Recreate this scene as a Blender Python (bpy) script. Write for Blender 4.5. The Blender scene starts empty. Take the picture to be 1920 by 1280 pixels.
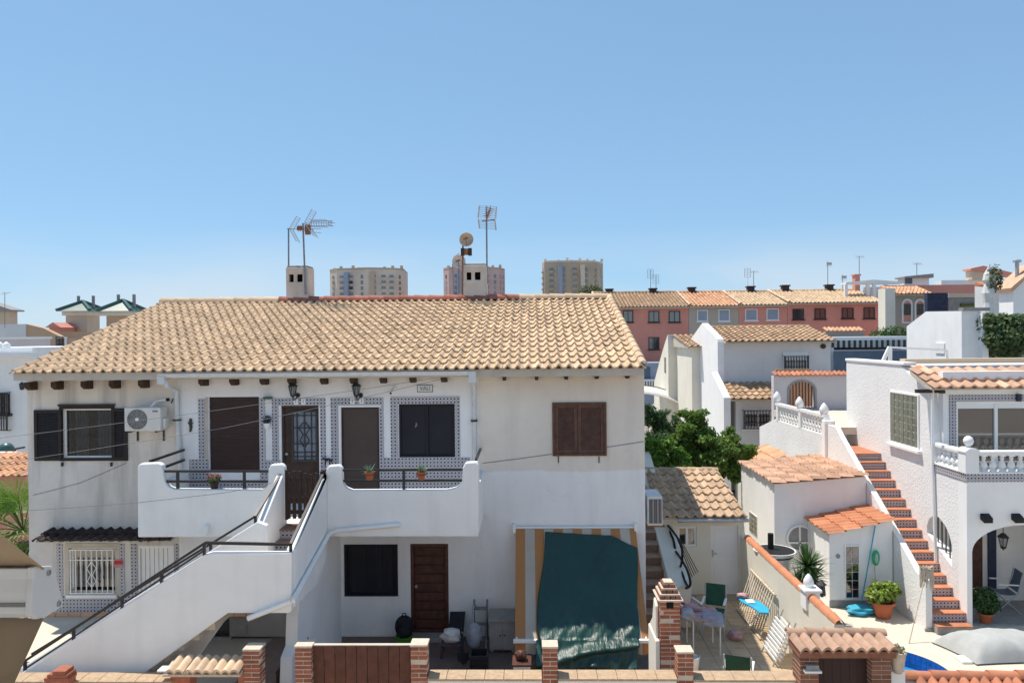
import bpy, bmesh, math, random
import numpy as np
from mathutils import Vector, Matrix
random.seed(7); RNG = np.random.default_rng(11)
S = bpy.context.scene
COL = S.collection
# ------------------------------------------------------------------ camera
F = 1400.0; CX, CY = 960.0, 640.0; H = 6.25
YAW, PITCH, ROLL = math.atan(32/F), math.atan(10/F), math.radians(0.55)
_f = Vector((-math.sin(YAW)*math.cos(PITCH), math.cos(YAW)*math.cos(PITCH), -math.sin(PITCH)))
_r = Vector((math.cos(YAW), math.sin(YAW), 0)); _u = _r.cross(_f)
_q = Matrix.Rotation(ROLL, 3, _f); _r = _q @ _r; _u = _q @ _u
CAM = Vector((0, 0, H))
cd = bpy.data.cameras.new('camera'); cam = bpy.data.objects.new('camera', cd); COL.objects.link(cam)
cd.sensor_width = 36; cd.lens = F/1920*36; cd.clip_start = .05; cd.clip_end = 4000
m = Matrix((_r, _u, -_f)).transposed().to_4x4(); m.translation = CAM; cam.matrix_world = m
S.camera = cam
# ------------------------------------------------------------------ light
SUN = Vector((-.36, .235, 1)).normalized()
w = bpy.data.worlds.new('World'); S.world = w; w.use_nodes = True
nt = w.node_tree; bg = nt.nodes['Background']
sky = nt.nodes.new('ShaderNodeTexSky'); sky.sky_type = 'NISHITA'; sky.sun_disc = False
sky.sun_elevation = math.asin(SUN.z); sky.sun_rotation = math.atan2(SUN.x, SUN.y)
sky.air_density = 1.0; sky.dust_density = .5; sky.ozone_density = 1.0; sky.altitude = 1500
# white balance of the sky and a faint low bank of haze cloud all round the horizon
_tc = nt.nodes.new('ShaderNodeTexCoord'); _sx = nt.nodes.new('ShaderNodeSeparateXYZ'); nt.links.new(_tc.outputs['Generated'], _sx.inputs[0])
_mp = nt.nodes.new('ShaderNodeMapping'); _mp.inputs['Scale'].default_value = (1.6, 1.6, 5); nt.links.new(_tc.outputs['Generated'], _mp.inputs[0])
_no = nt.nodes.new('ShaderNodeTexNoise'); _no.inputs['Scale'].default_value = 1.4; _no.inputs['Detail'].default_value = 6; nt.links.new(_mp.outputs[0], _no.inputs['Vector'])
_r1 = nt.nodes.new('ShaderNodeMapRange'); nt.links.new(_sx.outputs[2], _r1.inputs[0]); _r1.inputs[1].default_value = .14; _r1.inputs[2].default_value = .04
_r2 = nt.nodes.new('ShaderNodeMapRange'); nt.links.new(_no.outputs[0], _r2.inputs[0]); _r2.inputs[1].default_value = .36; _r2.inputs[2].default_value = .6
_mm = nt.nodes.new('ShaderNodeMath'); _mm.operation = 'MULTIPLY'; nt.links.new(_r1.outputs[0], _mm.inputs[0]); nt.links.new(_r2.outputs[0], _mm.inputs[1])
_m3 = nt.nodes.new('ShaderNodeMath'); _m3.operation = 'MULTIPLY'; nt.links.new(_mm.outputs[0], _m3.inputs[0]); _m3.inputs[1].default_value = .85
_wb = nt.nodes.new('ShaderNodeMix'); _wb.data_type = 'RGBA'; _wb.blend_type = 'MULTIPLY'; _wb.inputs[0].default_value = 1; _k0 = nt.nodes.new('ShaderNodeVectorMath'); _k0.operation = 'SCALE'; _k0.inputs['Scale'].default_value = .165; nt.links.new(sky.outputs[0], _k0.inputs[0])
_ga = nt.nodes.new('ShaderNodeGamma'); _ga.inputs[1].default_value = .42; nt.links.new(_k0.outputs[0], _ga.inputs[0])
nt.links.new(_ga.outputs[0], _wb.inputs[6]); _wb.inputs[7].default_value = (2.36, 3.45, 4.45, 1)
_cl = nt.nodes.new('ShaderNodeMix'); _cl.data_type = 'RGBA'; nt.links.new(_m3.outputs[0], _cl.inputs[0]); nt.links.new(_wb.outputs[2], _cl.inputs[6]); _cl.inputs[7].default_value = (3.6, 4.05, 4.5, 1)
nt.links.new(_cl.outputs[2], bg.inputs[0]); bg.inputs[1].default_value = 0.13
sd = bpy.data.lights.new('sun', 'SUN'); sd.energy = 3.8; sd.angle = math.radians(.53); sd.color = (1, .925, .82)
so = bpy.data.objects.new('sun', sd); COL.objects.link(so)
so.rotation_euler = SUN.to_track_quat('Z', 'Y').to_euler(); so.location = (-10, 10, 30)
S.view_settings.view_transform = 'Standard'; S.view_settings.look = 'None'
S.view_settings.exposure = 0.58; S.view_settings.gamma = 1
S.render.engine = 'CYCLES'; S.cycles.use_denoising = True; S.cycles.max_bounces = 9; S.cycles.diffuse_bounces = 7
# ------------------------------------------------------------------ pixels of the photograph -> points on known planes
def ray(px, py): return _f + _r*((px-CX)/F) - _u*((py-CY)/F)
def aty(px, py, Y): d = ray(px, py); return CAM + d*(Y/d.y)
def atz(px, py, Z): d = ray(px, py); return CAM + d*((Z-H)/d.z)
def atx(px, py, X): d = ray(px, py); return CAM + d*(X/d.x)
def fr(px0, py0, px1, py1, Y):
    mx, my = (px0+px1)/2, (py0+py1)/2
    return aty(px0, my, Y).x, aty(px1, my, Y).x, aty(mx, py1, Y).z, aty(mx, py0, Y).z
# ------------------------------------------------------------------ materials
MATS = {}
def nodes(name):
    m = bpy.data.materials.new(name); m.use_nodes = True; MATS[name] = m
    n = m.node_tree.nodes; l = m.node_tree.links
    return m, n, l, n['Principled BSDF']
def N(n, t, **k):
    x = n.new('ShaderNode'+t)
    for a, b in k.items():
        if a.startswith('i_'): x.inputs[int(a[2:])].default_value = b
        else: setattr(x, a, b)
    return x
def mix(n, l, fac, a, b, mode='MIX'):
    x = n.new('ShaderNodeMix'); x.data_type = 'RGBA'; x.blend_type = mode
    for s, v in ((0, fac), (6, a), (7, b)):
        if hasattr(v, 'links'): l.new(v, x.inputs[s])
        else: x.inputs[s].default_value = v if s == 0 else (*v[:3], 1)
    return x.outputs[2]
def math_(n, l, op, a, b=None, clamp=False):
    x = n.new('ShaderNodeMath'); x.operation = op; x.use_clamp = clamp
    for i, v in enumerate((a, b)):
        if v is None: continue
        if hasattr(v, 'links'): l.new(v, x.inputs[i])
        else: x.inputs[i].default_value = v
    return x.outputs[0]
def ramp(n, l, v, lo, hi):
    x = n.new('ShaderNodeMapRange'); l.new(v, x.inputs[0]); x.inputs[1].default_value = lo; x.inputs[2].default_value = hi
    return x.outputs[0]
def noise(n, l, scale, detail=4, stretch=None, coord='pos', rough=.55):
    if coord == 'pos': c = n.new('ShaderNodeNewGeometry').outputs['Position']
    else: c = n.new('ShaderNodeTexCoord').outputs['Object']
    if stretch:
        mp = n.new('ShaderNodeMapping'); mp.inputs['Scale'].default_value = stretch; l.new(c, mp.inputs[0]); c = mp.outputs[0]
    x = n.new('ShaderNodeTexNoise'); x.inputs['Scale'].default_value = scale; x.inputs['Detail'].default_value = detail
    x.inputs['Roughness'].default_value = rough
    l.new(c, x.inputs['Vector']); return x.outputs['Fac']
def bump(n, l, p, h, strength, dist=.02):
    b = n.new('ShaderNodeBump'); b.inputs['Strength'].default_value = strength; b.inputs['Distance'].default_value = dist
    l.new(h, b.inputs['Height']); l.new(b.outputs[0], p.inputs['Normal'])
def mat(name, col, rough=.8, var=.12, scale=3., bscale=40., bstr=.15, metal=0., spec=.3, coord='pos', dirt=0., tint=0.):
    """procedural surface: base colour, cloudy variation, streaky dirt, fine relief, per-object tint"""
    m, n, l, p = nodes(name)
    a = [c*(1-var) for c in col]; b = [min(1, c*(1+var)) for c in col]
    c = mix(n, l, ramp(n, l, noise(n, l, scale, 6, coord=coord), .3, .7), a, b)
    if dirt:
        s = ramp(n, l, noise(n, l, 1.2, 8, (3.2, 3.2, .35), coord), .52, .78)
        d = math_(n, l, 'MULTIPLY', s, dirt)
        c = mix(n, l, d, c, [x*.55*y for x, y in zip(col, (1, .96, .9))])
    if tint:
        oi = n.new('ShaderNodeObjectInfo'); at = n.new('ShaderNodeAttribute'); at.attribute_name = 'tint'
        sp = n.new('ShaderNodeSeparateColor'); l.new(oi.outputs['Color'], sp.inputs[0])
        v = math_(n, l, 'ADD', sp.outputs[0], at.outputs['Fac'])
        v = math_(n, l, 'MULTIPLY_ADD', v, tint); v.node.inputs[2].default_value = 1-tint*.5
        cc = n.new('ShaderNodeCombineColor')
        for i in range(3): l.new(v, cc.inputs[i])
        c = mix(n, l, 1.0, c, cc.outputs[0], 'MULTIPLY')
    l.new(c, p.inputs['Base Color']); p.inputs['Roughness'].default_value = rough; p.inputs['Metallic'].default_value = metal
    p.inputs['Specular IOR Level'].default_value = spec
    if bstr: bump(n, l, p, noise(n, l, bscale, 5, coord=coord), bstr)
    return m
mat('white', (.84, .835, .82), .85, .04, 1.5, 45, .22, dirt=.16)
mat('white_clean', (.8, .8, .79), .5, .03, 2, 60, .04)
mat('stucco', (.8, .795, .78), .9, .04, 1.2, 26, .8, dirt=.08)
mat('cream', (.74, .70, .60), .9, .06, .8, 40, .2, dirt=.12)
mat('grey_white', (.66, .66, .65), .9, .06, .9, 40, .2, dirt=.2)
mat('fascia', (.52, .47, .40), .9, .1, 3, 50, .2, dirt=.2)
mat('lavender', (.60, .56, .57), .9, .05, 1, 40, .2)
mat('pink', (.62, .27, .21), .9, .1, .5, 10, .1, dirt=.15)
mat('pink2', (.66, .30, .235), .9, .1, .5, 10, .1, dirt=.15)
mat('taupe', (.46, .40, .34), .9, .06, .5, 10, .1, dirt=.15)
mat('ochre', (.52, .36, .24), .9, .08, .4, 10, .1, dirt=.1)
mat('peach', (.62, .50, .38), .9, .06, .4, 10, .1, dirt=.1)
mat('tower_tan', (.62, .52, .43), .9, .1, .15, 2, .1)
mat('tower_pink', (.58, .40, .37), .9, .1, .15, 2, .1)
mat('tower_dark', (.48, .38, .28), .9, .1, .15, 2, .1)
mat('tile_tan', (.57, .415, .27), .8, .12, 5, 60, .25, tint=.24, dirt=.16)
mat('tile_brown', (.40, .265, .165), .85, .16, 4, 60, .25, tint=.3, dirt=.2)
mat('tile_red', (.45, .18, .10), .8, .16, 5, 60, .25, tint=.3, dirt=.1)
mat('tile_orange', (.50, .205, .105), .75, .12, 5, 60, .2, tint=.25)
mat('tile_pinkish', (.60, .34, .20), .8, .14, 5, 60, .25, tint=.3, dirt=.15)
mat('tile_shed', (.44, .31, .205), .85, .16, 5, 60, .25, tint=.3, dirt=.2)
mat('tile_faded', (.52, .32, .215), .85, .16, 5, 60, .25, tint=.4, dirt=.25)
mat('tile_dark', (.045, .032, .03), .8, .3, 8, 60, .3, tint=.3)
mat('tile_pale', (.62, .46, .32), .8, .14, 7, 60, .25, tint=.3, dirt=.2)
mat('tile_portal', (.42, .27, .19), .8, .16, 7, 60, .25, tint=.25, dirt=.2)
mat('ridge_red', (.36, .13, .09), .8, .2, 6, 60, .25, tint=.3)
mat('mortar', (.60, .50, .40), .95, .1, 12, 90, .3)
mat('brick', (.33, .115, .068), .85, .16, 14, 90, .3, tint=.5)
mat('brick_dark', (.22, .10, .065), .85, .16, 14, 90, .3, tint=.4)
mat('coping', (.44, .32, .21), .85, .16, 14, 60, .3, dirt=.2)
mat('wood_dark', (.05, .028, .021), .5, .3, 6, 50, .2)
mat('shutter_black', (.022, .016, .015), .55, .25, 9, 50, .2)
mat('gutter_pale', (.62, .63, .63), .5, .08, 8, 60, .05)
mat('wood_gate', (.115, .042, .026), .55, .25, 8, 50, .2, tint=.3)
mat('wood_door', (.085, .035, .024), .5, .3, 9, 50, .25, tint=.2)
mat('shutter_brown', (.12, .062, .045), .6, .25, 9, 50, .2)
mat('blind_brown', (.042, .022, .02), .55, .1, 3, 50, .1)
mat('door_taupe', (.075, .054, .046), .6, .1, 3, 50, .1)
mat('black_metal', (.018, .018, .022), .4, .2, 9, 60, .05, spec=.5)
mat('iron', (.03, .028, .028), .5, .2, 9, 60, .05, spec=.5)
mat('zinc', (.42, .44, .45), .45, .12, 8, 60, .05, metal=.4)
mat('pole', (.24, .24, .25), .45, .2, 8, 60, .05, metal=.6)
mat('rust', (.26, .13, .07), .8, .3, 12, 60, .2)
mat('dish', (.50, .40, .30), .6, .2, 7, 60, .05)
mat('chimney', (.60, .53, .46), .95, .12, 3, 40, .4, dirt=.45)
mat('glass_dark', (.012, .014, .018), .06, .2, 2, 3, .02, spec=.9).node_tree.nodes['Principled BSDF'].inputs['IOR'].default_value = 1.9
mat('dark', (.01, .01, .011), .9, .2, 2, 30, .0)
mat('screen_navy', (.014, .014, .022), .6, .2, 2, 30, .05)
mat('curtain', (.22, .25, .30), .9, .2, 4, 30, .1)
mat('beam', (.062, .036, .024), .8, .3, 14, 60, .3)
mat('plastic_white', (.80, .80, .78), .35, .03, 3, 60, .0, spec=.5)
mat('ac_white', (.66, .65, .61), .45, .06, 4, 60, .02, spec=.4, dirt=.15)
mat('ac_grille', (.17, .165, .16), .5, .1, 4, 60, .05)
mat('terracotta', (.42, .125, .055), .75, .12, 9, 60, .15)
mat('green_pot', (.07, .25, .03), .5, .2, 9, 60, .1)
mat('cloth_black', (.016, .017, .022), .85, .3, 9, 60, .2)
mat('cloth_grey', (.32, .34, .39), .8, .2, 9, 60, .2)
mat('cloth_white', (.62, .61, .58), .8, .1, 9, 60, .2)
mat('cloth_red', (.45, .045, .04), .8, .2, 9, 60, .2)
mat('cloth_pink', (.45, .28, .29), .8, .2, 9, 60, .2)
mat('cloth_cream', (.55, .47, .37), .9, .2, 9, 60, .2)
mat('cushion', (.40, .41, .40), .85, .08, 3, 30, .2)
mat('chair_green', (.014, .075, .045), .55, .2, 8, 80, .2)
mat('blue_plastic', (.03, .36, .58), .45, .12, 6, 60, .1)
mat('pool_blue', (.02, .13, .5), .2, .3, 8, 60, .05, spec=.6)
mat('net_blue', (.05, .36, .52), .6, .2, 9, 60, .1)
mat('hose_green', (.04, .42, .20), .45, .2, 9, 60, .05)
mat('patio_floor', (.46, .35, .235), .6, .14, 4, 30, .08, tint=.12, dirt=.1)
mat('terrace_floor', (.60, .535, .44), .8, .08, 2, 40, .1)
mat('stone_grey', (.30, .29, .28), .85, .15, 6, 50, .3)
mat('porch_floor', (.16, .12, .105), .6, .15, 6, 50, .1)
mat('ground', (.32, .28, .23), .95, .2, .2, 20, .2)
mat('asphalt', (.38, .33, .27), .9, .2, 2, 60, .3)
mat('concrete', (.30, .285, .265), .9, .2, 3, 40, .3, dirt=.4)
mat('step_brown', (.22, .145, .105), .7, .2, 6, 50, .15)
mat('step_orange', (.46, .185, .10), .65, .14, 6, 50, .12, tint=.15)
mat('canvas_tan', (.36, .265, .165), .85, .06, 2, 220, .1)
mat('canvas_shaded', (.21, .155, .10), .85, .06, 2, 220, .1)  # the tan canvas again, darkened in its colour for the shaded valance
mat('slate_blue', (.10, .145, .20), .5, .1, 3, 30, .02)
mat('green_tile', (.035, .10, .085), .35, .2, 3, 30, .1, spec=.6)
mat('blue_grey', (.30, .34, .42), .7, .1, 1, 30, .05)
mat('navy_shutter', (.035, .045, .085), .6, .2, 3, 30, .05)
mat('bark', (.09, .06, .04), .95, .3, 9, 40, .6)
mat('cable', (.012, .012, .013), .6, .1, 5, 50, 0)
mat('wire', (.20, .20, .21), .6, .1, 5, 50, 0)
mat('red_plastic', (.42, .06, .05), .5, .2, 8, 60, .05)
mat('purple_tile', (.085, .05, .075), .6, .3, 8, 60, .05)
mat('awning_white', (.56, .55, .53), .4, .04, 3, 60, .02, spec=.5, dirt=.1)
mat('soil', (.06, .04, .03), .95, .3, 20, 60, .4)
def leafmat(name, col, var=.45, trans=.25):
    m, n, l, p = nodes(name)
    at = n.new('ShaderNodeAttribute'); at.attribute_name = 'tint'
    c = mix(n, l, at.outputs['Fac'], [x*(1-var) for x in col], [min(1, x*(1+var)) for x in col])
    l.new(c, p.inputs['Base Color']); p.inputs['Roughness'].default_value = .55; p.inputs['Specular IOR Level'].default_value = .35
    tr = n.new('ShaderNodeBsdfTranslucent'); l.new(mix(n, l, .5, c, (col[0]*1.6, col[1]*1.5, col[2]*.6)), tr.inputs[0])
    mx = n.new('ShaderNodeMixShader'); mx.inputs[0].default_value = trans
    l.new(p.outputs[0], mx.inputs[1]); l.new(tr.outputs[0], mx.inputs[2]); l.new(mx.outputs[0], n['Material Output'].inputs[0])
    return m
leafmat('leaf', (.13, .225, .05), trans=.35); leafmat('leaf_bright', (.12, .24, .04)); leafmat('leaf_dark', (.06, .125, .04))
leafmat('leaf_yellow', (.20, .28, .045)); leafmat('palm_leaf', (.13, .24, .05)); leafmat('leaf_olive', (.075, .11, .045))
leafmat('agave', (.10, .19, .15)); leafmat('leaf_pale', (.22, .24, .15)); leafmat('petal', (.45, .16, .14)); leafmat('yucca', (.05, .105, .03))
leafmat('ivy', (.10, .15, .06))
def azulejo():
    m, n, l, p = nodes('azulejo')
    g = n.new('ShaderNodeNewGeometry').outputs['Position']
    sx = n.new('ShaderNodeSeparateXYZ'); l.new(g, sx.inputs[0])
    hx = math_(n, l, 'ADD', sx.outputs[0], math_(n, l, 'MULTIPLY', sx.outputs[1], 1.0))
    T = .0735
    fx = math_(n, l, 'ABSOLUTE', math_(n, l, 'SUBTRACT', math_(n, l, 'FRACT', math_(n, l, 'DIVIDE', hx, T)), .5))
    fz = math_(n, l, 'ABSOLUTE', math_(n, l, 'SUBTRACT', math_(n, l, 'FRACT', math_(n, l, 'DIVIDE', sx.outputs[2], T)), .5))
    dia = math_(n, l, 'ADD', fx, fz)                       # diamond motif in the middle, quarter motifs at the corners
    a = math_(n, l, 'LESS_THAN', dia, .33); b = math_(n, l, 'GREATER_THAN', dia, .78)
    c1 = mix(n, l, a, (.46, .46, .49), (.035, .035, .085)); c2 = mix(n, l, b, c1, (.13, .12, .20))
    gr = math_(n, l, 'GREATER_THAN', math_(n, l, 'MAXIMUM', fx, fz), .465); c3 = mix(n, l, gr, c2, (.42, .40, .38))
    l.new(c3, p.inputs['Base Color']); p.inputs['Roughness'].default_value = .25
    return m
azulejo()
def stripes(name, c1, c2, width, off=0.):
    m, n, l, p = nodes(name)
    g = n.new('ShaderNodeNewGeometry').outputs['Position']; sx = n.new('ShaderNodeSeparateXYZ'); l.new(g, sx.inputs[0])
    f = math_(n, l, 'FRACT', math_(n, l, 'DIVIDE', math_(n, l, 'ADD', sx.outputs[0], off), width*2))
    c = mix(n, l, math_(n, l, 'LESS_THAN', f, .5), c2, c1)
    c = mix(n, l, math_(n, l, 'MULTIPLY', ramp(n, l, noise(n, l, 3, 5), .4, .8), .3), c, (.25, .2, .15))
    l.new(c, p.inputs['Base Color']); p.inputs['Roughness'].default_value = .85
    tr = n.new('ShaderNodeBsdfTranslucent'); l.new(c, tr.inputs[0]); mx = n.new('ShaderNodeMixShader'); mx.inputs[0].default_value = .12
    l.new(p.outputs[0], mx.inputs[1]); l.new(tr.outputs[0], mx.inputs[2]); l.new(mx.outputs[0], n['Material Output'].inputs[0])
stripes('awning_stripe', (.46, .20, .065), (.50, .45, .38), .195, 0.0)
stripes('stripe_bw', (.55, .56, .54), (.05, .05, .045), .13)
def tarp():
    m, n, l, p = nodes('tarp')
    c = mix(n, l, ramp(n, l, noise(n, l, 1.2, 3), .3, .75), (.006, .036, .032), (.010, .058, .047))
    l.new(c, p.inputs['Base Color']); p.inputs['Roughness'].default_value = .42; p.inputs['Specular IOR Level'].default_value = .5
    bump(n, l, p, noise(n, l, 7, 4, (2.0, .5, .7), rough=.55), .5, .05)
tarp()
def glass():
    m, n, l, p = nodes('glass')
    gl = n.new('ShaderNodeBsdfGlossy'); gl.inputs['Roughness'].default_value = .03
    tr = n.new('ShaderNodeBsdfTransparent'); tr.inputs[0].default_value = (.62, .66, .68, 1)
    fz = n.new('ShaderNodeFresnel'); fz.inputs[0].default_value = 1.5
    mx = n.new('ShaderNodeMixShader'); l.new(fz.outputs[0], mx.inputs[0]); l.new(tr.outputs[0], mx.inputs[1]); l.new(gl.outputs[0], mx.inputs[2])
    l.new(mx.outputs[0], n['Material Output'].inputs[0])
glass()
mat('glass_block', (.16, .17, .12), .15, .25, 5, 30, .25, spec=.6)
# ------------------------------------------------------------------ mesh builder and object conventions
def off(o):
    v = Vector((0, 0, 0))
    while o is not None: v += o.location; o = o.parent
    return v
class MB:
    def __init__(s): s.v = []; s.f = []; s.t = []
    def add(s, vs, fs, tint=0.):
        b = len(s.v); s.v += [tuple(v) for v in vs]; s.f += [tuple(i+b for i in f) for f in fs]; s.t += [tint]*len(vs); return s
    def box(s, x0, x1, y0, y1, z0, z1):
        v = [(x, y, z) for z in (z0, z1) for y in (y0, y1) for x in (x0, x1)]
        return s.add(v, [(0, 2, 3, 1), (4, 5, 7, 6), (0, 1, 5, 4), (2, 6, 7, 3), (0, 4, 6, 2), (1, 3, 7, 5)])
    def frame(s, x0, x1, z0, z1, t, y0, y1):
        s.box(x0, x1, y0, y1, z1-t, z1); s.box(x0, x1, y0, y1, z0, z0+t)
        s.box(x0, x0+t, y0, y1, z0+t, z1-t); return s.box(x1-t, x1, y0, y1, z0+t, z1-t)
    def bar(s, p, q, w, h=None):
        p, q = Vector(p), Vector(q); h = h or w; d = (q-p).normalized()
        a = d.cross(Vector((0, 0, 1))); a = Vector((1, 0, 0)) if a.length < 1e-4 else a.normalized(); b = a.cross(d)
        v = [c + a*(i*w/2) + b*(j*h/2) for c in (p, q) for i, j in ((-1, -1), (1, -1), (1, 1), (-1, 1))]
        return s.add(v, [(3, 2, 1, 0), (4, 5, 6, 7), (0, 1, 5, 4), (1, 2, 6, 5), (2, 3, 7, 6), (3, 0, 4, 7)])
    def tube(s, pts, r, n=8, caps=True):
        pts = [Vector(p) for p in pts]; rs = r if hasattr(r, '__len__') else [r]*len(pts)
        b = len(s.v); prev = None; V = []; Fc = []
        for i, p in enumerate(pts):
            d = (pts[min(i+1, len(pts)-1)]-pts[max(i-1, 0)]).normalized()
            if prev is None: a = d.cross(Vector((0, 0, 1))); a = d.cross(Vector((1, 0, 0))) if a.length < .05 else a
            else: a = prev - d*prev.dot(d)
            a.normalize(); prev = a; c = d.cross(a)
            V += [p + (a*math.cos(2*math.pi*k/n) + c*math.sin(2*math.pi*k/n))*rs[i] for k in range(n)]
        for i in range(len(pts)-1):
            for k in range(n): Fc.append((i*n+k, i*n+(k+1) % n, (i+1)*n+(k+1) % n, (i+1)*n+k))
        if caps: Fc += [tuple(range(n))[::-1], tuple((len(pts)-1)*n+k for k in range(n))]
        return s.add(V, Fc)
    def lathe(s, prof, c, n=14, ax='z'):
        V = []; Fc = []; c = Vector(c); m = len(prof)
        for r, h in prof:
            for k in range(n):
                a = 2*math.pi*k/n; x, y = r*math.cos(a), r*math.sin(a)
                V.append(c + Vector({'z': (x, y, h), 'y': (x, h, y), 'x': (h, x, y)}[ax]))
        for i in range(m-1):
            for k in range(n): Fc.append((i*n+k, i*n+(k+1) % n, (i+1)*n+(k+1) % n, (i+1)*n+k))
        Fc += [tuple(range(n))[::-1], tuple((m-1)*n+k for k in range(n))]
        return s.add(V, Fc)
    def prism(s, poly, ax, a0, a1):
        """extrude a polygon: ax 'y' takes (x,z), 'x' takes (y,z), 'z' takes (x,y)"""
        f = {'y': lambda p, a: (p[0], a, p[1]), 'x': lambda p, a: (a, p[0], p[1]), 'z': lambda p, a: (p[0], p[1], a)}[ax]
        n = len(poly)
        return s.add([f(p, a0) for p in poly]+[f(p, a1) for p in poly],
                     [tuple(range(n)), tuple(range(2*n-1, n-1, -1))]+[(i, i+n, (i+1) % n+n, (i+1) % n) for i in range(n)])
    def ring(s, outer, inner, ax, a0, a1):
        f = {'y': lambda p, a: (p[0], a, p[1]), 'x': lambda p, a: (a, p[0], p[1])}[ax]; n = len(outer)
        V = [f(p, a) for a in (a0, a1) for q in (outer, inner) for p in q]; Fc = []
        for i in range(n):
            j = (i+1) % n
            Fc += [(i, j, n+j, n+i), (2*n+i, 3*n+i, 3*n+j, 2*n+j), (i, 2*n+i, 2*n+j, j), (n+i, n+j, 3*n+j, 3*n+i)]
        return s.add(V, Fc)
    def wall(s, x0, x1, z0, z1, holes, y0, y1):
        """slab in the XZ plane with rectangular openings and their reveals"""
        xs = sorted({x0, x1, *[h[0] for h in holes], *[h[1] for h in holes]}); zs = sorted({z0, z1, *[h[2] for h in holes], *[h[3] for h in holes]})
        xs = [x for x in xs if x0 <= x <= x1]; zs = [z for z in zs if z0 <= z <= z1]
        solid = lambda i, k: 0 <= i < len(xs)-1 and 0 <= k < len(zs)-1 and not any(h[0] <= (xs[i]+xs[i+1])/2 <= h[1] and h[2] <= (zs[k]+zs[k+1])/2 <= h[3] for h in holes)
        idx = {}
        def v(i, k, y):
            if (i, k, y) not in idx: idx[i, k, y] = len(V); V.append((xs[i], y, zs[k]))
            return idx[i, k, y]
        V = []; Fc = []
        for i in range(len(xs)-1):
            for k in range(len(zs)-1):
                if not solid(i, k): continue
                Fc += [(v(i, k, y0), v(i+1, k, y0), v(i+1, k+1, y0), v(i, k+1, y0)), (v(i, k, y1), v(i, k+1, y1), v(i+1, k+1, y1), v(i+1, k, y1))]
                for di, dk, e in ((-1, 0, ((i, k+1), (i, k))), (1, 0, ((i+1, k), (i+1, k+1))), (0, -1, ((i, k), (i+1, k))), (0, 1, ((i+1, k+1), (i, k+1)))):
                    if not solid(i+di, k+dk): (a, b), (c, d) = e; Fc.append((v(a, b, y0), v(a, b, y1), v(c, d, y1), v(c, d, y0)))
        return s.add(V, Fc)
    def build(s, name, material, parent=None, smooth=False, bevel=0., local=False, flip=False):
        V = np.array(s.v, float).reshape(-1, 3)
        me = bpy.data.meshes.new(name)
        if parent is None and not local:
            o3 = Vector(((V[:, 0].min()+V[:, 0].max())/2, (V[:, 1].min()+V[:, 1].max())/2, V[:, 2].min()))
        elif local: o3 = Vector((0, 0, 0))
        else: o3 = off(parent)
        me.from_pydata((V-np.array(o3)).tolist(), [], s.f)
        if any(s.t):
            a = me.attributes.new('tint', 'FLOAT', 'POINT'); a.data.foreach_set('value', s.t)
        me.materials.append(MATS[material]); o = bpy.data.objects.new(name, me); COL.objects.link(o)
        if parent is not None: o.parent = parent
        elif not local: o.location = o3
        if smooth:
            me.polygons.foreach_set('use_smooth', [True]*len(me.polygons))
            if smooth != 'all':
                try: me.set_sharp_from_angle(angle=math.radians(40))
                except Exception: pass
        if bevel:
            b = o.modifiers.new('bevel', 'BEVEL'); b.width = bevel; b.segments = 2; b.limit_method = 'ANGLE'
        return o
def tag(o, label, cat, group=None, kind=None):
    if label: o['label'] = label
    if cat: o['category'] = cat
    if group: o['group'] = group
    if kind: o['kind'] = kind
    return o
def thing(name, label, cat, loc, group=None, rz=0.):
    o = bpy.data.objects.new(name, None); COL.objects.link(o); o.location = loc; o.rotation_euler = (0, 0, rz); o.empty_display_size = .2
    return tag(o, label, cat, group)
def inst(name, me, parent, matrix, tint=0.):
    o = bpy.data.objects.new(name, me); COL.objects.link(o); o.parent = parent; o.matrix_local = matrix; o.color = (tint, tint, tint, 1); return o
def struct(o): o['kind'] = 'structure'; return o
# roof tiles ------------------------------------------------------------------
TILES = {}
def tile_verts(w, ex, amp, kind):
    L = ex+.05; th = .022
    U = (0, .15, .24, .32, .41, .5, .59, .68, .76, .85, 1) if kind == 'wave' else [k/7 for k in range(8)]; n = len(U)-1
    V = []; Fc = []
    for k in range(n+1):
        u = U[k]
        if kind == 'wave': h = amp*.5*(1+math.cos(math.pi*min(1, abs(u-.5)/.36)))   # a roll and a flat pan
        else: h = amp*math.sin(math.pi*u)                   # barrel
        x = u*w
        V += [(x, 0, h+.048), (x, L, h+.004), (x, 0, h+.048-th-.02)]
    for k in range(n):
        a = 3*k; b = a+3
        Fc += [(a, b, b+1, a+1), (a+2, b+2, b, a)]
    return V, Fc
def tile_mesh(w, ex, amp, kind, material):
    key = (round(w, 4), round(ex, 4), amp, kind, material)
    if key not in TILES:
        V, Fc = tile_verts(w, ex, amp, kind); me = bpy.data.meshes.new('roof_tile'); me.from_pydata(V, [], Fc)
        me.materials.append(MATS[material]); me.polygons.foreach_set('use_smooth', [True]*len(me.polygons))
        try: me.set_sharp_from_angle(angle=math.radians(50))
        except Exception: pass
        TILES[key] = me
    return TILES[key]
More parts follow.
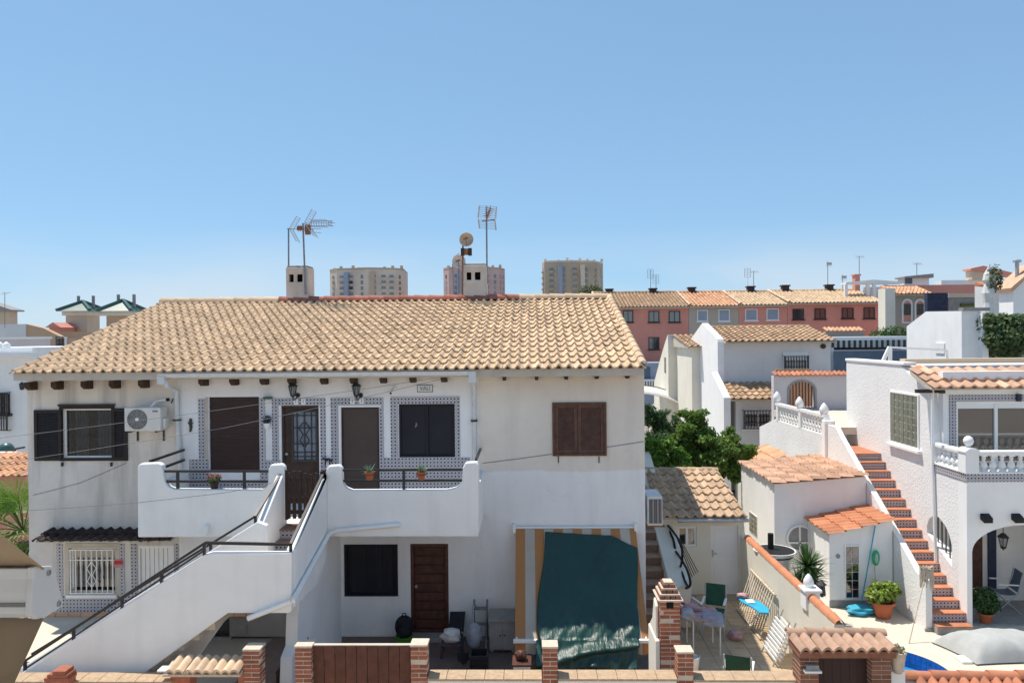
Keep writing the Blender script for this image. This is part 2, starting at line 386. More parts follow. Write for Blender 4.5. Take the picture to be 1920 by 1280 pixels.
def roof_tiles(parent, o, ux, vx, nc, nr, material, amp=.07, kind='wave', singles=300, name='roof_tile', jit=.006, skip=None):
    """o = lower corner, ux = whole eave vector, vx = whole upslope vector; the lowest rows are single tiles, the rest one part"""
    o, ux, vx = Vector(o), Vector(ux), Vector(vx); w = ux.length/nc; ex = vx.length/nr
    a, b = ux.normalized(), vx.normalized(); c = a.cross(b).normalized()
    R = Matrix((a, b, c)).transposed().to_4x4(); P = off(parent); me = tile_mesh(w, ex, amp, kind, material)
    rows = min(nr, singles//nc); rest = MB(); TV, TF = tile_verts(w, ex, amp, kind)
    for j in range(nr):
        for i in range(nc):
            if skip and skip((i+.5)/nc, (j+.5)/nr): continue
            t = random.random() if random.random() < .85 else random.choice((-.25, 1.3))
            M = R @ Matrix.Rotation(random.gauss(0, .012), 4, 'Z'); slip = b*(-random.uniform(.02, .05) if random.random() < .03 else 0)
            M.translation = o + a*(i*w+random.uniform(-jit, jit)) + b*(j*ex+random.uniform(-jit, jit)*2) + c*random.uniform(0, .008) + slip
            if j < rows:
                M.translation = M.translation - P; inst(name, me, parent, M, t)
            else:
                rest.add([M @ Vector(v) for v in TV], TF, t)
    if rest.v: r_ = rest.build('tile_field', material, parent, smooth=True); r_['kind'] = 'stuff'; r_.color = (0, 0, 0, 1)
def barrel_run(parent, p, q, n, r, material, name='ridge_tile', up=Vector((0, 0, 1)), lap=.04, mats=None):
    """a line of half round tiles from p to q"""
    p, q = Vector(p), Vector(q); d = (q-p); L = d.length/n; b = d.normalized(); a = b.cross(up).normalized(); c = a.cross(b)
    P = off(parent)
    for i in range(n):
        mt = mats(i) if mats else material
        key = ('run', round(r, 3), round(L, 4), mt)
        if key not in TILES:
            V = []; Fc = []; k = 7
            for j in range(k+1):
                t = math.pi*j/k; x, z = -math.cos(t), math.sin(t)
                V += [(x*r*1.06, 0, z*r*1.06+.012), (x*r*.95, L+lap, z*r*.95), (x*r*.9, 0, z*r*.9-.004)]
            for j in range(k): s0 = 3*j; s1 = s0+3; Fc += [(s0, s1, s1+1, s0+1), (s0+2, s1+2, s1, s0)]
            me = bpy.data.meshes.new(name); me.from_pydata(V, [], Fc); me.materials.append(MATS[mt]); me.polygons.foreach_set('use_smooth', [True]*len(me.polygons))
            try: me.set_sharp_from_angle(angle=math.radians(50))
            except Exception: pass
            TILES[key] = me
        M = Matrix((a, b, c)).transposed().to_4x4(); M.translation = p + b*(i*L) + c*random.uniform(0, .008) - P
        inst(name, TILES[key], parent, M, random.random())
# ------------------------------------------------------------------ setting
g = MB(); _x = (-1500, 5.45, 7.8, 1500); _y = (-60, 12.8, 15.1, 2500)      # one sheet, open where the pool is dug in
g.add([(x, y, -.05) for y in _y for x in _x], [(4*j+i, 4*j+i+1, 4*j+i+5, 4*j+i+4) for j in range(3) for i in range(3) if (i, j) != (1, 1)])
struct(g.build('ground', 'ground'))
g = MB(); g.add([(-60, 2.0, -.03), (60, 2.0, -.03), (60, 10.4, -.03), (-60, 10.4, -.03)], [(0, 1, 2, 3)])
struct(g.build('road', 'asphalt'))
g = MB(); g.box(-60, 60, 10.4, 11.0, -.04, .09); struct(g.build('pavement', 'terrace_floor', bevel=.01))
# the building the picture is taken from: its white street front throws light back on the house
ob = thing('street_house', 'plain cream house front across the street carrying the folding awning', 'house', (0, -2.5, 0))
g = MB(); g.wall(-16, 16, 0, 9.6, [(-9+k*4.5, -7.4+k*4.5, z, z+2.0) for k in range(5) for z in (.9, 4.3) if k != 2], -.9, -.6); g.build('front_wall', 'white', ob)
g = MB(); g.box(-16, 16, -5, -.9, 9.4, 9.6); g.build('roof', 'fascia', ob)
for k in range(5):
    for z in (.9, 4.3):
        if k != 2: g = MB(); g.box(-9+k*4.5, -7.4+k*4.5, -.85, -.8, z, z+2.0); g.build('window', 'glass_dark', ob)
# ------------------------------------------------------------------ main duplex house
YW = 15.5
XL = aty(52, 850, YW).x; XR = aty(1209, 850, YW).x
YE, YR = 15.12, 21.4
e0, e1 = aty(27, 694, YE), aty(1210, 684, YE); r0, r1 = aty(300, 568, YR), aty(1143, 553, YR)
ZE = (e0.z+e1.z)/2 - .045; ZR = (r0.z+r1.z)/2 - .06; RX0 = (e0.x+r0.x)/2; RX1 = (e1.x+r1.x)/2
YB = 2*YR-YE
ZF = 2.79                                                     # first floor level
house = thing('house', 'two storey duplex house with tan tiled roof and balcony with outside stairs', 'house', ((XL+XR)/2, YW, 0))
HOLES = {}
def hole(k, *r): HOLES[k] = fr(*r, YW); return HOLES[k]
hole('w1', 118, 766, 210, 858); hole('w2', 392, 744, 486, 882); hole('w3', 748, 757, 853, 857); hole('w4', 1036, 754, 1137, 854)
d1 = fr(528, 760, 598, 900, YW); HOLES['d1'] = (d1[0], d1[1], ZF, d1[3]); d2 = fr(640, 763, 711, 900, YW); HOLES['d2'] = (d2[0], d2[1], ZF, d2[3])
hole('w5', 131, 1026, 217, 1113); w = fr(258, 1023, 326, 1150, YW); HOLES['d3'] = (w[0], w[1], .45, w[3])
hole('w6', 645, 1020, 746, 1118); w = fr(770, 1019, 841, 1190, YW); HOLES['d4'] = (w[0], w[1], .08, w[3]); hole('w7', 352, 1146, 430, 1193)
def mainwall():
    m, n, l, p = nodes('main_wall')
    sx = n.new('ShaderNodeSeparateXYZ'); l.new(n.new('ShaderNodeNewGeometry').outputs['Position'], sx.inputs[0])
    wob = math_(n, l, 'MULTIPLY', math_(n, l, 'SUBTRACT', noise(n, l, 1.3, 5), .5), .16)
    X = math_(n, l, 'ADD', sx.outputs[0], math_(n, l, 'MULTIPLY', wob, .25)); Z = math_(n, l, 'ADD', sx.outputs[2], wob)
    cloud = ramp(n, l, noise(n, l, .8, 8, rough=.65), .3, .7)
    beige = mix(n, l, cloud, (.70, .635, .555), (.80, .75, .68))
    grey = mix(n, l, cloud, (.58, .55, .51), (.72, .69, .65))
    white = mix(n, l, cloud, (.79, .79, .795), (.85, .85, .85))
    right = math_(n, l, 'GREATER_THAN', X, aty(899, 850, YW).x); left = math_(n, l, 'LESS_THAN', X, aty(334, 850, YW).x)
    zb = aty(1050, 882, YW).z; up = ramp(n, l, Z, zb-.02, zb+.02)
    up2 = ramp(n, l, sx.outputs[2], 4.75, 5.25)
    leftc = mix(n, l, ramp(n, l, Z, 3.6, 4.6), grey, beige)
    c = mix(n, l, right, mix(n, l, left, white, leftc), mix(n, l, up, white, beige))
    # darker tan towards the eave, rain streaks, patchy repairs
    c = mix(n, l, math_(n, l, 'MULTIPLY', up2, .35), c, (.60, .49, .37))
    st = math_(n, l, 'MULTIPLY', ramp(n, l, noise(n, l, 1.0, 8, (2.6, 2.6, .28)), .53, .8), math_(n, l, 'MULTIPLY_ADD', left, .55)); st.node.inputs[1].links
    st2 = math_(n, l, 'ADD', st, math_(n, l, 'MULTIPLY', st, left))
    c = mix(n, l, math_(n, l, 'MULTIPLY', st2, .45, True), c, (.34, .31, .27))
    c = mix(n, l, math_(n, l, 'MULTIPLY', ramp(n, l, noise(n, l, 2.2, 10, rough=.7), .56, .72), .16), c, (.40, .36, .31))
    # bare cement at the foot of the wall below the landing
    cem = math_(n, l, 'MULTIPLY', math_(n, l, 'MULTIPLY', math_(n, l, 'GREATER_THAN', X, aty(352, 1100, YW).x), math_(n, l, 'LESS_THAN', X, aty(560, 1100, YW).x)), math_(n, l, 'LESS_THAN', Z, 1.0))
    c = mix(n, l, cem, c, mix(n, l, cloud, (.22, .195, .17), (.36, .33, .30)))
    l.new(c, p.inputs['Base Color']); p.inputs['Roughness'].default_value = .9; p.inputs['Specular IOR Level'].default_value = .2
    bump(n, l, p, noise(n, l, 30, 6, rough=.65), .25)
mainwall()
b = MB(); b.wall(XL, XR, 0, ZE+.06, list(HOLES.values()), YW, YW+.28)
b.build('wall', 'main_wall', house, bevel=.012)
b = MB(); b.box(XL, XL+.25, YW+.281, YB-.4, 0, ZE); b.box(XR-.25, XR, YW+.281, YB-.4, 0, ZE); b.box(XL, XR, YB-.4, YB-.15, 0, ZE)
for x in (XL+.001, XR-.25): b.prism([(YW+.281, ZE), (YR, ZR-.25), (YB-.4, ZE)], 'x', x, x+.249)
b.build('side_wall', 'grey_white', house)
b = MB(); b.box(XL+.26, XR-.26, YW+.9, YW+.95, .05, ZE); b.build('room_backing', 'dark', house)  # black backing and floor: the dark of the unlit rooms is put into colour
b = MB(); b.box(XL+.26, XR-.26, YW+.29, YB-.5, ZF-.2, ZF); b.build('inner_floor', 'dark', house)
# roof slab: fascia, soffit and the two slopes under the tiles
TH = .17
b = MB(); b.prism([(YE, ZE-.02), (YR, ZR-.02), (YB, ZE-.02), (YB, ZE-TH), (YB-.4, ZE-TH+.02), (YW+.1, ZE-TH+.02), (YW-.01, ZE-TH), (YE, ZE-TH)], 'x', RX0+.02, RX1-.02)
roof = b.build('roof', 'fascia', house)
nr = 16
roof_tiles(roof, (RX0-.02, YE-.06, ZE-.035), (RX1-RX0+.04, 0, 0), (0, YR-YE+.06, (ZR-ZE)*1.01), 63, nr, 'tile_tan', amp=.07, singles=295)
b = MB(); b.add([(RX0, YR, ZR+.01), (RX1, YR, ZR+.01), (RX1, YB+.05, ZE), (RX0, YB+.05, ZE)], [(0, 1, 2, 3)]); b.build('rear_slope', 'tile_tan', roof)
xa, xb = aty(520, 560, YR).x, aty(962, 556, YR).x
barrel_run(roof, (RX0, YR, ZR-.0), (RX1, YR, ZR-.0), 30, .15, 'tile_tan', mats=lambda i: 'ridge_red' if xa < RX0+(i+.5)*(RX1-RX0)/30 < xb else 'tile_tan')
barrel_run(roof, (RX1-.03, YE-.05, ZE+.035), (RX1-.03, YR-.1, ZR+.03), 17, .085, 'tile_tan', name='verge_tile')
# rafter ends below the eave
def beam_at(px, py, wd=.115):
    c = aty(px, py, YW); b = MB(); wd = .07 if px > 900 else wd
    b.prism([(YW+.02, c.z-.095), (YW-.16, c.z-.095), (YW-.27, c.z-.03), (YW-.27, c.z+.075), (YW+.02, c.z+.075)], 'x', c.x-wd/2, c.x+wd/2)
    b.build('rafter_end', 'beam', house, bevel=.006)
for px, py in ((66, 722), (115, 721), (170, 720), (222, 719), (276, 718), (387, 714), (444, 713), (500, 712), (551, 711), (611, 711), (666, 710), (721, 709), (776, 708), (834, 707), (946, 704), (1006, 703), (1061, 702), (1118, 701), (1175, 700)):
    beam_at(px, py)
# gutter over the middle part with its two downpipes
gx0, gx1 = aty(300, 700, YE).x, aty(893, 694, YE).x
b = MB(); n = 8; V = []; Fc = []
for x in (gx0, gx1):
    for k in range(n+1):
        t = math.pi*k/n; V.append((x, YE-.06-math.cos(t)*.062, ZE-.062-math.sin(t)*.075))
Fc = [(k, k+1, n+2+k, n+1+k) for k in range(n)]; b.add(V, Fc)
b.box(gx0, gx1, YE-.128, YE-.118, ZE-.065, ZE-.05); b.box(gx0, gx1, YE-.006, YE-.0005, ZE-.135, ZE-.05)
gut = b.build('gutter', 'gutter_pale', house, smooth=True)
c = aty(889, 720, YW).x
b = MB(); b.tube([(c, YE-.06, ZE-.12), (c, YE-.05, ZE-.22), (c, YW-.06, ZE-.4), (c, YW-.06, 3.55)], .048, 10); b.box(c-.075, c+.075, YE-.13, YE-.002, ZE-.28, ZE-.07)
b.build('downpipe', 'gutter_pale', house, smooth=True)
b = MB(); b.box(c-.065, c+.065, YW-.125, YW-.001, 4.49, 4.53); b.build('pipe_clamp', 'black_metal', house)
p0 = aty(316, 720, YE); c0 = aty(334, 740, YW); c1 = aty(342, 880, YW)
b = MB(); b.tube([(gx0+.08, YE-.06, ZE-.12), (p0.x, YE-.06, ZE-.3), (c0.x, YW-.07, ZE-.42), (c0.x, YW-.06, 4.6), (c1.x, YW-.06, 3.4)], .05, 10); b.box(gx0, gx0+.15, YE-.13, YE-.002, ZE-.26, ZE-.1)
b.build('downpipe', 'gutter_pale', house, smooth=True)
b = MB(); b.box(c0.x-.07, c0.x+.07, YW-.125, YW-.001, 4.55, 4.58); b.build('pipe_clamp', 'black_metal', house)
# ---- windows and doors of the upper floor
def win_frame(k, mat_, t=.05, d0=.09, d1=.15, name='window', mull=0):
    x0, x1, z0, z1 = HOLES[k]; b = MB(); b.frame(x0, x1, z0, z1, t, YW+d0, YW+d1)
    for i in range(mull): xm = x0+(x1-x0)*(i+1)/(mull+1); b.box(xm-t*.6, xm+t*.6, YW+d0, YW+d1, z0+t, z1-t)
    return b.build(name, mat_, house, bevel=.004)
def pane(k, parent, mat_='glass_dark', d=.12, t=.05):
    x0, x1, z0, z1 = HOLES[k]; b = MB(); b.box(x0+t, x1-t, YW+d, YW+d+.008, z0+t, z1-t); return b.build('pane', mat_, parent)
x0, x1, z0, z1 = HOLES['w1']
wn = win_frame('w1', 'plastic_white', .035, .06, .11); pane('w1', wn, 'glass', .085, .035)
b = MB()
for a, c in ((.14, .42), (.60, .95)):
    for k in range(16):
        u0 = x0+(x1-x0)*(a+(c-a)*k/16); u1 = x0+(x1-x0)*(a+(c-a)*(k+1)/16)
        y0, y1 = YW+.2+.02*math.sin(k*1.9), YW+.2+.02*math.sin((k+1)*1.9)
        b.add([(u0, y0, z0), (u1, y1, z0), (u1, y1, z1), (u0, y0, z1)], [(0, 1, 2, 3)])
b.build('curtain', 'curtain', wn)
b = MB(); b.frame(x0-.06, x1+.06, z0-.06, z1+.06, .06, YW-.03, YW+.02); b.build('window_casing', 'shutter_black', house, bevel=.004)
b = MB(); b.box(x0-.08, x1+.08, YW-.05, YW+.01, z1+.061, z1+.1); b.build('window_hood', 'wood_dark', house)
def shutter(px0, py0, px1, py1, name='shutter', slats=18, m='shutter_black', y=YW-.045, lab=None):
    x0, x1, z0, z1 = fr(px0, py0, px1, py1, YW); b = MB(); b.frame(x0, x1, z0, z1, .07, y, y+.04)
    s = b.build(name, m, house, bevel=.004)
    dz = (z1-z0-.14)/slats
    for k in range(slats):
        z = z0+.07+dz*(k+.5); b = MB(); b.add([(x0+.07, y+.008, z-dz*.55), (x1-.07, y+.008, z-dz*.55), (x1-.07, y+.03, z+dz*.45), (x0+.07, y+.03, z+dz*.45), (x0+.07, y+.012, z-dz*.62), (x1-.07, y+.012, z-dz*.62), (x1-.07, y+.034, z+dz*.38), (x0+.07, y+.034, z+dz*.38)],
              [(0, 1, 2, 3), (7, 6, 5, 4), (0, 4, 5, 1), (2, 6, 7, 3)])
        b.build('slat', m, s)
    b = MB(); b.box(x0+.065, x1-.065, y+.036, y+.0395, z0+.065, z1-.065); b.build('backing', 'dark', s)
    return s
shutter(66, 768, 117, 863, slats=16); shutter(211, 765, 240, 863, slats=16)
b = MB()
for px, py in ((118, 868), (210, 868)): c = aty(px, py, YW); b.box(c.x-.015, c.x+.015, YW-.05, YW, c.z-.06, c.z+.02)
b.build('shutter_catch', 'iron', house)
# brown roller blind in its tiled surround
x0, x1, z0, z1 = HOLES['w2']; b = MB(); n = 26
for k in range(n):
    za, zb = z0+(z1-z0)*k/n, z0+(z1-z0)*(k+1)/n
    b.box(x0, x1, YW+.05+.004*(k % 2), YW+.075, za+.001, zb-.001)
b.build('roller_blind', 'blind_brown', house)
# barred entrance door
x0, x1, z0, z1 = HOLES['d1']; b = MB(); b.frame(x0, x1, z0, z1, .05, YW+.03, YW+.12); dr = b.build('door', 'wood_dark', house, bevel=.004)
b = MB(); b.box(x0+.05, x1-.05, YW+.06, YW+.10, z0+.05, z1-.05); b.build('door_leaf', 'wood_dark', dr)
gx0, gx1, gz0, gz1 = fr(549, 772, 592, 863, YW)
b = MB(); b.box(gx0, gx1, YW+.05, YW+.059, gz0, gz1); b.build('pane', 'curtain', dr)
b = MB()
for px in (556, 570, 583): c = aty(px, 800, YW).x; b.box(c-.012, c+.012, YW+.025, YW+.045, gz0, gz1)
for py in (779, 802, 832, 848, 856): c = aty(570, py, YW).z; b.box(gx0, gx1, YW+.028, YW+.042, c-.01, c+.01)
cc = aty(570, 815, YW)
for s_ in (-1, 1):
    b.tube([(cc.x+s_*.02, YW+.03, cc.z-.25), (cc.x+s_*.1, YW+.03, cc.z-.12), (cc.x+s_*.03, YW+.03, cc.z), (cc.x+s_*.12, YW+.03, cc.z+.14), (cc.x+s_*.02, YW+.03, cc.z+.26)], .011, 6)
b.frame(gx0-.03, gx1+.03, gz0-.03, gz1+.03, .04, YW+.02, YW+.05); b.build('door_grille', 'iron', dr)
b = MB(); c = aty(537, 851, YW); b.lathe([(.02, 0), (.022, -.03), (.03, -.045), (.02, -.06), (.004, -.062)], (c.x, YW+.06, c.z), 10, 'y'); b.build('handle', 'zinc', dr, smooth=True)
# taupe screen door
x0, x1, z0, z1 = HOLES['d2']; b = MB(); b.box(x0, x1, YW+.04, YW+.08, z0, z1); d = b.build('door', 'door_taupe', house, bevel=.004)
b = MB(); b.box(x0-.05, x1+.05, YW-.022, YW-.013, z1, z1+.04); b.box(x0-.05, x0, YW-.022, YW-.013, ZF, z1); b.build('door_trim', 'white', house)
b = MB(); b.frame(x0, x1, z0, z1, .035, YW+.03, YW+.039); b.build('door_frame', 'blind_brown', d)
# dark screened window
wn = win_frame('w3', 'screen_navy', .04, .03, .1, mull=1); pane('w3', wn, 'screen_navy', .07, .04)
c = aty(779, 797, YW); b = MB(); b.prism([(c.x-.03, c.z-.06), (c.x+.02, c.z-.03), (c.x+.03, c.z+.02), (c.x, c.z+.06), (c.x-.01, c.z+.0)], 'y', YW+.062, YW+.069); b.build('sticker', 'ac_grille', wn)
# louvred shutters on the bare plaster
x0, x1, z0, z1 = HOLES['w4']; b = MB(); b.frame(x0, x1, z0, z1, .045, YW-.035, YW+.09); b.build('window_casing', 'shutter_brown', house, bevel=.004)
mid = 1083
shutter(1040.5, 758, mid, 850, slats=22, m='shutter_brown', y=YW+.0); shutter(mid+.6, 758, 1133, 850, slats=22, m='shutter_brown', y=YW+.0)
b = MB(); b.box(aty(1095, 800, YW).x, aty(1125, 800, YW).x, YW-.008, YW-.001, aty(1080, 804, YW).z, aty(1080, 801, YW).z)
b = MB()
for px in (1047, 1123): c = aty(px, 855, YW); c2 = aty(px, 867, YW); b.box(c.x-.01, c.x+.01, YW-.02, YW, c2.z, c.z)
b.build('shutter_catch', 'iron', house)
# ---- blue and white tile borders, proud of the plaster
def tile_strip(*rects):
    for r in rects:
        x0, x1, z0, z1 = fr(*r, YW); b = MB(); b.box(x0, x1, YW-.012, YW-.0005, z0, z1); b.build('tile_border', 'azulejo', house)
def strip_w(x0, x1, z0, z1): b = MB(); b.box(x0, x1, YW-.012, YW-.0005, z0, z1); b.build('tile_border', 'azulejo', house)
zt = ZF+.02
def px_(p, y=830): return aty(p, y, YW).x
def pz_(p, x=600): return aty(x, p, YW).z
strip_w(px_(373), px_(385), pz_(860, 380), pz_(747, 380)); strip_w(px_(355), px_(391), zt, pz_(861, 370))
strip_w(px_(391.3), px_(486.7), zt, pz_(905, 440)); strip_w(px_(487), px_(498), zt, pz_(746, 492))
strip_w(px_(511), px_(611), pz_(760, 560)+.004, pz_(746, 560)); strip_w(px_(511), px_(523), pz_(862, 517), pz_(760, 517)); strip_w(px_(498.3), px_(525), zt, pz_(862.5, 510))
strip_w(px_(601), px_(611), zt, pz_(760, 606)); strip_w(px_(621), px_(720), pz_(759, 670), pz_(745, 670)); strip_w(px_(621), px_(635), zt, pz_(759.5, 628)); strip_w(px_(711.5), px_(720), zt, pz_(759.5, 715))
strip_w(px_(733), px_(863), pz_(757, 800)+.004, pz_(743, 800)); strip_w(px_(733), px_(747), pz_(857, 740), pz_(757, 740)); strip_w(px_(854), px_(863), pz_(857, 860), pz_(757, 860))
strip_w(px_(720.3), px_(880), zt, pz_(857.4, 800)); 
b = MB(); b.box(px_(386), px_(391), YW-.010, YW-.0005, HOLES['w2'][2], HOLES['w2'][3]); b.build('jamb_trim', 'fascia', house)
def number_tile(px, py, ch):
    c = aty(px, py, YW); nt_ = MB(); nt_.box(c.x-.045, c.x+.045, YW-.018, YW-.0122, c.z-.06, c.z+.06); o = nt_.build('number_tile', 'plastic_white', house)
    return c, o
def letters(txt, cx, cz, y, size, m, parent, name='lettering', depth=.003, font_w=1.0):
    cu = bpy.data.curves.new(name, 'FONT'); cu.body = txt; cu.size = size; cu.align_x = 'CENTER'; cu.align_y = 'CENTER'; cu.extrude = depth
    o = bpy.data.objects.new(name, cu); COL.objects.link(o); dg = bpy.context.evaluated_depsgraph_get(); me = bpy.data.meshes.new_from_object(o.evaluated_get(dg))
    bpy.data.objects.remove(o); me.materials.clear(); me.materials.append(MATS[m]); o = bpy.data.objects.new(name, me); COL.objects.link(o)
    o.parent = parent; o.rotation_euler = (math.pi/2, 0, 0); o.location = Vector((cx, y, cz)) - off(parent); o.scale = (font_w, 1, 1); return o
for px, py, ch in ((555, 752.5, '1'), (569, 752.5, '1'), (661, 751.5, '2'), (678, 751, '3')):
    c, o = number_tile(px, py, ch); letters(ch, c.x, c.z, YW-.019, .10, 'slate_blue', o)
# name plate
x0, x1, z0, z1 = fr(782, 721, 812, 735, YW); b = MB(); b.box(x0, x1, YW-.015, YW-.0005, z0, z1)
pl = tag(b.build('name_plate', 'ac_white'), 'small framed name plate lettered VALI under the eave', 'sign')
b = MB(); b.frame(x0, x1, z0, z1, .014, YW-.02, YW-.0155); b.build('plate_frame', 'slate_blue', pl)
letters('VALI', (x0+x1)/2, (z0+z1)/2, YW-.017, .125, 'slate_blue', pl, font_w=.9)
# ---- lower floor openings
b = MB(); x0, x1, z0, z1 = HOLES['w5']; wn = win_frame('w5', 'plastic_white', .05, .06, .12); pane('w5', wn, 'glass_dark', .1, .05)
b = MB(); b.box(x0+.05, x1-.05, YW+.05, YW+.098, z1-.22, z1-.05); b.build('shutter_box', 'fascia', wn)
b = MB()
for k in range(9): x = x0+.04+(x1-x0-.08)*k/8; b.bar((x, YW-.04, z0+.03), (x, YW-.04, z1-.03), .018)
b.box(x0, x1, YW-.05, YW-.03, z0+.02, z0+.04); b.box(x0, x1, YW-.05, YW-.03, z1-.05, z1-.03); b.box(x0, x1, YW-.05, YW-.03, z1-.26, z1-.245)
xm, zm = (x0+x1)/2, (z0+z1)/2-.05
for s_ in (-1, 1):
    b.tube([(xm, YW-.045, zm-.28), (xm+s_*.09, YW-.045, zm-.16), (xm+s_*.02, YW-.045, zm-.02), (xm+s_*.1, YW-.045, zm+.12), (xm, YW-.045, zm+.25)], .01, 6)
for x, z in ((x0, z0+.03), (x1, z0+.03), (x0, z1-.04), (x1, z1-.04)): b.box(x-.01, x+.01, YW-.05, YW+.01, z-.01, z+.01)
b.build('window_bars', 'plastic_white', house)
b = MB(); b.box(x0-.06, x1+.04, YW-.06, YW-.0005, z0-.07, z0-.005); b.build('window_sill', 'white', house)
b = MB(); b.frame(x0-.1, x1+.09, z0-.004, z1+.09, .089, YW-.014, YW-.0005); b.build('window_trim', 'fascia', house)
x0, x1, z0, z1 = HOLES['d3']; b = MB(); b.frame(x0, x1, z0, z1, .05, YW+.02, YW+.1); d = b.build('door', 'plastic_white', house)
nb = 7
for k in range(nb):
    a = x0+.05+(x1-x0-.1)*k/nb; c = x0+.05+(x1-x0-.1)*(k+1)/nb; b = MB(); b.box(a+.006, c-.006, YW+.05, YW+.08, z0+.05, z1-.05); b.build('door_board', 'plastic_white', d)
b = MB(); b.box(x0+.05, x1-.05, YW+.075, YW+.0995, z0+.05, z1-.05); b.build('door_back', 'ac_grille', d)
for r in ((107, 1019, 118, 1116), (219.5, 1019, 234, 1116), (246, 1019, 257.3, 1150), (326.7, 1019, 335, 1100)): tile_strip(r)
tile_strip((107, 1116.6, 245.6, 1152))
x0, x1, z0, z1 = HOLES['w6']; wn = win_frame('w6', 'screen_navy', .05, .02, .1); pane('w6', wn, 'screen_navy', .07, .05)
b = MB(); 
for a, c in ((.1, .4), (.55, .7), (.78, .9)):
    for k in range(8):
        u0 = x0+(x1-x0)*(a+(c-a)*k/8); u1 = x0+(x1-x0)*(a+(c-a)*(k+1)/8); s0, s1 = .006*math.sin(k*2.1), .006*math.sin(k*2.1+2.1)
        b.add([(u0, YW+.06+s0, z0+.06), (u1, YW+.06+s1, z0+.06), (u1, YW+.06+s1, z1-.06), (u0, YW+.06+s0, z1-.06)], [(0, 1, 2, 3)])
b.build('curtain', 'screen_navy', wn)
x0, x1, z0, z1 = HOLES['d4']; b = MB(); b.frame(x0, x1, z0, z1, .07, YW+.01, YW+.12); d = b.build('door', 'wood_door', house, bevel=.005)
npn = 9
for k in range(npn):
    a = z0+.07+(z1-z0-.14)*k/npn; c = z0+.07+(z1-z0-.14)*(k+1)/npn
    b = MB(); b.box(x0+.075, x1-.075, YW+.045, YW+.075, a+.012, c-.012); q = b.build('door_panel', 'wood_door', d, bevel=.012); q.color = (random.random(),)*3+(1,)
b = MB(); b.box(x0+.07, x1-.07, YW+.07, YW+.1, z0+.07, z1-.07); b.build('door_back', 'wood_dark', d)
b = MB(); b.lathe([(.022, 0), (.022, -.04), (.032, -.06), (.02, -.075), (.004, -.076)], (x0+.12, YW+.045, 1.05), 10, 'y'); b.build('handle', 'zinc', d, smooth=True)
b = MB(); b.box(x0-.1, x1+.1, YW-.3, YW+.02, -.02, .08); b.build('door_step', 'concrete', house, bevel=.01)
x0, x1, z0, z1 = HOLES['w7']; b = MB(); b.frame(x0, x1, z0, z1, .05, YW+.1, YW+.15); wn = b.build('window', 'wood_dark', house); pane('w7', wn, 'glass_dark', .12, .05)
b = MB(); b.box(x0-.05, x1+.05, YW-.06, YW-.0005, z0-.06, z0-.002); b.build('window_sill', 'concrete', house)
b = MB(); c = aty(455, 1178, YW); b.box(c.x-.09, c.x+.09, YW-.012, YW-.001, c.z-.09, c.z+.09)
for k in range(5): b.box(c.x-.08, c.x+.08, YW-.022, YW-.012, c.z-.075+k*.034, c.z-.06+k*.034)
b.build('air_vent', 'concrete', house)
# little dark tiled hood over window and white door
x0 = aty(92, 1010, YW).x; x1 = aty(342, 1010, YW).x; zf = aty(200, 1013, YW-.55).z; zb = zf+.11
hood = thing('window_canopy', 'narrow canopy of sooty dark tiles above barred window', 'canopy', (x0, YW, zf))
b = MB(); b.prism([(YW-.5, zf-.05), (YW-.5, zf-.02), (YW-.0005, zb-.02), (YW-.0005, zb-.08)], 'x', x0+.05, x1-.02); b.build('canopy_board', 'fascia', hood)
roof_tiles(hood, (x0, YW-.53, zf-.03), (x1-x0, 0, 0), (0, .54, .11), 14, 2, 'tile_dark', amp=.055)
# raised terrace in front of the left flat
b = MB(); b.box(XL+.02, aty(352, 1100, YW).x, 13.3, YW-.0005, -.02, .44); struct(b.build('terrace', 'terrace_floor', bevel=.01))
tg = thing('skirting', 'row of pinkish clay skirting tiles along foot of left wall', 'skirting', (XL, YW, .44))
for k in range(18):
    xa_ = aty(60, 1160, YW).x+k*.27; b = MB(); b.prism([(YW-.06, .442), (YW-.06, .47), (YW-.0125, .52), (YW-.0125, .442)], 'x', xa_+.006, xa_+.262); b.build('skirting_tile', 'tile_pinkish', tg).color = (random.random(),)*3+(1,)
# ------------------------------------------------------------------ balcony and outside stairs
YF = 13.7; ZB = 2.58
XB0, XB1 = aty(257, 930, YF).x, aty(897, 930, YF).x
balc = thing('balcony', 'white plastered balcony with rounded posts and black handrails', 'balcony', ((XB0+XB1)/2, YF, ZB))
b = MB(); b.box(XB0+.01, XB1-.01, YF+.16, YW-.001, ZB, ZF); b.build('slab', 'white', balc)
def poly(pts, Y): return [(aty(x, y, Y).x, aty(x, y, Y).z) for x, y in pts]
pl = poly([(258, 1007), (257, 875), (262, 869), (296, 868), (303, 872), (306, 888), (309, 904), (316, 913), (328, 917), (490, 918), (497, 915), (502, 908), (503, 880), (507, 871), (528, 870), (533, 876), (534, 1006)], YF)
b = MB(); b.prism(pl, 'y', YF, YF+.16); b.build('front_wall', 'white', balc, bevel=.025)
pr = poly([(612, 1006), (612, 880), (616, 873), (636, 872), (641, 878), (642, 906), (648, 914), (660, 919), (838, 918), (856, 914), (866, 904), (868, 876), (873, 867), (892, 866), (897, 872), (897, 1006)], YF)
b = MB(); b.prism(pr, 'y', YF, YF+.16); b.build('front_wall', 'white', balc, bevel=.025)
zt, zp = aty(400, 917, YF).z, aty(280, 868, YF).z
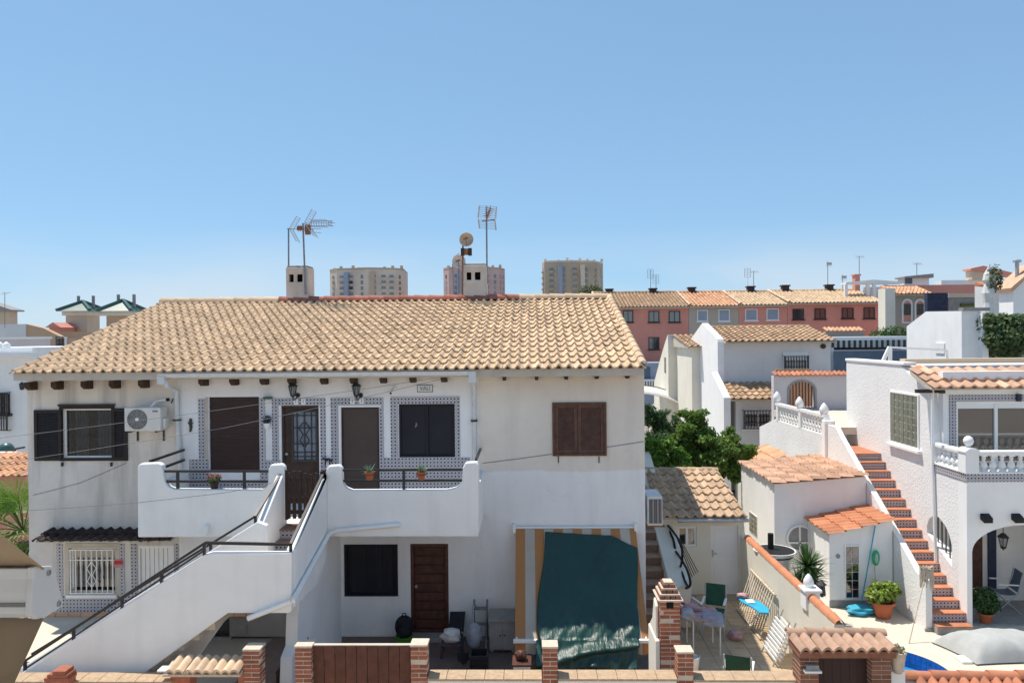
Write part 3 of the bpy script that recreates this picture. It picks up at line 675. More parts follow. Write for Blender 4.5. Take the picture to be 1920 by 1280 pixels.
for xa, xb in ((XB0, XB0+.14), (XB1-.14, XB1)):
    b = MB(); b.prism([(YF+.161, ZB), (YF+.161, zp-.02), (YF+.3, zp-.05), (YF+.42, zt+.05), (YF+.6, zt), (YW-.001, zt), (YW-.001, ZB)], 'x', xa, xb); b.build('side_wall', 'white', balc, bevel=.02)
# handrails
def rail(parent, pts, posts, w=.045, name='handrail', h2=None):
    b = MB()
    for i in range(len(pts)-1): b.bar(pts[i], pts[i+1], w, w*.8)
    o = b.build(name, 'black_metal', parent); 
    return o
def balrail(pxa, pxb, pya, pyb, py2a, py2b, posts):
    y = YF+.08; a, c = aty(pxa, pya, y), aty(pxb, pyb, y); rail(balc, [a, c], [], .05)
    a2, c2 = aty(pxa, py2a, y), aty(pxb, py2b, y); rail(balc, [a2, c2], [], .05, 'lower_rail')
    for p in posts: q = aty(p, (pya+pyb)/2, y); b = MB(); b.bar((q.x, y, zt-.03), (q.x, y, q.z), .045); b.build('rail_post', 'black_metal', balc)
balrail(285, 503, 883, 883, 902, 902, (333, 458)); balrail(641, 869, 881, 880, 901, 900, (757,))
y0, y1 = YF+.35, YW-.05; q = zp-.04
for dz in (.02, -.19): b = MB(); b.bar((XB0+.07, y0, q+dz), (XB0+.07, y1, q+dz), .045); b.build('side_rail', 'black_metal', balc)
b = MB(); b.bar((XB1-.07, YF+.45, q), (XB1-.07, y1, q), .045); b.build('side_rail', 'black_metal', balc)
# stairs ------------------------------------------------------------------
XS1 = aty(613, 940, YF).x; XS0 = aty(533, 940, YF).x; YL = 11.65
st = thing('outside_stairs', 'white plastered outside staircase with landing and black handrail', 'stairs', (XS0, YL, 0))
ZL = 2.12
nst = 4
for k in range(nst):
    z1 = ZL+(ZF-ZL)*(k+1)/nst; ya = 12.62+k*.27
    b = MB(); b.box(XS0, XS1-.131, ya, YF+.16 if k == nst-1 else ya+.27, ZL-.1, z1-.03); o = b.build('step', 'azulejo', st)
    b = MB(); b.box(XS0, XS1-.131, ya-.02, YF+.16 if k == nst-1 else ya+.2695, z1-.0295, z1); b.build('tread', 'step_brown', st)
XLL = aty(395, 1035, YL).x
b = MB(); b.box(XLL, XS1-.131, YL+.131, 12.62, ZL-.18, ZL); b.build('landing', 'terrace_floor', st)
# lower flight parallel to the facade
nlo = 13; run = .255; rise = ZL/nlo
for k in range(nlo-1):
    xa = XLL-(k+1)*run; z1 = ZL-(k+1)*rise
    b = MB(); b.box(xa, xa+run, YL+.13, 12.5, max(z1-.35, -.02), z1-.03); b.build('step', 'terrace_floor', st); b = MB(); b.box(xa-.0, xa+run+.015, YL+.13, 12.5, z1-.029, z1); b.build('tread', 'step_brown', st)
fp = poly([(547, 1036), (397, 1036), (383, 1040), (48, 1256), (-8, 1292), (-8, 1400), (190, 1320), (310, 1233), (427, 1149), (540, 1149), (546, 1146)], YL)
b = MB(); b.prism(fp, 'y', YL, YL+.13); b.build('front_parapet', 'white', st, bevel=.015)
YBK = 12.5
bp = poly([(482, 978), (398, 1030), (-40, 1300), (-40, 1400), (250, 1400), (430, 1149), (500, 1149), (500, 985)], YBK)
b = MB(); b.prism(bp, 'y', YBK, YBK+.12); b.build('rear_parapet', 'white', st, bevel=.015)
# side parapets of the upper flight
def sx(pts, X): return [(atx(x, y, X).y, atx(x, y, X).z) for x, y in pts]
rp = sx([(628, 876), (622, 890), (548, 1034), (546, 1037), (546, 1146), (594, 1096), (612, 1050), (628, 1004)], XS1)
rp = [(max(YL+.131, min(YF-.001, y)), z) for y, z in rp]
b = MB(); b.prism(rp, 'x', XS1-.13, XS1); b.build('side_parapet', 'white', st, bevel=.015)
lp = [(YF-.001, aty(520, 888, YF).z), (YBK+.121, aty(481, 984, YBK).z), (YBK+.121, ZL-.18), (YF-.001, ZB)]
b = MB(); b.prism(lp, 'x', XS0-.13, XS0-.001); b.build('side_parapet', 'white', st, bevel=.015)
b = MB(); b.prism([(YF-.002, ZB), (12.62, ZL-.18), (12.62, ZL-.06), (YF-.002, ZF-.2)], 'x', XS0, XS1-.132); b.build('soffit', 'white', st)
# handrails: front of the lower flight, landing, both sides of the upper flight
y = YL+.065
P = [aty(x, yy, y) for x, yy in ((47, 1238), (385, 1017), (545, 1020))]
rail(st, P, [], .05)
rail(st, [aty(50, 1251, y), aty(383, 1031, y)], [], .035, 'lower_rail')
for x, y0_, y1_ in ((47, 1238, 1258), (138, 1180, 1200), (229, 1120, 1142), (303, 1071, 1092), (383, 1018, 1042), (545, 1020, 1040)):
    a, c = aty(x, y0_, y), aty(x, y1_, y); b = MB(); b.bar((a.x, y, c.z-.03), (a.x, y, a.z), .04); b.build('rail_post', 'black_metal', st)
X = XS1-.065
rail(st, [aty(545, 1020, y), atx(605, 890, X)], [], .045)
X = XS0-.065; ye = YBK+.06
a = atx(526, 890, X); c = aty(478, 968, ye); rail(st, [(X, min(a.y, YF), a.z), c, aty(395, 1019, ye), aty(60, 1225, ye)], [], .045)
for px, pa, pb in ((479, 968, 990), (395, 1018, 1036)): a, c = aty(px, pa, ye), aty(px, pb, ye); b = MB(); b.bar((a.x, ye, c.z-.03), (a.x, ye, a.z), .04); b.build('rail_post', 'black_metal', st)
# supporting wall under the landing
xw = aty(500, 1200, 12.3).x
b = MB(); b.prism([(12.0, -.02), (12.0, .7), (12.05, 1.05), (12.3, 1.15), (12.35, 1.6), (12.5, ZL-.18), (12.9, ZL-.05), (13.6, ZB), (YW-.3, ZB), (YW-.3, -.02)], 'x', XS1-.34, XS1-.14); b.build('support_wall', 'white', st, bevel=.01)
# waste pipe clamped along the stairs
pp = [aty(750, 983, YF-.05), aty(632, 994, YF-.05)]; Xp = XS1+.05
pp += [atx(616, 1003, Xp), atx(549, 1126, Xp), aty(536, 1131, YL-.05), aty(465, 1159, YL-.05)]
b = MB(); b.tube(pp, .042, 10); tag(b.build('waste_pipe', 'plastic_white', smooth=True), 'white plastic waste pipe running down beside the landing', 'pipe')
c = aty(389, 988, YF-.02); b = MB(); b.tube([(c.x, YF+.01, c.z+.03), (c.x, YF-.07, c.z+.02), (c.x, YF-.1, c.z-.06), (c.x, YF-.1, c.z-.14)], .045, 10); tag(b.build('drain_spout', 'plastic_white', smooth=True), 'short white drain spout on left balcony front', 'drain')
# picket gate at the head of the stairs
gt = thing('picket_gate', 'dark wooden picket gate at head of the stairs', 'gate', ((XS0+XS1)/2, YF+.06, ZF))
x0, x1, z0, z1 = XS0+.015, XS1-.05, aty(565, 973, YF).z, aty(565, 884, YF).z
for k in range(7):
    xa = x0+(x1-x0)*(k+.18)/7; xb = x0+(x1-x0)*(k+.82)/7; b = MB(); b.box(xa, xb, YF+.04, YF+.062, z0, z1-.02+.03*math.sin(k*1.2)); b.build('picket', 'wood_dark', gt, bevel=.004)
for z in (z0+.12, z0+.36, z1-.16): b = MB(); b.box(x0, x1, YF+.0625, YF+.09, z-.035, z+.035); b.build('gate_rail', 'wood_dark', gt)
b = MB(); b.box(x0-.01, x0+.035, YF+.03, YF+.1, z0-.02, z1+.02); b.box(x1-.035, x1+.01, YF+.03, YF+.1, z0-.02, z1+.02); b.build('gate_stile', 'wood_dark', gt)
# ------------------------------------------------------------------ roof furniture
def lantern(px, py, Y, label, s=1., bracket=True, post=False, m='iron', top='wood_dark'):
    c = aty(px, py, Y); t = thing('wall_lantern', label, 'lantern', (c.x, Y, c.z-.17*s))
    z = c.z-.17*s; b = MB(); b.lathe([(.005, .34*s), (.012*s, .31*s), (.035*s, .30*s), (.105*s, .235*s), (.11*s, .225*s), (.02*s, .224*s)], (c.x, Y, z), 6); b.build('lantern_cap', m, t)
    b = MB(); b.lathe([(.05*s, .04*s), (.088*s, .223*s)], (c.x, Y, z), 6); b.build('lantern_glass', 'glass', t)
    b = MB()
    for k in range(6): a = k*math.pi/3; b.bar((c.x+.05*s*math.cos(a), Y+.05*s*math.sin(a), z+.04*s), (c.x+.089*s*math.cos(a), Y+.089*s*math.sin(a), z+.224*s), .01*s)
    b.lathe([(.004, -.03*s), (.02*s, .0), (.055*s, .025*s), (.055*s, .042*s)], (c.x, Y, z), 6); b.build('lantern_frame', m, t)
    b = MB(); b.lathe([(.012*s, .05*s), (.02*s, .1*s), (.012*s, .16*s), (.002, .17*s)], (c.x, Y, z), 8); b.build('bulb', 'plastic_white', t)
    return t, c, z
for px, lab in ((549, 'black wall lantern above the barred entrance door'), (668, 'black wall lantern above the plain taupe door')):
    t, c, z = lantern(px, 729, YW-.17, lab); b = MB(); b.tube([(c.x, YW-.17, z-.02), (c.x+.02, YW-.15, z-.06), (c.x+.05, YW-.08, z-.02), (c.x+.055, YW-.02, z+.04)], .014, 6)
    b.lathe([(.05, -.022), (.045, -.0), (.04, .0005)], (c.x+.055, YW-.001, z+.03), 10, 'y'); b.build('bracket', 'iron', t, smooth=True)
def chimney(px0, px1, pyt, pyb, Y, depth, label, cut=True, cap=True):
    x0, x1, zb, zt_ = fr(px0, pyt, px1, pyb, Y); t = thing('chimney', label, 'chimney', ((x0+x1)/2, Y, zb-.3))
    zo0, zo1 = zt_-.42, zt_-.2; w_ = x1-x0; b = MB()
    b.wall(x0, x1, zb-.4, zt_, [(x0+w_*.14, x0+w_*.34, zo0, zo1), (x0+w_*.5, x0+w_*.74, zo0, zo1)], Y, Y+.08)
    b.box(x0, x0+.08, Y+.08, Y+depth, zb-.4, zt_); b.box(x1-.08, x1, Y+.08, Y+depth, zb-.4, zt_); b.box(x0+.08, x1-.08, Y+depth-.08, Y+depth, zb-.4, zt_)
    b.build('shaft', 'chimney', t, bevel=.02)
    b = MB(); b.box(x0+.02, x1-.02, Y+.03, Y+depth-.02, zt_, zt_+.05); b.build('cap', 'concrete', t, bevel=.02)
    b = MB(); b.box(x0+.081, x1-.081, Y+.2, Y+.22, zb-.3, zt_); b.build('flue', 'dark', t)
    return t, x0, x1, zb, zt_
tL, lx0, lx1, lzb, lzt = chimney(536, 578, 501, 562, YR-.1, .62, 'stained white chimney with two vent holes under a pair of masts')
tR, rx0, rx1, rzb, rzt = chimney(869, 912, 497, 555, YR-.1, .7, 'stained plaster chimney beside the satellite dishes')
def mast(name, label, a, bpt, r=.022, m='pole', cat='antenna'):
    t = thing(name, label, cat, a); b = MB(); b.tube([a, bpt], r, 8); b.build('mast', m, t, smooth=True); return t
def vgrid(t, c, ang_up, ang_dn, wdt, ln, fwd):
    """corner reflector: two grids of rods opening from c"""
    b = MB()
    for ang in (ang_up, ang_dn):
        d = Vector((fwd*math.cos(ang), 0, math.sin(ang)))
        for s_ in (-1, 1): b.bar(c+Vector((0, s_*wdt/2, 0)), c+Vector((0, s_*wdt/2, 0))+d*ln, .014)
        for k in range(7): p = c+d*(ln*(k+.5)/7); b.bar(p-Vector((0, wdt/2, 0)), p+Vector((0, wdt/2, 0)), .01)
    b.build('reflector', 'zinc', t)
YA = YR+.15
a = aty(541, 503, YA); c = aty(541, 428, YA); ta = mast('tv_antenna', 'short antenna with corner reflector on the left chimney mast', a-Vector((0, 0, .4)), c, .024)
c2 = aty(546, 430, YA); vgrid(ta, c2, math.radians(58), math.radians(-62), .35, .42, 1)
e = aty(588, 431, YA); b = MB(); b.bar(aty(538, 429, YA), e, .022); b.build('boom', 'zinc', ta)
b = MB(); q = aty(560, 428, YA)
for k in range(5): b.bar(q+Vector((k*.06, -.12, 0)), q+Vector((k*.06, .12, 0)), .012); b.bar(q+Vector((k*.06, 0, -.1)), q+Vector((k*.06, 0, .1)), .012)
b.box(q.x-.04, q.x+.1, YA-.05, YA+.05, q.z-.06, q.z+.06); b.build('directors', 'rust', ta)
a = aty(573, 552, YR-.16); c = aty(568, 419, YR-.16); tb = mast('tv_antenna', 'taller antenna with long multi element boom strapped to left chimney', a, c, .026)
YA2 = YR-.16; vgrid(tb, aty(575, 420, YA2), math.radians(60), math.radians(-55), .45, .45, 1)
b = MB()
for d0, d1 in (((566, 419), (628, 418)), ((580, 416), (624, 414)), ((580, 424), (626, 424)), ((576, 429), (602, 429)), ((578, 434), (602, 437))): b.bar(aty(*d0, YA2), aty(*d1, YA2), .016)
b.build('boom', 'zinc', tb)
b = MB()
for k in range(9): q = aty(584+k*4.6, 419, YA2); s_ = .09 if k < 7 else .05; b.bar(q+Vector((0, -.18, s_)), q+Vector((0, .18, s_)), .01); b.bar(q+Vector((0, -.18, -s_)), q+Vector((0, .18, -s_)), .01); b.bar(q+Vector((0, 0, -s_)), q+Vector((0, 0, s_)), .01)
q = aty(576, 432, YA2); b.box(q.x-.05, q.x+.09, YA2-.05, YA2+.05, q.z-.12, q.z+.16); b.build('directors', 'rust', tb)
# big grid antenna over the right chimney
YG = YR+.25; a = aty(913, 500, YG); c = aty(912, 388, YG); tg = mast('tv_antenna', 'tall grid antenna with square reflector panels on right mast', a-Vector((0, 0, .5)), c, .024)
b = MB()
def P2(x, y, dy=0): q = aty(x, y, YG); return Vector((q.x, YG+dy, q.z))
for s0, s1 in (((899, 386), (896, 408)), ((931, 388), (929, 410)), ((897, 411), (899, 428)), ((928, 413), (930, 431)), ((913, 386), (913, 412))): b.bar(P2(*s0, -.05), P2(*s1, .05), .03)
for k in range(7): b.bar(P2(899-k*.5, 386+k*3.5), P2(931-k*.4, 388+k*3.5), .011)
for k in range(6): b.bar(P2(897+k*.4, 412+k*3.1), P2(928+k*.4, 414+k*3.2), .011)
b.build('reflector', 'zinc', tg)
b = MB(); b.bar(P2(904, 414), P2(928, 412), .03); b.bar(P2(912, 413, .02), P2(922, 398, -.7), .03); b.build('boom', 'rust', tg)
b = MB()
for k in range(5): q = P2(913+k*2.2, 409-k*2.6, -.3-.09*k); b.bar(q+Vector((-.1, 0, .03)), q+Vector((.1, 0, -.03)), .014); b.bar(q+Vector((0, 0, -.07)), q+Vector((0, 0, .09)), .014)
b.build('directors', 'rust', tg)
# satellite dishes on a common post
YD = YR-.2; a = aty(867, 553, YD); c = aty(868, 455, YD); td = mast('satellite_dish', 'round beige satellite dish high on a rusty post by right chimney', a, c, .024, 'rust', 'satellite dish')
def dish(t, px, py, Y, r, m='dish'):
    c = aty(px, py, Y); prof = [(.001, .0), (r*.35, -.02), (r*.7, -.06), (r, -.12), (r*1.03, -.115), (r*.72, -.04), (r*.35, .005), (.001, .02)]
    b = MB(); b.lathe(prof, c, 24, 'y'); b.build('dish', m, t, smooth='all')
    b = MB(); b.bar(c+Vector((0, 0, -r*.9)), c+Vector((0, -.35, -r*.1)), .018); b.bar(c+Vector((-.06, -.35, -r*.1)), c+Vector((.06, -.35, r*.1)), .05); b.build('feed_arm', 'rust', t)
dish(td, 875, 450, YD, .195)
q = aty(875, 473, YD); b = MB(); b.box(q.x-.16, q.x-.06, YD-.1, YD+.0, q.z-.1, q.z+.11); b.box(q.x+.05, q.x+.15, YD-.1, YD, q.z-.1, q.z+.11); b.build('speaker_box', 'wood_dark', td)
b = MB(); b.box(q.x-.059, q.x+.049, YD-.08, YD-.01, q.z-.08, q.z+.1); b.build('bracket', 'rust', td)
c = aty(861, 491, YD+.3); t2 = thing('satellite_dish', 'white satellite dish set low behind the rusty post', 'satellite dish', (c.x, YD+.3, ZR+.1)); dish(t2, 861, 491, YD+.3, .19, 'cloth_white')
b = MB(); b.tube([(c.x-.02, YD+.34, ZR+.1), (c.x-.02, YD+.34, c.z)], .02, 8); b.tube([(c.x-.16, YD+.36, ZR+.1), (c.x-.2, YD+.36, c.z-.05), (c.x-.15, YD+.36, c.z+.17), (c.x, YD+.36, c.z+.25)], .014, 6); b.build('stand', 'pole', t2)
for px, py in ((353, 560), (493, 549), (503, 549)):
    pass
# ------------------------------------------------------------------ front yard and street fence
YS = 11.2
b = MB(); b.box(aty(560, 1200, 14).x-1.0, XR-.01, YS+.12, YW-.001, -.04, .0); struct(b.build('porch', 'porch_floor'))
b = MB(); b.box(XL-2, aty(560, 1200, 14).x-1.0, YS+.12, 13.3, -.041, -.002); struct(b.build('yard', 'concrete'))
BR = {}
def brick_mesh(sx_, sy_, sz_, m='brick'):
    k = (sx_, sy_, sz_, m)
    if k not in BR:
        c = .006; V = []; x, y, z = sx_/2, sy_/2, sz_
        me = bpy.data.meshes.new('brick'); mb = MB(); mb.box(-x, x, -y, y, 0, z); me.from_pydata(mb.v, [], mb.f); me.materials.append(MATS[m]); BR[k] = me
    return BR[k]
def brick_pillar(name, label, x0, x1, y0, y1, z0, z1, cap='mortar', z_from=None, m='brick', cat='pillar', group=None):
    t = thing(name, label, cat, ((x0+x1)/2, (y0+y1)/2, z0), group); P = off(t)
    b = MB(); b.box(x0+.008, x1-.008, y0+.008, y1-.008, z0, z1-.02); b.build('core', 'mortar', t)
    course = .0665; n = int((z1-z0)/course); wx, wy = x1-x0, y1-y0
    start = max(0, int((z_from-z0)/course)) if z_from else 0
    for k in range(start, n):
        z = z1-(n-k)*course
        nx = max(1, round(wx/.25)); 
        if k % 2 == 0: cells = [(x0+wx*(i+.5)/nx, y0+wy*.25, wx/nx-.012, wy/2-.012) for i in range(nx)]+[(x0+wx*(i+.5)/nx, y0+wy*.75, wx/nx-.012, wy/2-.012) for i in range(nx)]
        else:
            n2 = nx*2 if nx == 1 else nx+1; off_ = [0]
            if nx == 1: ed = [0, .5, 1]
            else: ed = [0]+[(i+.5)/nx for i in range(nx)]+[1]
            cells = [(x0+wx*(ed[i]+ed[i+1])/2, y0+wy*.5, wx*(ed[i+1]-ed[i])-.012, wy) for i in range(len(ed)-1)]
        for cx_, cy_, sx_, sy_ in cells:
            me = brick_mesh(round(sx_, 3), round(sy_, 3), .050, m)
            M = Matrix.Rotation(random.uniform(-.012, .012), 4, 'Z'); M.translation = Vector((cx_+random.uniform(-.003, .003), cy_+random.uniform(-.003, .003), z)) - P
            inst('brick', me, t, M, random.random())
    b = MB(); b.box(x0-.006, x1+.006, y0-.006, y1+.006, z1-.012, z1+.022); b.build('cap', cap, t, bevel=.008)
    return t
def pil(px0, px1, pyt, label, Y=YS, dep=.25):
    x0, x1, _, z1 = fr(px0, pyt, px1, pyt+10, Y); return brick_pillar('brick_pillar', label, x0, x1, Y, Y+dep, -.02, z1, z_from=z1-.85, group='brick pillars along the street fence')
pil(455, 487, 1219, 'brick pillar beside the pale tiled letterbox canopy'); pil(552, 584, 1213, 'brick pillar at the hinge side of plank gate')
pil(769, 801, 1211, 'pale topped brick pillar between plank gate and yard clutter'); pil(1017, 1046, 1214, 'brick pillar standing in front of green tarpaulin')
pil(1270, 1301, 1224, 'short brick pillar beside the barbecue chimney')
def fence(px0, px1, pyt, label, cop='coping', nt=None):
    x0, x1, _, z1 = fr(px0, pyt, px1, pyt+10, YS); t = thing('street_wall', label, 'wall', ((x0+x1)/2, YS+.12, 0))
    b = MB(); b.box(x0, x1, YS+.03, YS+.21, -.02, z1-.05); b.build('wall', 'white', t)
    n = max(2, round((x1-x0)/.3))
    for k in range(n):
        a, c = x0+(x1-x0)*k/n, x0+(x1-x0)*(k+1)/n; b = MB(); b.prism([(YS-.04, z1-.05), (YS-.04, z1-.015), (YS+.12, z1), (YS+.28, z1-.015), (YS+.28, z1-.05)], 'x', a+.003, c-.003)
        b.build('coping_tile', cop, t, bevel=.005).color = (random.random(),)*3+(1,)
fence(801.5, 1016.5, 1268, 'low wall with tan stone coping before the yard clutter'); fence(1046.5, 1269.5, 1268, 'low wall with tan stone coping before the awning')
fence(1301.5, 1492, 1270, 'low wall with tan coping before the tiled patio'); fence(-60, 325, 1273, 'low wall with brown coping below the outside stairs')
x0, x1, z0, z1 = fr(585, 1214, 768, 1300, YS)
pg = thing('plank_gate', 'reddish brown wooden plank gate between two brick pillars', 'gate', ((x0+x1)/2, YS+.1, 0))
npk = 9
for k in range(npk):
    a, c = x0+(x1-x0)*k/npk, x0+(x1-x0)*(k+1)/npk; b = MB(); b.box(a+.004, c-.004, YS+.08, YS+.11, .06, z1-.004*(k % 3)); b.build('plank', 'wood_gate', pg, bevel=.004).color = (random.random(),)*3+(1,)
for z in (z1-.28, .3): b = MB(); b.box(x0, x1, YS+.1105, YS+.14, z-.05, z+.05); b.build('gate_rail', 'wood_gate', pg)
b = MB(); b.box(x0, x1, YS+.075, YS+.145, z1+.001, z1+.014); b.build('top_trim', 'fascia', pg)
# tiled canopy over letterboxes, stepped brick end beside it
x0, x1, z0, z1 = fr(318, 1234, 455, 1262, YS)
lc = thing('letterbox_canopy', 'small canopy of pale barrel tiles beside a brick pillar', 'canopy', ((x0+x1)/2, YS, 0))
zb_ = aty(390, 1262, YS-.12).z
roof_tiles(lc, (x0, YS-.14, zb_-.02), (x1-x0, 0, 0), (0, .34, .09), 8, 1, 'tile_pale', amp=.055, kind='barrel')
b = MB(); b.prism([(YS-.1, zb_-.06), (YS-.1, zb_-.025), (YS+.22, zb_+.055), (YS+.22, zb_-.01)], 'x', x0-.06, x1+.0); b.build('canopy_board', 'mortar', lc)
b = MB(); b.box(x0, x0+.3, YS+.02, YS+.25, 0, zb_+.0); b.box(x1-.08, x1, YS+.02, YS+.25, 0, zb_+.0); b.build('pier', 'brick', lc)
b = MB(); b.box(x0-.16, x0+.03, YS-.08, YS+.1, zb_+.0, zb_+.025); b.build('ledge', 'white', lc, bevel=.008)
be = thing('brick_steps', 'stepped brick end of the wall below outside stairs', 'wall end', (aty(105, 1260, YS-.1).x, YS-.1, 0))
for k, (pa, pb, py) in enumerate(((82, 128, 1271), (88, 126, 1264.5), (98, 122, 1258))):
    x0, x1, _, z1 = fr(pa, py, pb, py+6, YS-.2); b = MB(); b.box(x0, x1, YS-.2-.0, YS+.02, z1-.05, z1); b.build('brick', 'brick', be, bevel=.005).color = (random.random(),)*3+(1,)
b = MB(); b.box(*fr(84, 1300, 126, 1310, YS-.2)[:2], YS-.18, YS+.02, 0, aty(100, 1271, YS-.2).z); b.build('pier', 'brick', be)
# ---- awning with tarpaulin
AY0, AZ0 = YW-.1, aty(1080, 991, YW-.1).z; AY1 = 13.75; AZ1 = aty(1090, 1200, AY1).z
ax0, ax1 = aty(967, 1000, AY0).x, aty(1192, 1000, AY0).x
MATS['awning_stripe'].node_tree.nodes
for nd in MATS['awning_stripe'].node_tree.nodes:
    if nd.type == 'MATH' and nd.operation == 'ADD': nd.inputs[1].default_value = -ax0 + .195*4
aw = thing('awning', 'orange and cream striped awning lowered over the ground floor window', 'awning', ((ax0+ax1)/2, YW, 0))
def awp(u, v): x = ax0+(ax1-ax0)*u; y = AY0+(AY1-AY0)*v; z = AZ0+(AZ1-AZ0)*v; return Vector((x, y, z-.06*math.sin(math.pi*v)*(.6+.4*math.sin(math.pi*u))))
b = MB(); nu, nv = 26, 20
b.add([awp(i/nu, j/nv) for j in range(nv+1) for i in range(nu+1)], [(j*(nu+1)+i, j*(nu+1)+i+1, (j+1)*(nu+1)+i+1, (j+1)*(nu+1)+i) for j in range(nv) for i in range(nu)]); b.build('canvas', 'awning_stripe', aw, smooth='all')
b = MB(); b.add([(ax0+(ax1-ax0)*i/30, AY1-.02+.012*math.sin(i*1.7), AZ1-.02) for i in range(31)]+[(ax0+(ax1-ax0)*i/30, AY1-.03+.02*math.sin(i*1.7), AZ1-.24+.018*math.cos(i*math.pi/1.5)) for i in range(31)], [(i, i+1, 32+i, 31+i) for i in range(30)]); b.build('valance', 'awning_stripe', aw)
b = MB(); b.box(ax0-.03, aty(1222, 1200, AY1).x, AY1-.05, AY1+.03, AZ1-.035, AZ1+.025); b.build('front_bar', 'plastic_white', aw, bevel=.008)
b = MB(); b.tube([(ax0-.02, AY0+.03, AZ0+.02), (ax1+.02, AY0+.03, AZ0+.02)], .022, 12); b.build('roller', 'plastic_white', aw, smooth=True)
for x in (ax0-.03, ax1+.0):
    b = MB(); b.box(x-.03, x+.03, AY0-.04, YW-.001, AZ0-.08, AZ0+.1); b.build('bracket', 'plastic_white', aw)
for x in (ax0+.03, aty(1215, 1200, AY1).x-.03):
    b = MB(); b.tube([(x, YW-.05, AZ1+.75), (x+.03, 14.5, AZ1+.3), (x, AY1+.02, AZ1+.02)], .018, 8); b.build('arm', 'plastic_white', aw, smooth=True)
# tarpaulin
def tarp_pt(u, v):
    # u across, v down: 0..0.74 on the canvas, then over the bar and hanging
    L = [(.245, .03), (.19, .80), (.165, 1.0)]; top_v = .035+.05*u+(.10*max(0, (u-.72)/.28))
    if v < .72:
        s = v/.72; vv = top_v+(1.0-top_v)*s; ul = .245-.085*s**.8+.012*math.sin(s*7); ur = .99-.07*s+.006*math.sin(s*9)
        p = awp(ul+(ur-ul)*u, vv); nrm = Vector((0, -.68, .73)); p += nrm*.035
        amp = .010+.03*max(0, s-.5)
        w_ = math.sin(u*26+s*17)*.5+math.sin(u*43-s*23+1)*.3+math.sin(u*11+s*31)*.4+math.sin(u*67+s*51)*.22
        p += nrm*amp*w_; p += nrm*.035*math.exp(-((u-(.78-.55*s))/.06)**2)*(1-abs(s-.5)); p += nrm*.025*math.exp(-((u-(.92-.35*s))/.05)**2)*s; p += nrm*.02*math.exp(-((u-(.55-.5*s))/.05)**2)*s
        return p
    s = (v-.72)/.28; ul = .16-.012*s; ur = .92-.03*s; u2 = ul+(ur-ul)*u
    dr = (.46-.07*u+.05*math.sin(u*9))
    w_ = math.sin(u*30)*.5+math.sin(u*53+s*6)*.35+math.sin(u*14+s*9)*.4
    fold = .13*math.exp(-((s-(.75-.6*u))/.16)**2)
    return Vector((ax0+(ax1-ax0)*u2, AY1-.06-.30*s**1.2-fold+.03*w_*(.4+s), AZ1+.045-dr*s-.015*w_*s+.03*math.sin(s*3.1)))
nu, nv = 60, 70; b = MB()
b.add([tarp_pt(i/nu, j/nv) for j in range(nv+1) for i in range(nu+1)], [(j*(nu+1)+i, j*(nu+1)+i+1, (j+1)*(nu+1)+i+1, (j+1)*(nu+1)+i) for j in range(nv) for i in range(nu)])
tp = tag(b.build('tarpaulin', 'tarp', smooth='all'), 'crumpled dark green tarpaulin tied over the striped awning', 'tarpaulin')
sm = tp.modifiers.new('thickness', 'SOLIDIFY'); sm.thickness = .004
# ---- clutter in the yard
def lumpy(b, c, r, n=18, m=12, seed=0, amp=.12, pw=1.0):
    c = Vector(c); rnd = random.Random(seed); ph = [rnd.uniform(0, 6) for _ in range(8)]
    V = []
    for j in range(m+1):
        th = math.pi*j/m
        for i in range(n):
            a = 2*math.pi*i/n; k = 1+amp*(math.sin(3*a+ph[0]+2*th)+.7*math.sin(5*a+ph[1]-3*th)+.6*math.sin(7*th+ph[2]+a))*.6*math.sin(th)
            V.append(c+Vector((r[0]*math.sin(th)**pw*math.cos(a)*k, r[1]*math.sin(th)**pw*math.sin(a)*k, -r[2]*math.cos(th))))
    b.add(V, [(j*n+i, j*n+(i+1) % n, (j+1)*n+(i+1) % n, (j+1)*n+i) for j in range(m) for i in range(n)]); return b
def floor_at(px, Y): return aty(px, 1200, Y).x
x = floor_at(758, 15.1)
t = thing('plant_tub', 'bright green plastic tub below the black backpack', 'tub', (x, 15.1, 0)); b = MB(); b.lathe([(.14, 0), (.17, .16), (.185, .165), (.185, .19), (.165, .19), (.15, .15), (.001, .15)], (x, 15.1, 0), 18); b.build('tub', 'green_pot', t, smooth=True)
t = thing('backpack', 'bulging black backpack standing on a green tub', 'backpack', (x, 15.1, .16)); b = MB(); lumpy(b, (x, 15.12, .36), (.185, .14, .22), seed=3, amp=.06, pw=.7); b.build('bag', 'cloth_black', t, smooth='all')
b = MB(); lumpy(b, (x+.01, 14.99, .29), (.12, .06, .11), seed=5, amp=.05, pw=.7); b.build('pocket', 'cloth_black', t, smooth='all'); b = MB(); b.tube([(x-.05, 15.12, .55), (x-.03, 15.12, .63), (x+.03, 15.12, .63), (x+.05, 15.12, .55)], .012, 6); b.build('handle', 'cloth_black', t)
x0, x1, z0, z1 = fr(842, 1154, 871, 1197, 15.2)
t = thing('black_panel', 'flat black panel leaning on wall beside plank door', 'panel', ((x0+x1)/2, 15.25, 0)); b = MB(); b.add([(x0-.02, 15.05, z0), (x1-.03, 15.05, z0), (x1, 15.42, z1), (x0, 15.42, z1), (x0-.02, 15.08, z0), (x1-.03, 15.08, z0), (x1, 15.45, z1), (x0, 15.45, z1)], [(0, 1, 2, 3), (7, 6, 5, 4), (0, 4, 5, 1), (1, 5, 6, 2), (2, 6, 7, 3), (3, 7, 4, 0)]); b.build('panel', 'screen_navy', t)
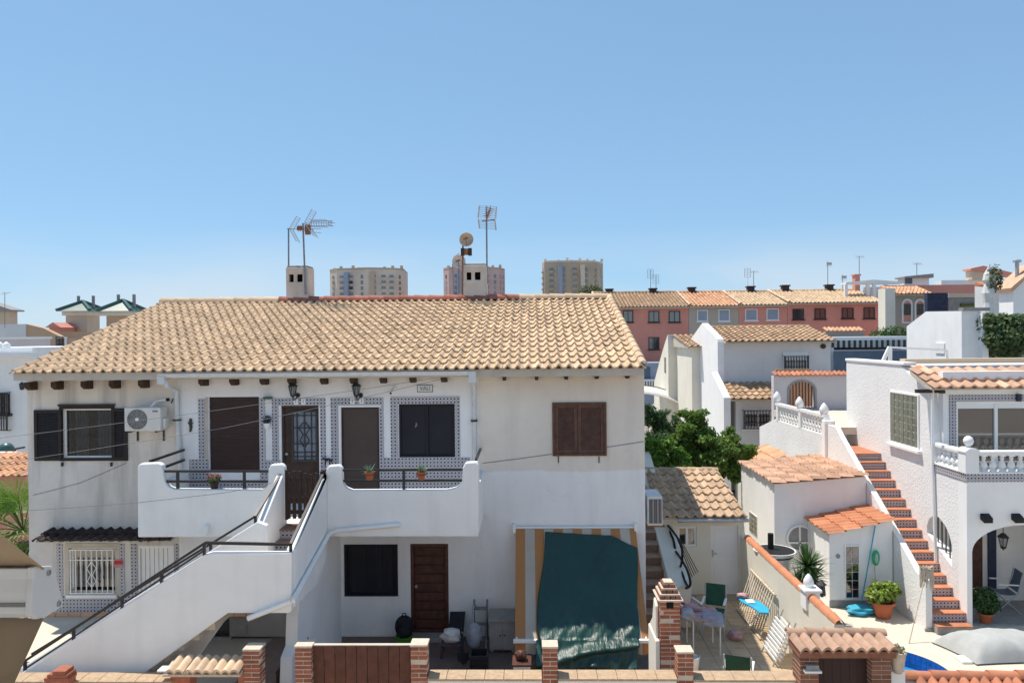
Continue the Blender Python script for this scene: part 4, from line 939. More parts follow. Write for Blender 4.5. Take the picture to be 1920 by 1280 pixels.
b = MB(); b.bar((x0+.02, 15.06, 0), (x0+.02, 15.06, z0+.02), .03); b.bar((x1-.06, 15.06, 0), (x1-.06, 15.06, z0+.02), .03); b.build('foot', 'black_metal', t)
x = floor_at(847, 14.6)
t = thing('stool', 'low dark stool carrying a white bag', 'stool', (x, 14.6, 0)); b = MB(); b.box(x-.2, x+.2, 14.42, 14.78, .24, .27); b.build('seat', 'purple_tile', t, bevel=.006)
for dx in (-.17, .17):
    for dy in (-.15, .15): b = MB(); b.bar((x+dx*1.1, 14.6+dy*1.1, 0), (x+dx, 14.6+dy, .24), .035); b.build('leg', 'purple_tile', t)
b = MB(); lumpy(b, (x, 14.6, .39), (.19, .14, .13), seed=9, amp=.34, pw=.55); tag(b.build('shopping_bag', 'cloth_white', smooth='all'), 'crumpled white bag lying on the low stool', 'bag')
xs = floor_at(868, 14.3); t = thing('shovel', 'black shovel leaning beside the low stool', 'shovel', (xs, 14.2, 0))
b = MB(); b.tube([(xs-.12, 14.75, .72), (xs+.02, 14.2, .22)], .018, 8); b.build('handle', 'cable', t); b = MB(); b.prism([(xs-.1, .24), (xs+.12, .24), (xs+.13, .1), (xs+.02, .0), (xs-.1, .1)], 'y', 14.16, 14.18); b.build('blade', 'black_metal', t)
x0 = floor_at(887, 14.9); x1 = floor_at(912, 14.9); t = thing('stepladder', 'small grey folding stepladder against the white wall', 'stepladder', ((x0+x1)/2, 14.9, 0))
for x in (x0, x1): b = MB(); b.tube([(x, 14.55, 0), (x, 15.3, .78), (x, 15.33, .84)], .022, 8); b.build('rail', 'pole', t)
for k in range(3): b = MB(); b.box(x0, x1, 14.72+k*.22, 14.84+k*.22, .22+k*.23, .25+k*.23); b.build('tread', 'pole', t)
for x in (x0, x1): b = MB(); b.tube([(x, 15.4, 0), (x, 15.28, .7)], .015, 8); b.build('rear_leg', 'pole', t)
b = MB(); xx = floor_at(888, 14.75); lumpy(b, (xx+.02, 14.62, .38), (.14, .1, .25), seed=12, amp=.3, pw=.8); b.tube([(xx+.0, 14.68, .6), (xx-.02, 14.95, .82), (xx+.02, 15.2, .76)], .02, 6); tag(b.build('plastic_bag', 'cloth_grey', smooth='all'), 'pale plastic bag hanging from the stepladder', 'bag')
x0, x1 = floor_at(881, 13.9), floor_at(914, 13.9); t = thing('storage_crate', 'dark slatted crate on floor before the stepladder', 'crate', ((x0+x1)/2, 14.0, 0))
for k in range(3): b = MB(); b.box(x0, x1, 13.85, 13.87, .02+k*.1, .1+k*.1); b.build('slat', 'black_metal', t); 
b = MB(); b.box(x0, x0+.02, 13.87, 14.2, .02, .3); b.box(x1-.02, x1, 13.87, 14.2, .02, .3); b.box(x0+.02, x1-.02, 14.18, 14.2, .02, .3); b.box(x0+.02, x1-.02, 13.87, 14.18, .02, .04); b.build('crate_box', 'black_metal', t)
x0, x1 = floor_at(918, 14.8), floor_at(967, 14.8)
t = thing('cupboard', 'grey weathered cupboard against wall left of the awning', 'cupboard', ((x0+x1)/2, 15, 0)); b = MB(); b.box(x0, x1, 14.7, 15.3, .05, .62); b.build('carcass', 'concrete', t, bevel=.01)
xm = (x0+x1)/2
for a, c in ((x0+.02, xm-.005), (xm+.005, x1-.02)): b = MB(); b.box(a, c, 14.685, 14.7005, .09, .58); d = b.build('door', 'stone_grey', t, bevel=.004); b = MB(); b.lathe([(.012, 0), (.016, -.02), (.002, -.03)], ((a if a > xm else c)+(.04 if a > xm else -.04), 14.685, .36), 8, 'y'); b.build('knob', 'black_metal', d)
b = MB(); b.box(x0-.02, x1+.02, 14.67, 15.32, .62, .655); b.build('top', 'stone_grey', t, bevel=.006)
b = MB(); [b.box(x, x+.06, 14.75, 14.81, 0, .05) for x in (x0+.02, x1-.08)]; b.build('foot', 'stone_grey', t)
x0, x1 = floor_at(962, 12.6), floor_at(994, 12.6); t = thing('side_cabinet', 'small white cabinet with brown top behind the street wall', 'cabinet', ((x0+x1)/2, 12.7, 0)); b = MB(); b.box(x0, x1, 12.6, 12.95, .03, .66); b.build('carcass', 'ac_white', t, bevel=.008)
b = MB(); b.box(x0-.02, x1+.02, 12.58, 12.97, .66, .70); b.build('top', 'wood_door', t, bevel=.008); b = MB(); b.box(x0+.03, x1-.03, 12.588, 12.6005, .1, .62); b.build('door', 'ac_white', t, bevel=.004)
b = MB(); lumpy(b, (x0+.13, 12.78, .78), (.1, .09, .09), seed=21, amp=.25); tag(b.build('rag', 'wood_door', smooth='all'), 'crumpled brown cloth on the small white cabinet', 'cloth')
# boards leaning by the stair wall
xb_ = XS1-.08
t = thing('leaning_board', 'dark triangular board leaning at corner of stair wall', 'board', (floor_at(618, 14.8), 14.8, 0)); b = MB(); x0, x1 = floor_at(600, 15.2), floor_at(627, 15.2)
b.add([(x0-.05, 14.9, 0), (x1, 14.9, 0), (x1, 15.35, .75), (x0-.05, 14.93, 0), (x1, 14.93, 0), (x1, 15.38, .75)], [(0, 1, 2), (5, 4, 3), (0, 3, 4, 1), (1, 4, 5, 2), (2, 5, 3, 0)]); b.build('board', 'concrete', t)
b = MB(); c = aty(540, 1240, 12.4); b.add([(c.x-.12, 12.2, 0), (c.x+.18, 12.9, 0), (c.x+.16, 12.9, 1.05), (c.x-.14, 12.2, .75), (c.x-.08, 12.19, 0), (c.x+.22, 12.89, 0), (c.x+.2, 12.89, 1.05), (c.x-.1, 12.19, .75)], [(0, 1, 2, 3), (7, 6, 5, 4), (0, 4, 5, 1), (1, 5, 6, 2), (2, 6, 7, 3), (3, 7, 4, 0)])
tag(b.build('mirror_frame', 'wood_dark'), 'dark framed panel leaning below the stair wall', 'panel')
# ---- barbecue chimney
x0, x1, _, zc = fr(1237, 1128, 1276, 1140, 12.0)
t = brick_pillar('barbecue_chimney', 'tall brick barbecue chimney with stepped brick cowl', x0, x1, 12.0, 12.4, 0, zc, z_from=.9, cat='chimney')
P = off(t)
b = MB(); b.prism([(12.401, 0), (12.401, zc-.3), (12.75, zc-.75), (12.75, 0)], 'x', x0-.02, x1+.0); b.build('hood', 'cream', t, bevel=.02)
b = MB(); b.box(x0-.07, x0-.0, 12.0, 12.75, 0, zc-.62); b.prism([(12.1, zc-.62), (12.1, zc-.1), (12.3, zc-.02), (12.45, zc-.4), (12.75, zc-.62)], 'x', x0-.05, x0-.001); b.build('side_plaster', 'cream', t, bevel=.02)
q = aty(1256, 1131, 12.0); b = MB(); b.box(q.x-.055, q.x+.055, 11.992, 12.0, q.z-.075, q.z+.075); b.build('vent_hole', 'dark', t)
zz = zc+.022
for k, sc in enumerate((1.22, .98, .74, .44)):
    hw = (x1-x0)*sc/2; hd = .22*sc; cx_, cy_ = (x0+x1)/2, 12.2
    b = MB(); b.box(cx_-hw, cx_+hw, cy_-hd, cy_+hd, zz, zz+.028); b.build('cowl_slab', 'mortar', t, bevel=.006); zz += .0281
    if k < 3:
        n = 4-k; hw2, hd2 = hw*.86, hd*.86
        for i in range(n): bx = cx_-hw2+2*hw2*(i+.5)/n; b = MB(); b.box(bx-hw2/n*.84, bx+hw2/n*.84, cy_-hd2, cy_+hd2, zz, zz+.05); b.build('brick', 'brick_dark', t).color = (random.random(),)*3+(1,)
        zz += .0501
# ------------------------------------------------------------------ side patio
XP = 5.03
t = bpy.data.objects.new('patio', None); COL.objects.link(t); t.location = (4, 14, 0); struct(t)
b = MB(); b.box(XR+.0, XP, YS+.28, 18.0, -.06, -.006); b.build('bed', 'stone_grey', t)
nx, ny = 7, 17
for i in range(nx):
    for j in range(ny):
        xa = XR+.01+(XP-XR)*i/nx; xb = XR+.0+(XP-XR)*(i+1)/nx-.004; ya = YS+.29+(18.0-YS-.3)*j/ny; yb = YS+.29+(18.0-YS-.3)*(j+1)/ny-.008
        b = MB(); b.box(xa, xb, ya, yb, -.006, random.uniform(0, .002)); o = b.build('floor_tile', 'patio_floor', t); o.color = (random.random(),)*3+(1,)
# party wall with clay coping
pw = thing('patio_wall', 'cream party wall with orange half round coping tiles', 'wall', (XP+.08, 15, 0))
y0w, y1w = atx(1569, 1169, XP).y, 18.6; zt0, zt1 = atx(1569, 1172, XP).z, atx(1397, 1009, XP).z
zt_ = (zt0+zt1)/2
b = MB(); b.box(XP, XP+.16, YS+1.3, y1w, -.02, zt_-.03); b.build('wall', 'cream', pw, bevel=.01)
barrel_run(pw, (XP+.08, y1w-.9+.0, zt_-.03), (XP+.08, YS+1.3, zt_-.03), 17, .085, 'tile_orange', name='coping_tile')
# ------------------------------------------------------------------ helpers for plants and cut openings
def fixn(o):
    bm = bmesh.new(); bm.from_mesh(o.data); bmesh.ops.remove_doubles(bm, verts=bm.verts, dist=1e-5); bmesh.ops.recalc_face_normals(bm, faces=bm.faces); bm.to_mesh(o.data); bm.free()
def cut(o, *cutters):
    fixn(o)
    for c in cutters:
        fixn(c); c.name = 'cutter'; md = o.modifiers.new('cut', 'BOOLEAN'); md.operation = 'DIFFERENCE'; md.object = c; md.solver = 'EXACT'
        bv = [m for m in o.modifiers if m.type == 'BEVEL']
        bpy.context.view_layer.update(); dg = bpy.context.evaluated_depsgraph_get()
        sh = [(m, m.show_viewport) for m in bv]
        for m, _ in sh: m.show_viewport = False; m.show_render = False
        bpy.context.view_layer.update(); dg = bpy.context.evaluated_depsgraph_get()
        me = bpy.data.meshes.new_from_object(o.evaluated_get(dg)); o.modifiers.remove(md); o.data = me
        for m, _ in sh: m.show_viewport = True; m.show_render = True
        bpy.data.objects.remove(c)
    return o
def leaves(name, m, parent, clumps, n, size, flat=.5, aspect=2.2, seed=1, shell=.35, stuff=True):
    """n leaf blades spread through the volume of ellipsoid clumps [(centre, radii)]"""
    r = np.random.default_rng(seed); vol = np.array([c[1][0]*c[1][1]*c[1][2] for c in clumps])**.75; idx = r.choice(len(clumps), n, p=vol/vol.sum())
    C = np.array([c[0] for c in clumps])[idx]; R = np.array([c[1] for c in clumps])[idx]
    d = r.normal(size=(n, 3)); d /= np.linalg.norm(d, axis=1)[:, None]; rad = (shell+(1-shell)*r.random(n))**.5
    rad *= 1+.18*r.normal(size=n)*.6
    p = C+d*R*rad[:, None]
    up = d*.7+r.normal(size=(n, 3))*flat+np.array([0, 0, .45]); up /= np.linalg.norm(up, axis=1)[:, None]
    t = np.cross(up, r.normal(size=(n, 3))); t /= np.linalg.norm(t, axis=1)[:, None]; s = np.cross(up, t)
    L = size*(.6+.8*r.random(n))[:, None]; W = L/aspect
    v = np.stack([p-t*L/2, p+s*W/2+up*L*.08, p+t*L/2-up*L*.06, p-s*W/2+up*L*.08], 1).reshape(-1, 3)
    b = MB(); b.v = v.tolist(); b.f = [(4*i, 4*i+1, 4*i+2, 4*i+3) for i in range(n)]
    tint = np.clip(.5+.28*r.normal(size=n)+.15*d[:, 2], .02, 1); b.t = np.repeat(tint, 4).tolist()
    o = b.build(name, m, parent)
    if stuff: o['kind'] = 'stuff'
    return o
def blades(b, c, n, L, W, spread, seed=0, droop=.6, seg=4, up0=.3, zmin=-.2):
    """strap leaves radiating from c"""
    r = random.Random(seed); c = Vector(c)
    for k in range(n):
        a = r.uniform(0, 2*math.pi); el = r.uniform(zmin, 1)*spread+up0; l = L*r.uniform(.7, 1.1); w_ = W*r.uniform(.8, 1.1)
        d = Vector((math.cos(a)*math.cos(el), math.sin(a)*math.cos(el), math.sin(el))); sd = Vector((-math.sin(a), math.cos(a), 0)); V = []; p = c.copy(); t = r.random()
        for i in range(seg+1):
            ww = w_*(1-(i/seg)**2)*.5+.0015; V += [p-sd*ww, p+sd*ww]; p = p+d*(l/seg); d = (d-Vector((0, 0, droop*.5*(i+1)/seg))).normalized()
        b.add(V, [(2*i, 2*i+1, 2*i+3, 2*i+2) for i in range(seg)], .15+.8*t)
    return b
def pot(name, label, c, r, h, m='terracotta'):
    t = thing(name, label, 'potted plant', c); b = MB(); b.lathe([(r*.62, 0), (r*.95, h*.86), (r*1.08, h*.87), (r*1.08, h), (r*.92, h), (r*.88, h*.85), (.001, h*.85)], c, 18); b.build('pot', m, t, smooth=True)
    b = MB(); b.lathe([(r*.88, h*.86), (r*.5, h*.9), (.001, h*.9)], c, 12); b.build('soil', 'soil', t); return t
# plants on the balcony
for px, lab in ((693, 'spiky agave in clay pot on rail before the taupe door'), (790, 'spiky agave in clay pot on rail below dark screened window')):
    c = aty(px, 899, YF-.06); c.z += .0; t = pot('agave_pot', lab, c, .088, .15); b = MB(); blades(b, c+Vector((0, 0, .13)), 22, .2, .028, 1.0, int(px), .12, up0=.25); b.build('leaves', 'agave', t)
    b = MB(); b.tube([(c.x+.1*math.cos(a), c.y+.1*math.sin(a), c.z+.1) for a in [k*math.pi/8 for k in range(17)]], .006, 5); b.bar((c.x, c.y+.09, c.z+.1), (c.x, YF+.06, c.z+.1), .012); b.build('pot_ring', 'black_metal', t)
c = aty(402, 918, YF+.1); t = pot('flower_pot', 'pot of pink flowers standing on left balcony wall', c, .085, .15, 'wood_dark'); leaves('foliage', 'leaf', t, [(c+Vector((0, 0, .2)), (.13, .1, .08))], 140, .05, seed=4); leaves('flowers', 'petal', t, [(c+Vector((0, 0, .25)), (.14, .1, .07))], 110, .04, seed=5, aspect=1.2)
c = aty(335, 918, YF+.5); c.z -= .22; t = thing('bush_planter', 'low yellow green bush behind left balcony wall', 'shrub', (c.x, c.y, ZF)); b = MB(); b.box(c.x-.3, c.x+.36, c.y-.14, c.y+.14, ZF, c.z); b.build('trough', 'terracotta', t, bevel=.01); leaves('foliage', 'leaf_yellow', t, [(c+Vector((-.02, 0, .1)), (.3, .2, .17)), (c+Vector((.2, 0, .06)), (.22, .18, .14))], 1500, .06, seed=6)
# ornaments on the facade
c = aty(358, 795, YW); b = MB(); zc_ = [(-.0, .13), (.03, .1), (.03, .04), (.06, .03), (.03, 0), (.035, -.06), (.01, -.16), (-.03, -.16), (-.02, -.06), (-.035, 0), (-.06, .03), (-.03, .06), (-.03, .1)]
b.prism([(c.x+x, c.z+z) for x, z in zc_], 'y', YW-.03, YW-.0005); tag(b.build('wall_ornament', 'iron', bevel=.006), 'small dark metal ornament hung beside the brown blind', 'ornament')
c = aty(503, 792, YW); t = thing('wall_flower_holder', 'dark blue flower holder on white strip beside entrance door', 'wall planter', (c.x, YW, c.z-.12)); b = MB(); b.lathe([(.03, -.13), (.06, -.08), (.075, -.0), (.07, 0), (.001, -.02)], (c.x, YW-.08, c.z), 12); b.build('cup', 'plastic_white', t, smooth=True); leaves('foliage', 'leaf_dark', t, [(Vector((c.x, YW-.08, c.z+.07)), (.09, .07, .1))], 160, .05, seed=8, stuff=True).data.materials[0] = MATS['navy_shutter']
c = aty(503.5, 746, YW); b = MB(); b.lathe([(.09, -.015), (.1, -.0), (.1, .015), (.085, .03), (.001, .03)], (c.x, YW-.06, c.z), 16); b.box(c.x-.03, c.x+.03, YW-.06, YW-.0005, c.z-.01, c.z+.02); tag(b.build('porch_light', 'green_tile', smooth=True), 'small round green lamp on wall above the white strip', 'lamp')
c = aty(738, 731, YW); t = thing('security_camera', 'white security camera on wall beside the name plate', 'camera', (c.x, YW, c.z)); b = MB(); b.lathe([(.05, 0), (.05, -.03), (.03, -.05), (.001, -.05)], (c.x+.03, YW-.0005, c.z+.03), 14, 'y'); b.build('base', 'plastic_white', t, smooth=True); b = MB(); b.tube([(c.x+.02, YW-.06, c.z+.02), (c.x-.03, YW-.14, c.z-.05)], .035, 12); b.build('body', 'plastic_white', t, smooth=True); b = MB(); b.tube([(c.x-.0301, YW-.1402, c.z-.0501), (c.x-.038, YW-.153, c.z-.061)], .024, 10); b.build('lens', 'glass_dark', t)
c = aty(612, 864, YW-.1); b = MB(); b.tube([(c.x-.09, YW-.05, c.z+.05), (c.x-.02, YW-.07, c.z+.03), (c.x+.05, YW-.07, c.z+.04), (c.x+.1, YW-.05, c.z-.02)], .02, 6); b.tube([(c.x-.02, YW-.06, c.z+.04), (c.x-.04, YW-.05, c.z-.09)], .015, 6); b.tube([(c.x+.05, YW-.06, c.z+.03), (c.x+.06, YW-.05, c.z-.09)], .015, 6); b.bar((c.x, YW-.07, c.z), (c.x, YW-.001, c.z), .02); tag(b.build('hose_hook', 'black_metal', smooth=True), 'black metal hook on wall between the two doors', 'hook')
c = aty(800, 1009, 15.0); b = MB(); b.lathe([(.09, .06), (.1, .04), (.09, .0), (.05, -.03), (.001, -.035)], (c.x, 15.0, ZB-.06), 14); tag(b.build('ceiling_lamp', 'iron', smooth=True), 'dark round lamp under balcony above plank door', 'lamp')
c = aty(223, 1055, YW); b = MB(); b.box(c.x-.1, c.x+.1, YW-.02, YW-.0125, c.z-.09, c.z+.09); sg = tag(b.build('alarm_sign', 'cloth_pink'), 'small red and white sign beside lower barred window', 'sign'); b = MB(); b.box(c.x-.09, c.x+.09, YW-.024, YW-.0201, c.z-.02, c.z+.06); b.build('red_field', 'cloth_red', sg)
# outdoor air conditioner on the facade
x0, x1, z0, z1 = fr(233, 764, 301, 808, YW-.38)
t = thing('air_conditioner', 'grey white air conditioner outdoor unit beside open shutters', 'air conditioner', ((x0+x1)/2, YW-.2, z0))
b = MB(); b.box(x0, x1, YW-.38, YW-.08, z0, z1); cas = b.build('casing', 'ac_white', t, bevel=.015)
cx_, cz_ = x0+(x1-x0)*.36, (z0+z1)/2; b = MB(); n = 28; rr = .205
b.lathe([(rr, 0), (rr, -.012), (rr*.92, -.014), (rr*.9, -.002), (.001, -.002)], (cx_, YW-.381, cz_), n, 'y'); fan = b.build('fan_grille', 'ac_grille', t)
b = MB()
for k in range(1, 6): 
    q = rr*k/6; b.tube([(cx_+q*math.cos(a), YW-.392, cz_+q*math.sin(a)) for a in [i*2*math.pi/24 for i in range(25)]], .004, 5)
for k in range(8): a = k*math.pi/4; b.bar((cx_+.03*math.cos(a), YW-.394, cz_+.03*math.sin(a)), (cx_+rr*.94*math.cos(a), YW-.394, cz_+rr*.94*math.sin(a)), .006)
b.build('grille_wire', 'zinc', fan); b = MB(); b.lathe([(.04, 0), (.036, -.012), (.001, -.013)], (cx_, YW-.392, cz_), 14, 'y'); b.build('fan_hub', 'plastic_white', fan, smooth=True)
b = MB(); b.box(x0+(x1-x0)*.78, x0+(x1-x0)*.93, YW-.384, YW-.3805, z1-.09, z1-.06); b.build('logo_plate', 'ac_grille', t)
b = MB()
for x in (x0+.08, x1-.12): b.bar((x, YW-.36, z0-.02), (x, YW-.002, z0-.02), .03); b.bar((x, YW-.015, z0-.02), (x, YW-.015, z0-.25), .03)
b.build('bracket', 'iron', t)
q = aty(313, 749, YW); b = MB(); b.tube([(x1-.3, YW-.2, z1-.02), (x1-.22, YW-.12, z1+.1), (q.x-.15, YW-.05, q.z-.02), (q.x, YW-.03, q.z)], .03, 8); b.build('pipe_duct', 'plastic_white', t, smooth=True)
b = MB(); b.tube([(q.x, YW-.03, q.z), (q.x+.06, YW-.02, q.z+.005)], .032, 8); b.tube([(q.x+.1, YW-.02, q.z-.07), (q.x+.14, YW-.02, q.z+.02)], .01, 6); b.build('pipe_end', 'cable', t)
b = MB(); b.box(x1-.0005, x1+.06, YW-.3, YW-.12, z0+.05, z0+.25); b.build('valve_cover', 'ac_white', t, bevel=.01)
# second unit, seen end on, bracketed to the right hand wall
xw_ = XR; z0, z1 = aty(1226, 985, 15.75).z, aty(1226, 930, 15.75).z
t = thing('air_conditioner', 'air conditioner unit on house side above narrow steps', 'air conditioner', (xw_+.25, 16.0, z0))
b = MB(); b.box(xw_+.08, xw_+.40, 15.75, 16.5, z0, z1); b.build('casing', 'ac_white', t, bevel=.015)
b = MB(); b.box(xw_+.12, xw_+.38, 15.742, 15.7505, z0+.05, z1-.06); gr = b.build('end_panel', 'slate_blue', t)
for k in range(5): b = MB(); x = xw_+.14+k*.05; b.box(x, x+.022, 15.732, 15.742, z0+.06, z1-.07); b.build('grille_bar', 'ochre' if k % 2 else 'ac_grille', gr)  # blue panel and ochre bars paint coloured reflections onto the grille
b = MB(); b.box(xw_-.01, xw_+.45, 15.78, 15.84, z0-.04, z0-.0005); b.box(xw_-.01, xw_+.45, 16.38, 16.44, z0-.04, z0-.0005); b.build('bracket', 'rust', t)
# wires strung along the front
def wire(label, pts, r=.0045, m='wire', name='cable'):
    b = MB(); P3 = []
    for (a, c) in zip(pts[:-1], pts[1:]):
        for k in range(8):
            s = k/8; p = a.lerp(c, s); p.z -= .03*(a-c).length*.25*4*s*(1-s)*.4; P3.append(p)
    P3.append(pts[-1]); b.tube(P3, r, 5); tag(b.build(name, m), label, 'cable')
wire('upper overhead wire running from eave across the barred door', [aty(880, 698, YW-.05), aty(600, 741, YW-.4), aty(300, 783, YW-1.2), aty(-30, 824, YW-2)])
wire('second overhead wire crossing both lanterns and the brown blind', [aty(884, 696, YW-.05), aty(690, 743, YW-.5), aty(420, 802, YW-1), aty(230, 833, YW-1.4), aty(-30, 872, YW-2)])
wire('thin wire sagging along the left balcony front', [aty(45, 957, 13.6), aty(255, 942, 13.55), aty(430, 922, 13.5), aty(508, 905, 13.6)], .006)
wire('thin cable clipped across the right bare plaster wall', [aty(905, 868, YW-.01), aty(1034, 851, YW-.01)], .006); wire('thin cable end clipped right of louvred shutters', [aty(1138, 838, YW-.01), aty(1209, 827, YW-.01)], .006)
wire('slack cable drooping on plaster below the open shutters', [aty(62, 928, YW-.008), aty(150, 905, YW-.008), aty(236, 868, YW-.008)], .005)
# ------------------------------------------------------------------ patio furniture
def folding_chair(label, loc, rz, m='chair_green', red=False, s=1.):
    t = thing('folding_chair', label, 'chair', loc, rz=rz)
    def mk(name, fn, mm, **k): b = MB(); fn(b); return b.build(name, mm, t, local=True, **k)
    # local: seat faces -y
    for x in (-.22, .22):
        mk('leg', lambda b: b.tube([(x, -.22, 0), (x, .2, .46), (x, .3, .9)], .013, 6), 'zinc'); mk('leg', lambda b: b.tube([(x*.9, .26, 0), (x*.9, -.2, .44)], .013, 6), 'zinc')
        mk('armrest', lambda b: b.box(x-.025, x+.025, -.2, .22, .62, .645), 'plastic_white', bevel=.006)
    def sheet(b, a, c, bow):
        V = []
        for j in range(7):
            u = j/6; p = Vector(a).lerp(Vector(c), u); dz = bow*math.sin(math.pi*u)
            V += [(-.2, p.y+dz*.5, p.z-dz), (.2, p.y+dz*.5, p.z-dz), (-.2, p.y+dz*.5+.004, p.z-dz-.008), (.2, p.y+dz*.5+.004, p.z-dz-.008)]
        b.add(V, [(4*j, 4*j+1, 4*j+5, 4*j+4) for j in range(6)]+[(4*j+2, 4*j+6, 4*j+7, 4*j+3) for j in range(6)])
    mk('seat', lambda b: sheet(b, (0, -.2, .44), (0, .18, .43), .03), m, smooth='all'); mk('backrest', lambda b: sheet(b, (0, .19, .48), (0, .31, .9), .02), m, smooth='all')
    return t
folding_chair('green folding chair at the cluttered patio table', (3.85, 15.8, 0), math.radians(-20)); folding_chair('red folding chair behind the cluttered patio table', (3.28, 15.75, 0), math.radians(15), 'cloth_red')
folding_chair('green folding chair on patio beside the street wall', (3.52, 12.75, 0), math.radians(160))
t = thing('patio_table', 'small patio table heaped with clutter', 'table', (3.47, 14.9, 0)); b = MB(); b.box(3.1, 3.72, 14.55, 15.25, .68, .71); b.build('top', 'cloth_pink', t, bevel=.008)
for x in (3.15, 3.67):
    for y in (14.6, 15.2): b = MB(); b.tube([(x, y, 0), (x, y, .68)], .014, 6); b.build('leg', 'plastic_white', t)
b = MB(); V = []
for j in range(7):
    for i in range(9): V.append((3.32+i*.05+j*.01, 14.55+j*.08-i*.012, .715+.012*math.sin(i*1.3+j)-(.12*max(0, 1-j) if j < 1 else 0)))
b.add(V, [(j*9+i, j*9+i+1, (j+1)*9+i+1, (j+1)*9+i) for j in range(6) for i in range(8)]); o = tag(b.build('towel', 'cloth_grey', smooth='all'), 'pale grey cloth spread on the patio table', 'towel'); o.modifiers.new('t', 'SOLIDIFY').thickness = .01
b = MB(); lumpy(b, (3.22, 15.05, .77), (.15, .12, .07), seed=31, amp=.4, pw=.6); tag(b.build('bundle', 'cloth_pink', smooth='all'), 'bundle of pinkish fabric on back of patio table', 'cloth')
b = MB(); lumpy(b, (3.05, 14.6, .8), (.12, .1, .12), seed=32, amp=.4, pw=.6); tag(b.build('bundle', 'cloth_grey', smooth='all'), 'grey plastic bundle on the table beside barbecue', 'cloth')
b = MB(); lumpy(b, (4.18, 15.35, .09), (.15, .12, .1), seed=33, amp=.34, pw=.6); tag(b.build('floor_bag', 'cloth_pink', smooth='all'), 'pinkish bag lying on the patio floor', 'bag')
t = thing('basin', 'white bucket standing by the barbecue chimney', 'bucket', (2.98, 13.9, 0)); b = MB(); b.lathe([(.1, 0), (.13, .26), (.14, .26), (.14, .28), (.12, .28), (.1, .03), (.001, .03)], (2.98, 13.9, 0), 16); b.build('bucket', 'plastic_white', t, smooth=True); b = MB(); b.tube([(2.85+.0, 13.9, .26), (2.9, 13.86, .34), (2.98, 13.84, .37), (3.06, 13.86, .34), (3.11, 13.9, .26)], .006, 5); b.build('handle', 'black_metal', t)
b = MB(); x0, x1, _, zz = fr(1301, 1262, 1364, 1268, 12.3); b.box(x0, x1, 12.28, 12.36, zz-.05, zz); tag(b.build('rail', 'plastic_white', bevel=.01), 'white plastic rail across patio behind street wall', 'rail')
for x in (x0+.05, x1-.05): pass
# blue topped ironing table
t = thing('blue_table', 'small table with curved bright blue top on patio', 'table', (4.62, 15.55, 0)); b = MB()
pts = [(4.38, 16.05), (4.50, 16.12), (4.62, 15.95), (4.80, 15.75), (4.86, 15.35), (4.78, 15.12), (4.60, 15.15), (4.55, 15.45), (4.42, 15.75)]
b.prism(pts, 'z', .60, .635); b.build('top', 'blue_plastic', t, bevel=.012); b = MB(); b.box(4.5, 4.66, 15.62, 15.82, .636, .66); b.build('iron_rest', 'plastic_white', t, bevel=.005)
for (xa, ya), (xb, yb) in (((4.48, 15.95), (4.72, 15.2)), ((4.70, 15.9), (4.5, 15.15))): b = MB(); b.tube([(xa, ya, 0), ((xa+xb)/2, (ya+yb)/2, .3), (xb, yb, .6)], .012, 6); b.build('leg', 'plastic_white', t)
b = MB(); lumpy(b, (4.5, 15.98, .68), (.12, .09, .05), seed=41, amp=.35, pw=.6); tag(b.build('folded_cloth', 'cloth_pink', smooth='all'), 'pink cloth lying on the blue topped table', 'cloth')
# slatted bed base leaning on the party wall
def lean(px, py, X): return atx(px, py, X)
t = thing('slatted_frame', 'slatted wooden bed base leaning on the party wall', 'bed base', (4.85, 16.2, 0)); xa, xb = 4.66, 4.98; y0, y1 = 15.3, 17.0; zt_s = .95
def sl(y, s): return Vector((xa+(xb-xa)*s, y, zt_s*s))
for s in (0.03, .97): b = MB(); b.bar(sl(y0, s), sl(y1, s), .05, .03); b.build('side_rail', 'cloth_cream', t)
for k in range(13): y = y0+.06+(y1-y0-.12)*k/12; b = MB(); b.bar(sl(y, .0), sl(y, 1), .045, .015); b.build('slat', 'cloth_cream', t)
t = thing('folded_loungers', 'folded white slatted sun chairs leaning on party wall', 'chair', (4.85, 14.4, 0)); y0, y1 = 14.05, 14.75
for q in range(2):
    dx = -.1*q
    for y in (y0+.04*q, y1): b = MB(); b.tube([(4.62+dx, y, 0), (4.96+dx, y+.05, .82)], .014, 6); b.build('frame_tube', 'zinc', t)
    for k in range(9): s = .14+k*.085; b = MB(); b.bar((4.62+dx+.34*s, y0, .82*s), (4.62+dx+.34*s, y1+.04, .82*s), .02, .05); b.build('slat', 'plastic_white', t)
b = MB(); b.box(4.62, 4.98, 12.95, 13.75, .0, .05); tag(b.build('foot_mat', 'cloth_pink', bevel=.01), 'pinkish red mat on floor along the party wall', 'mat')
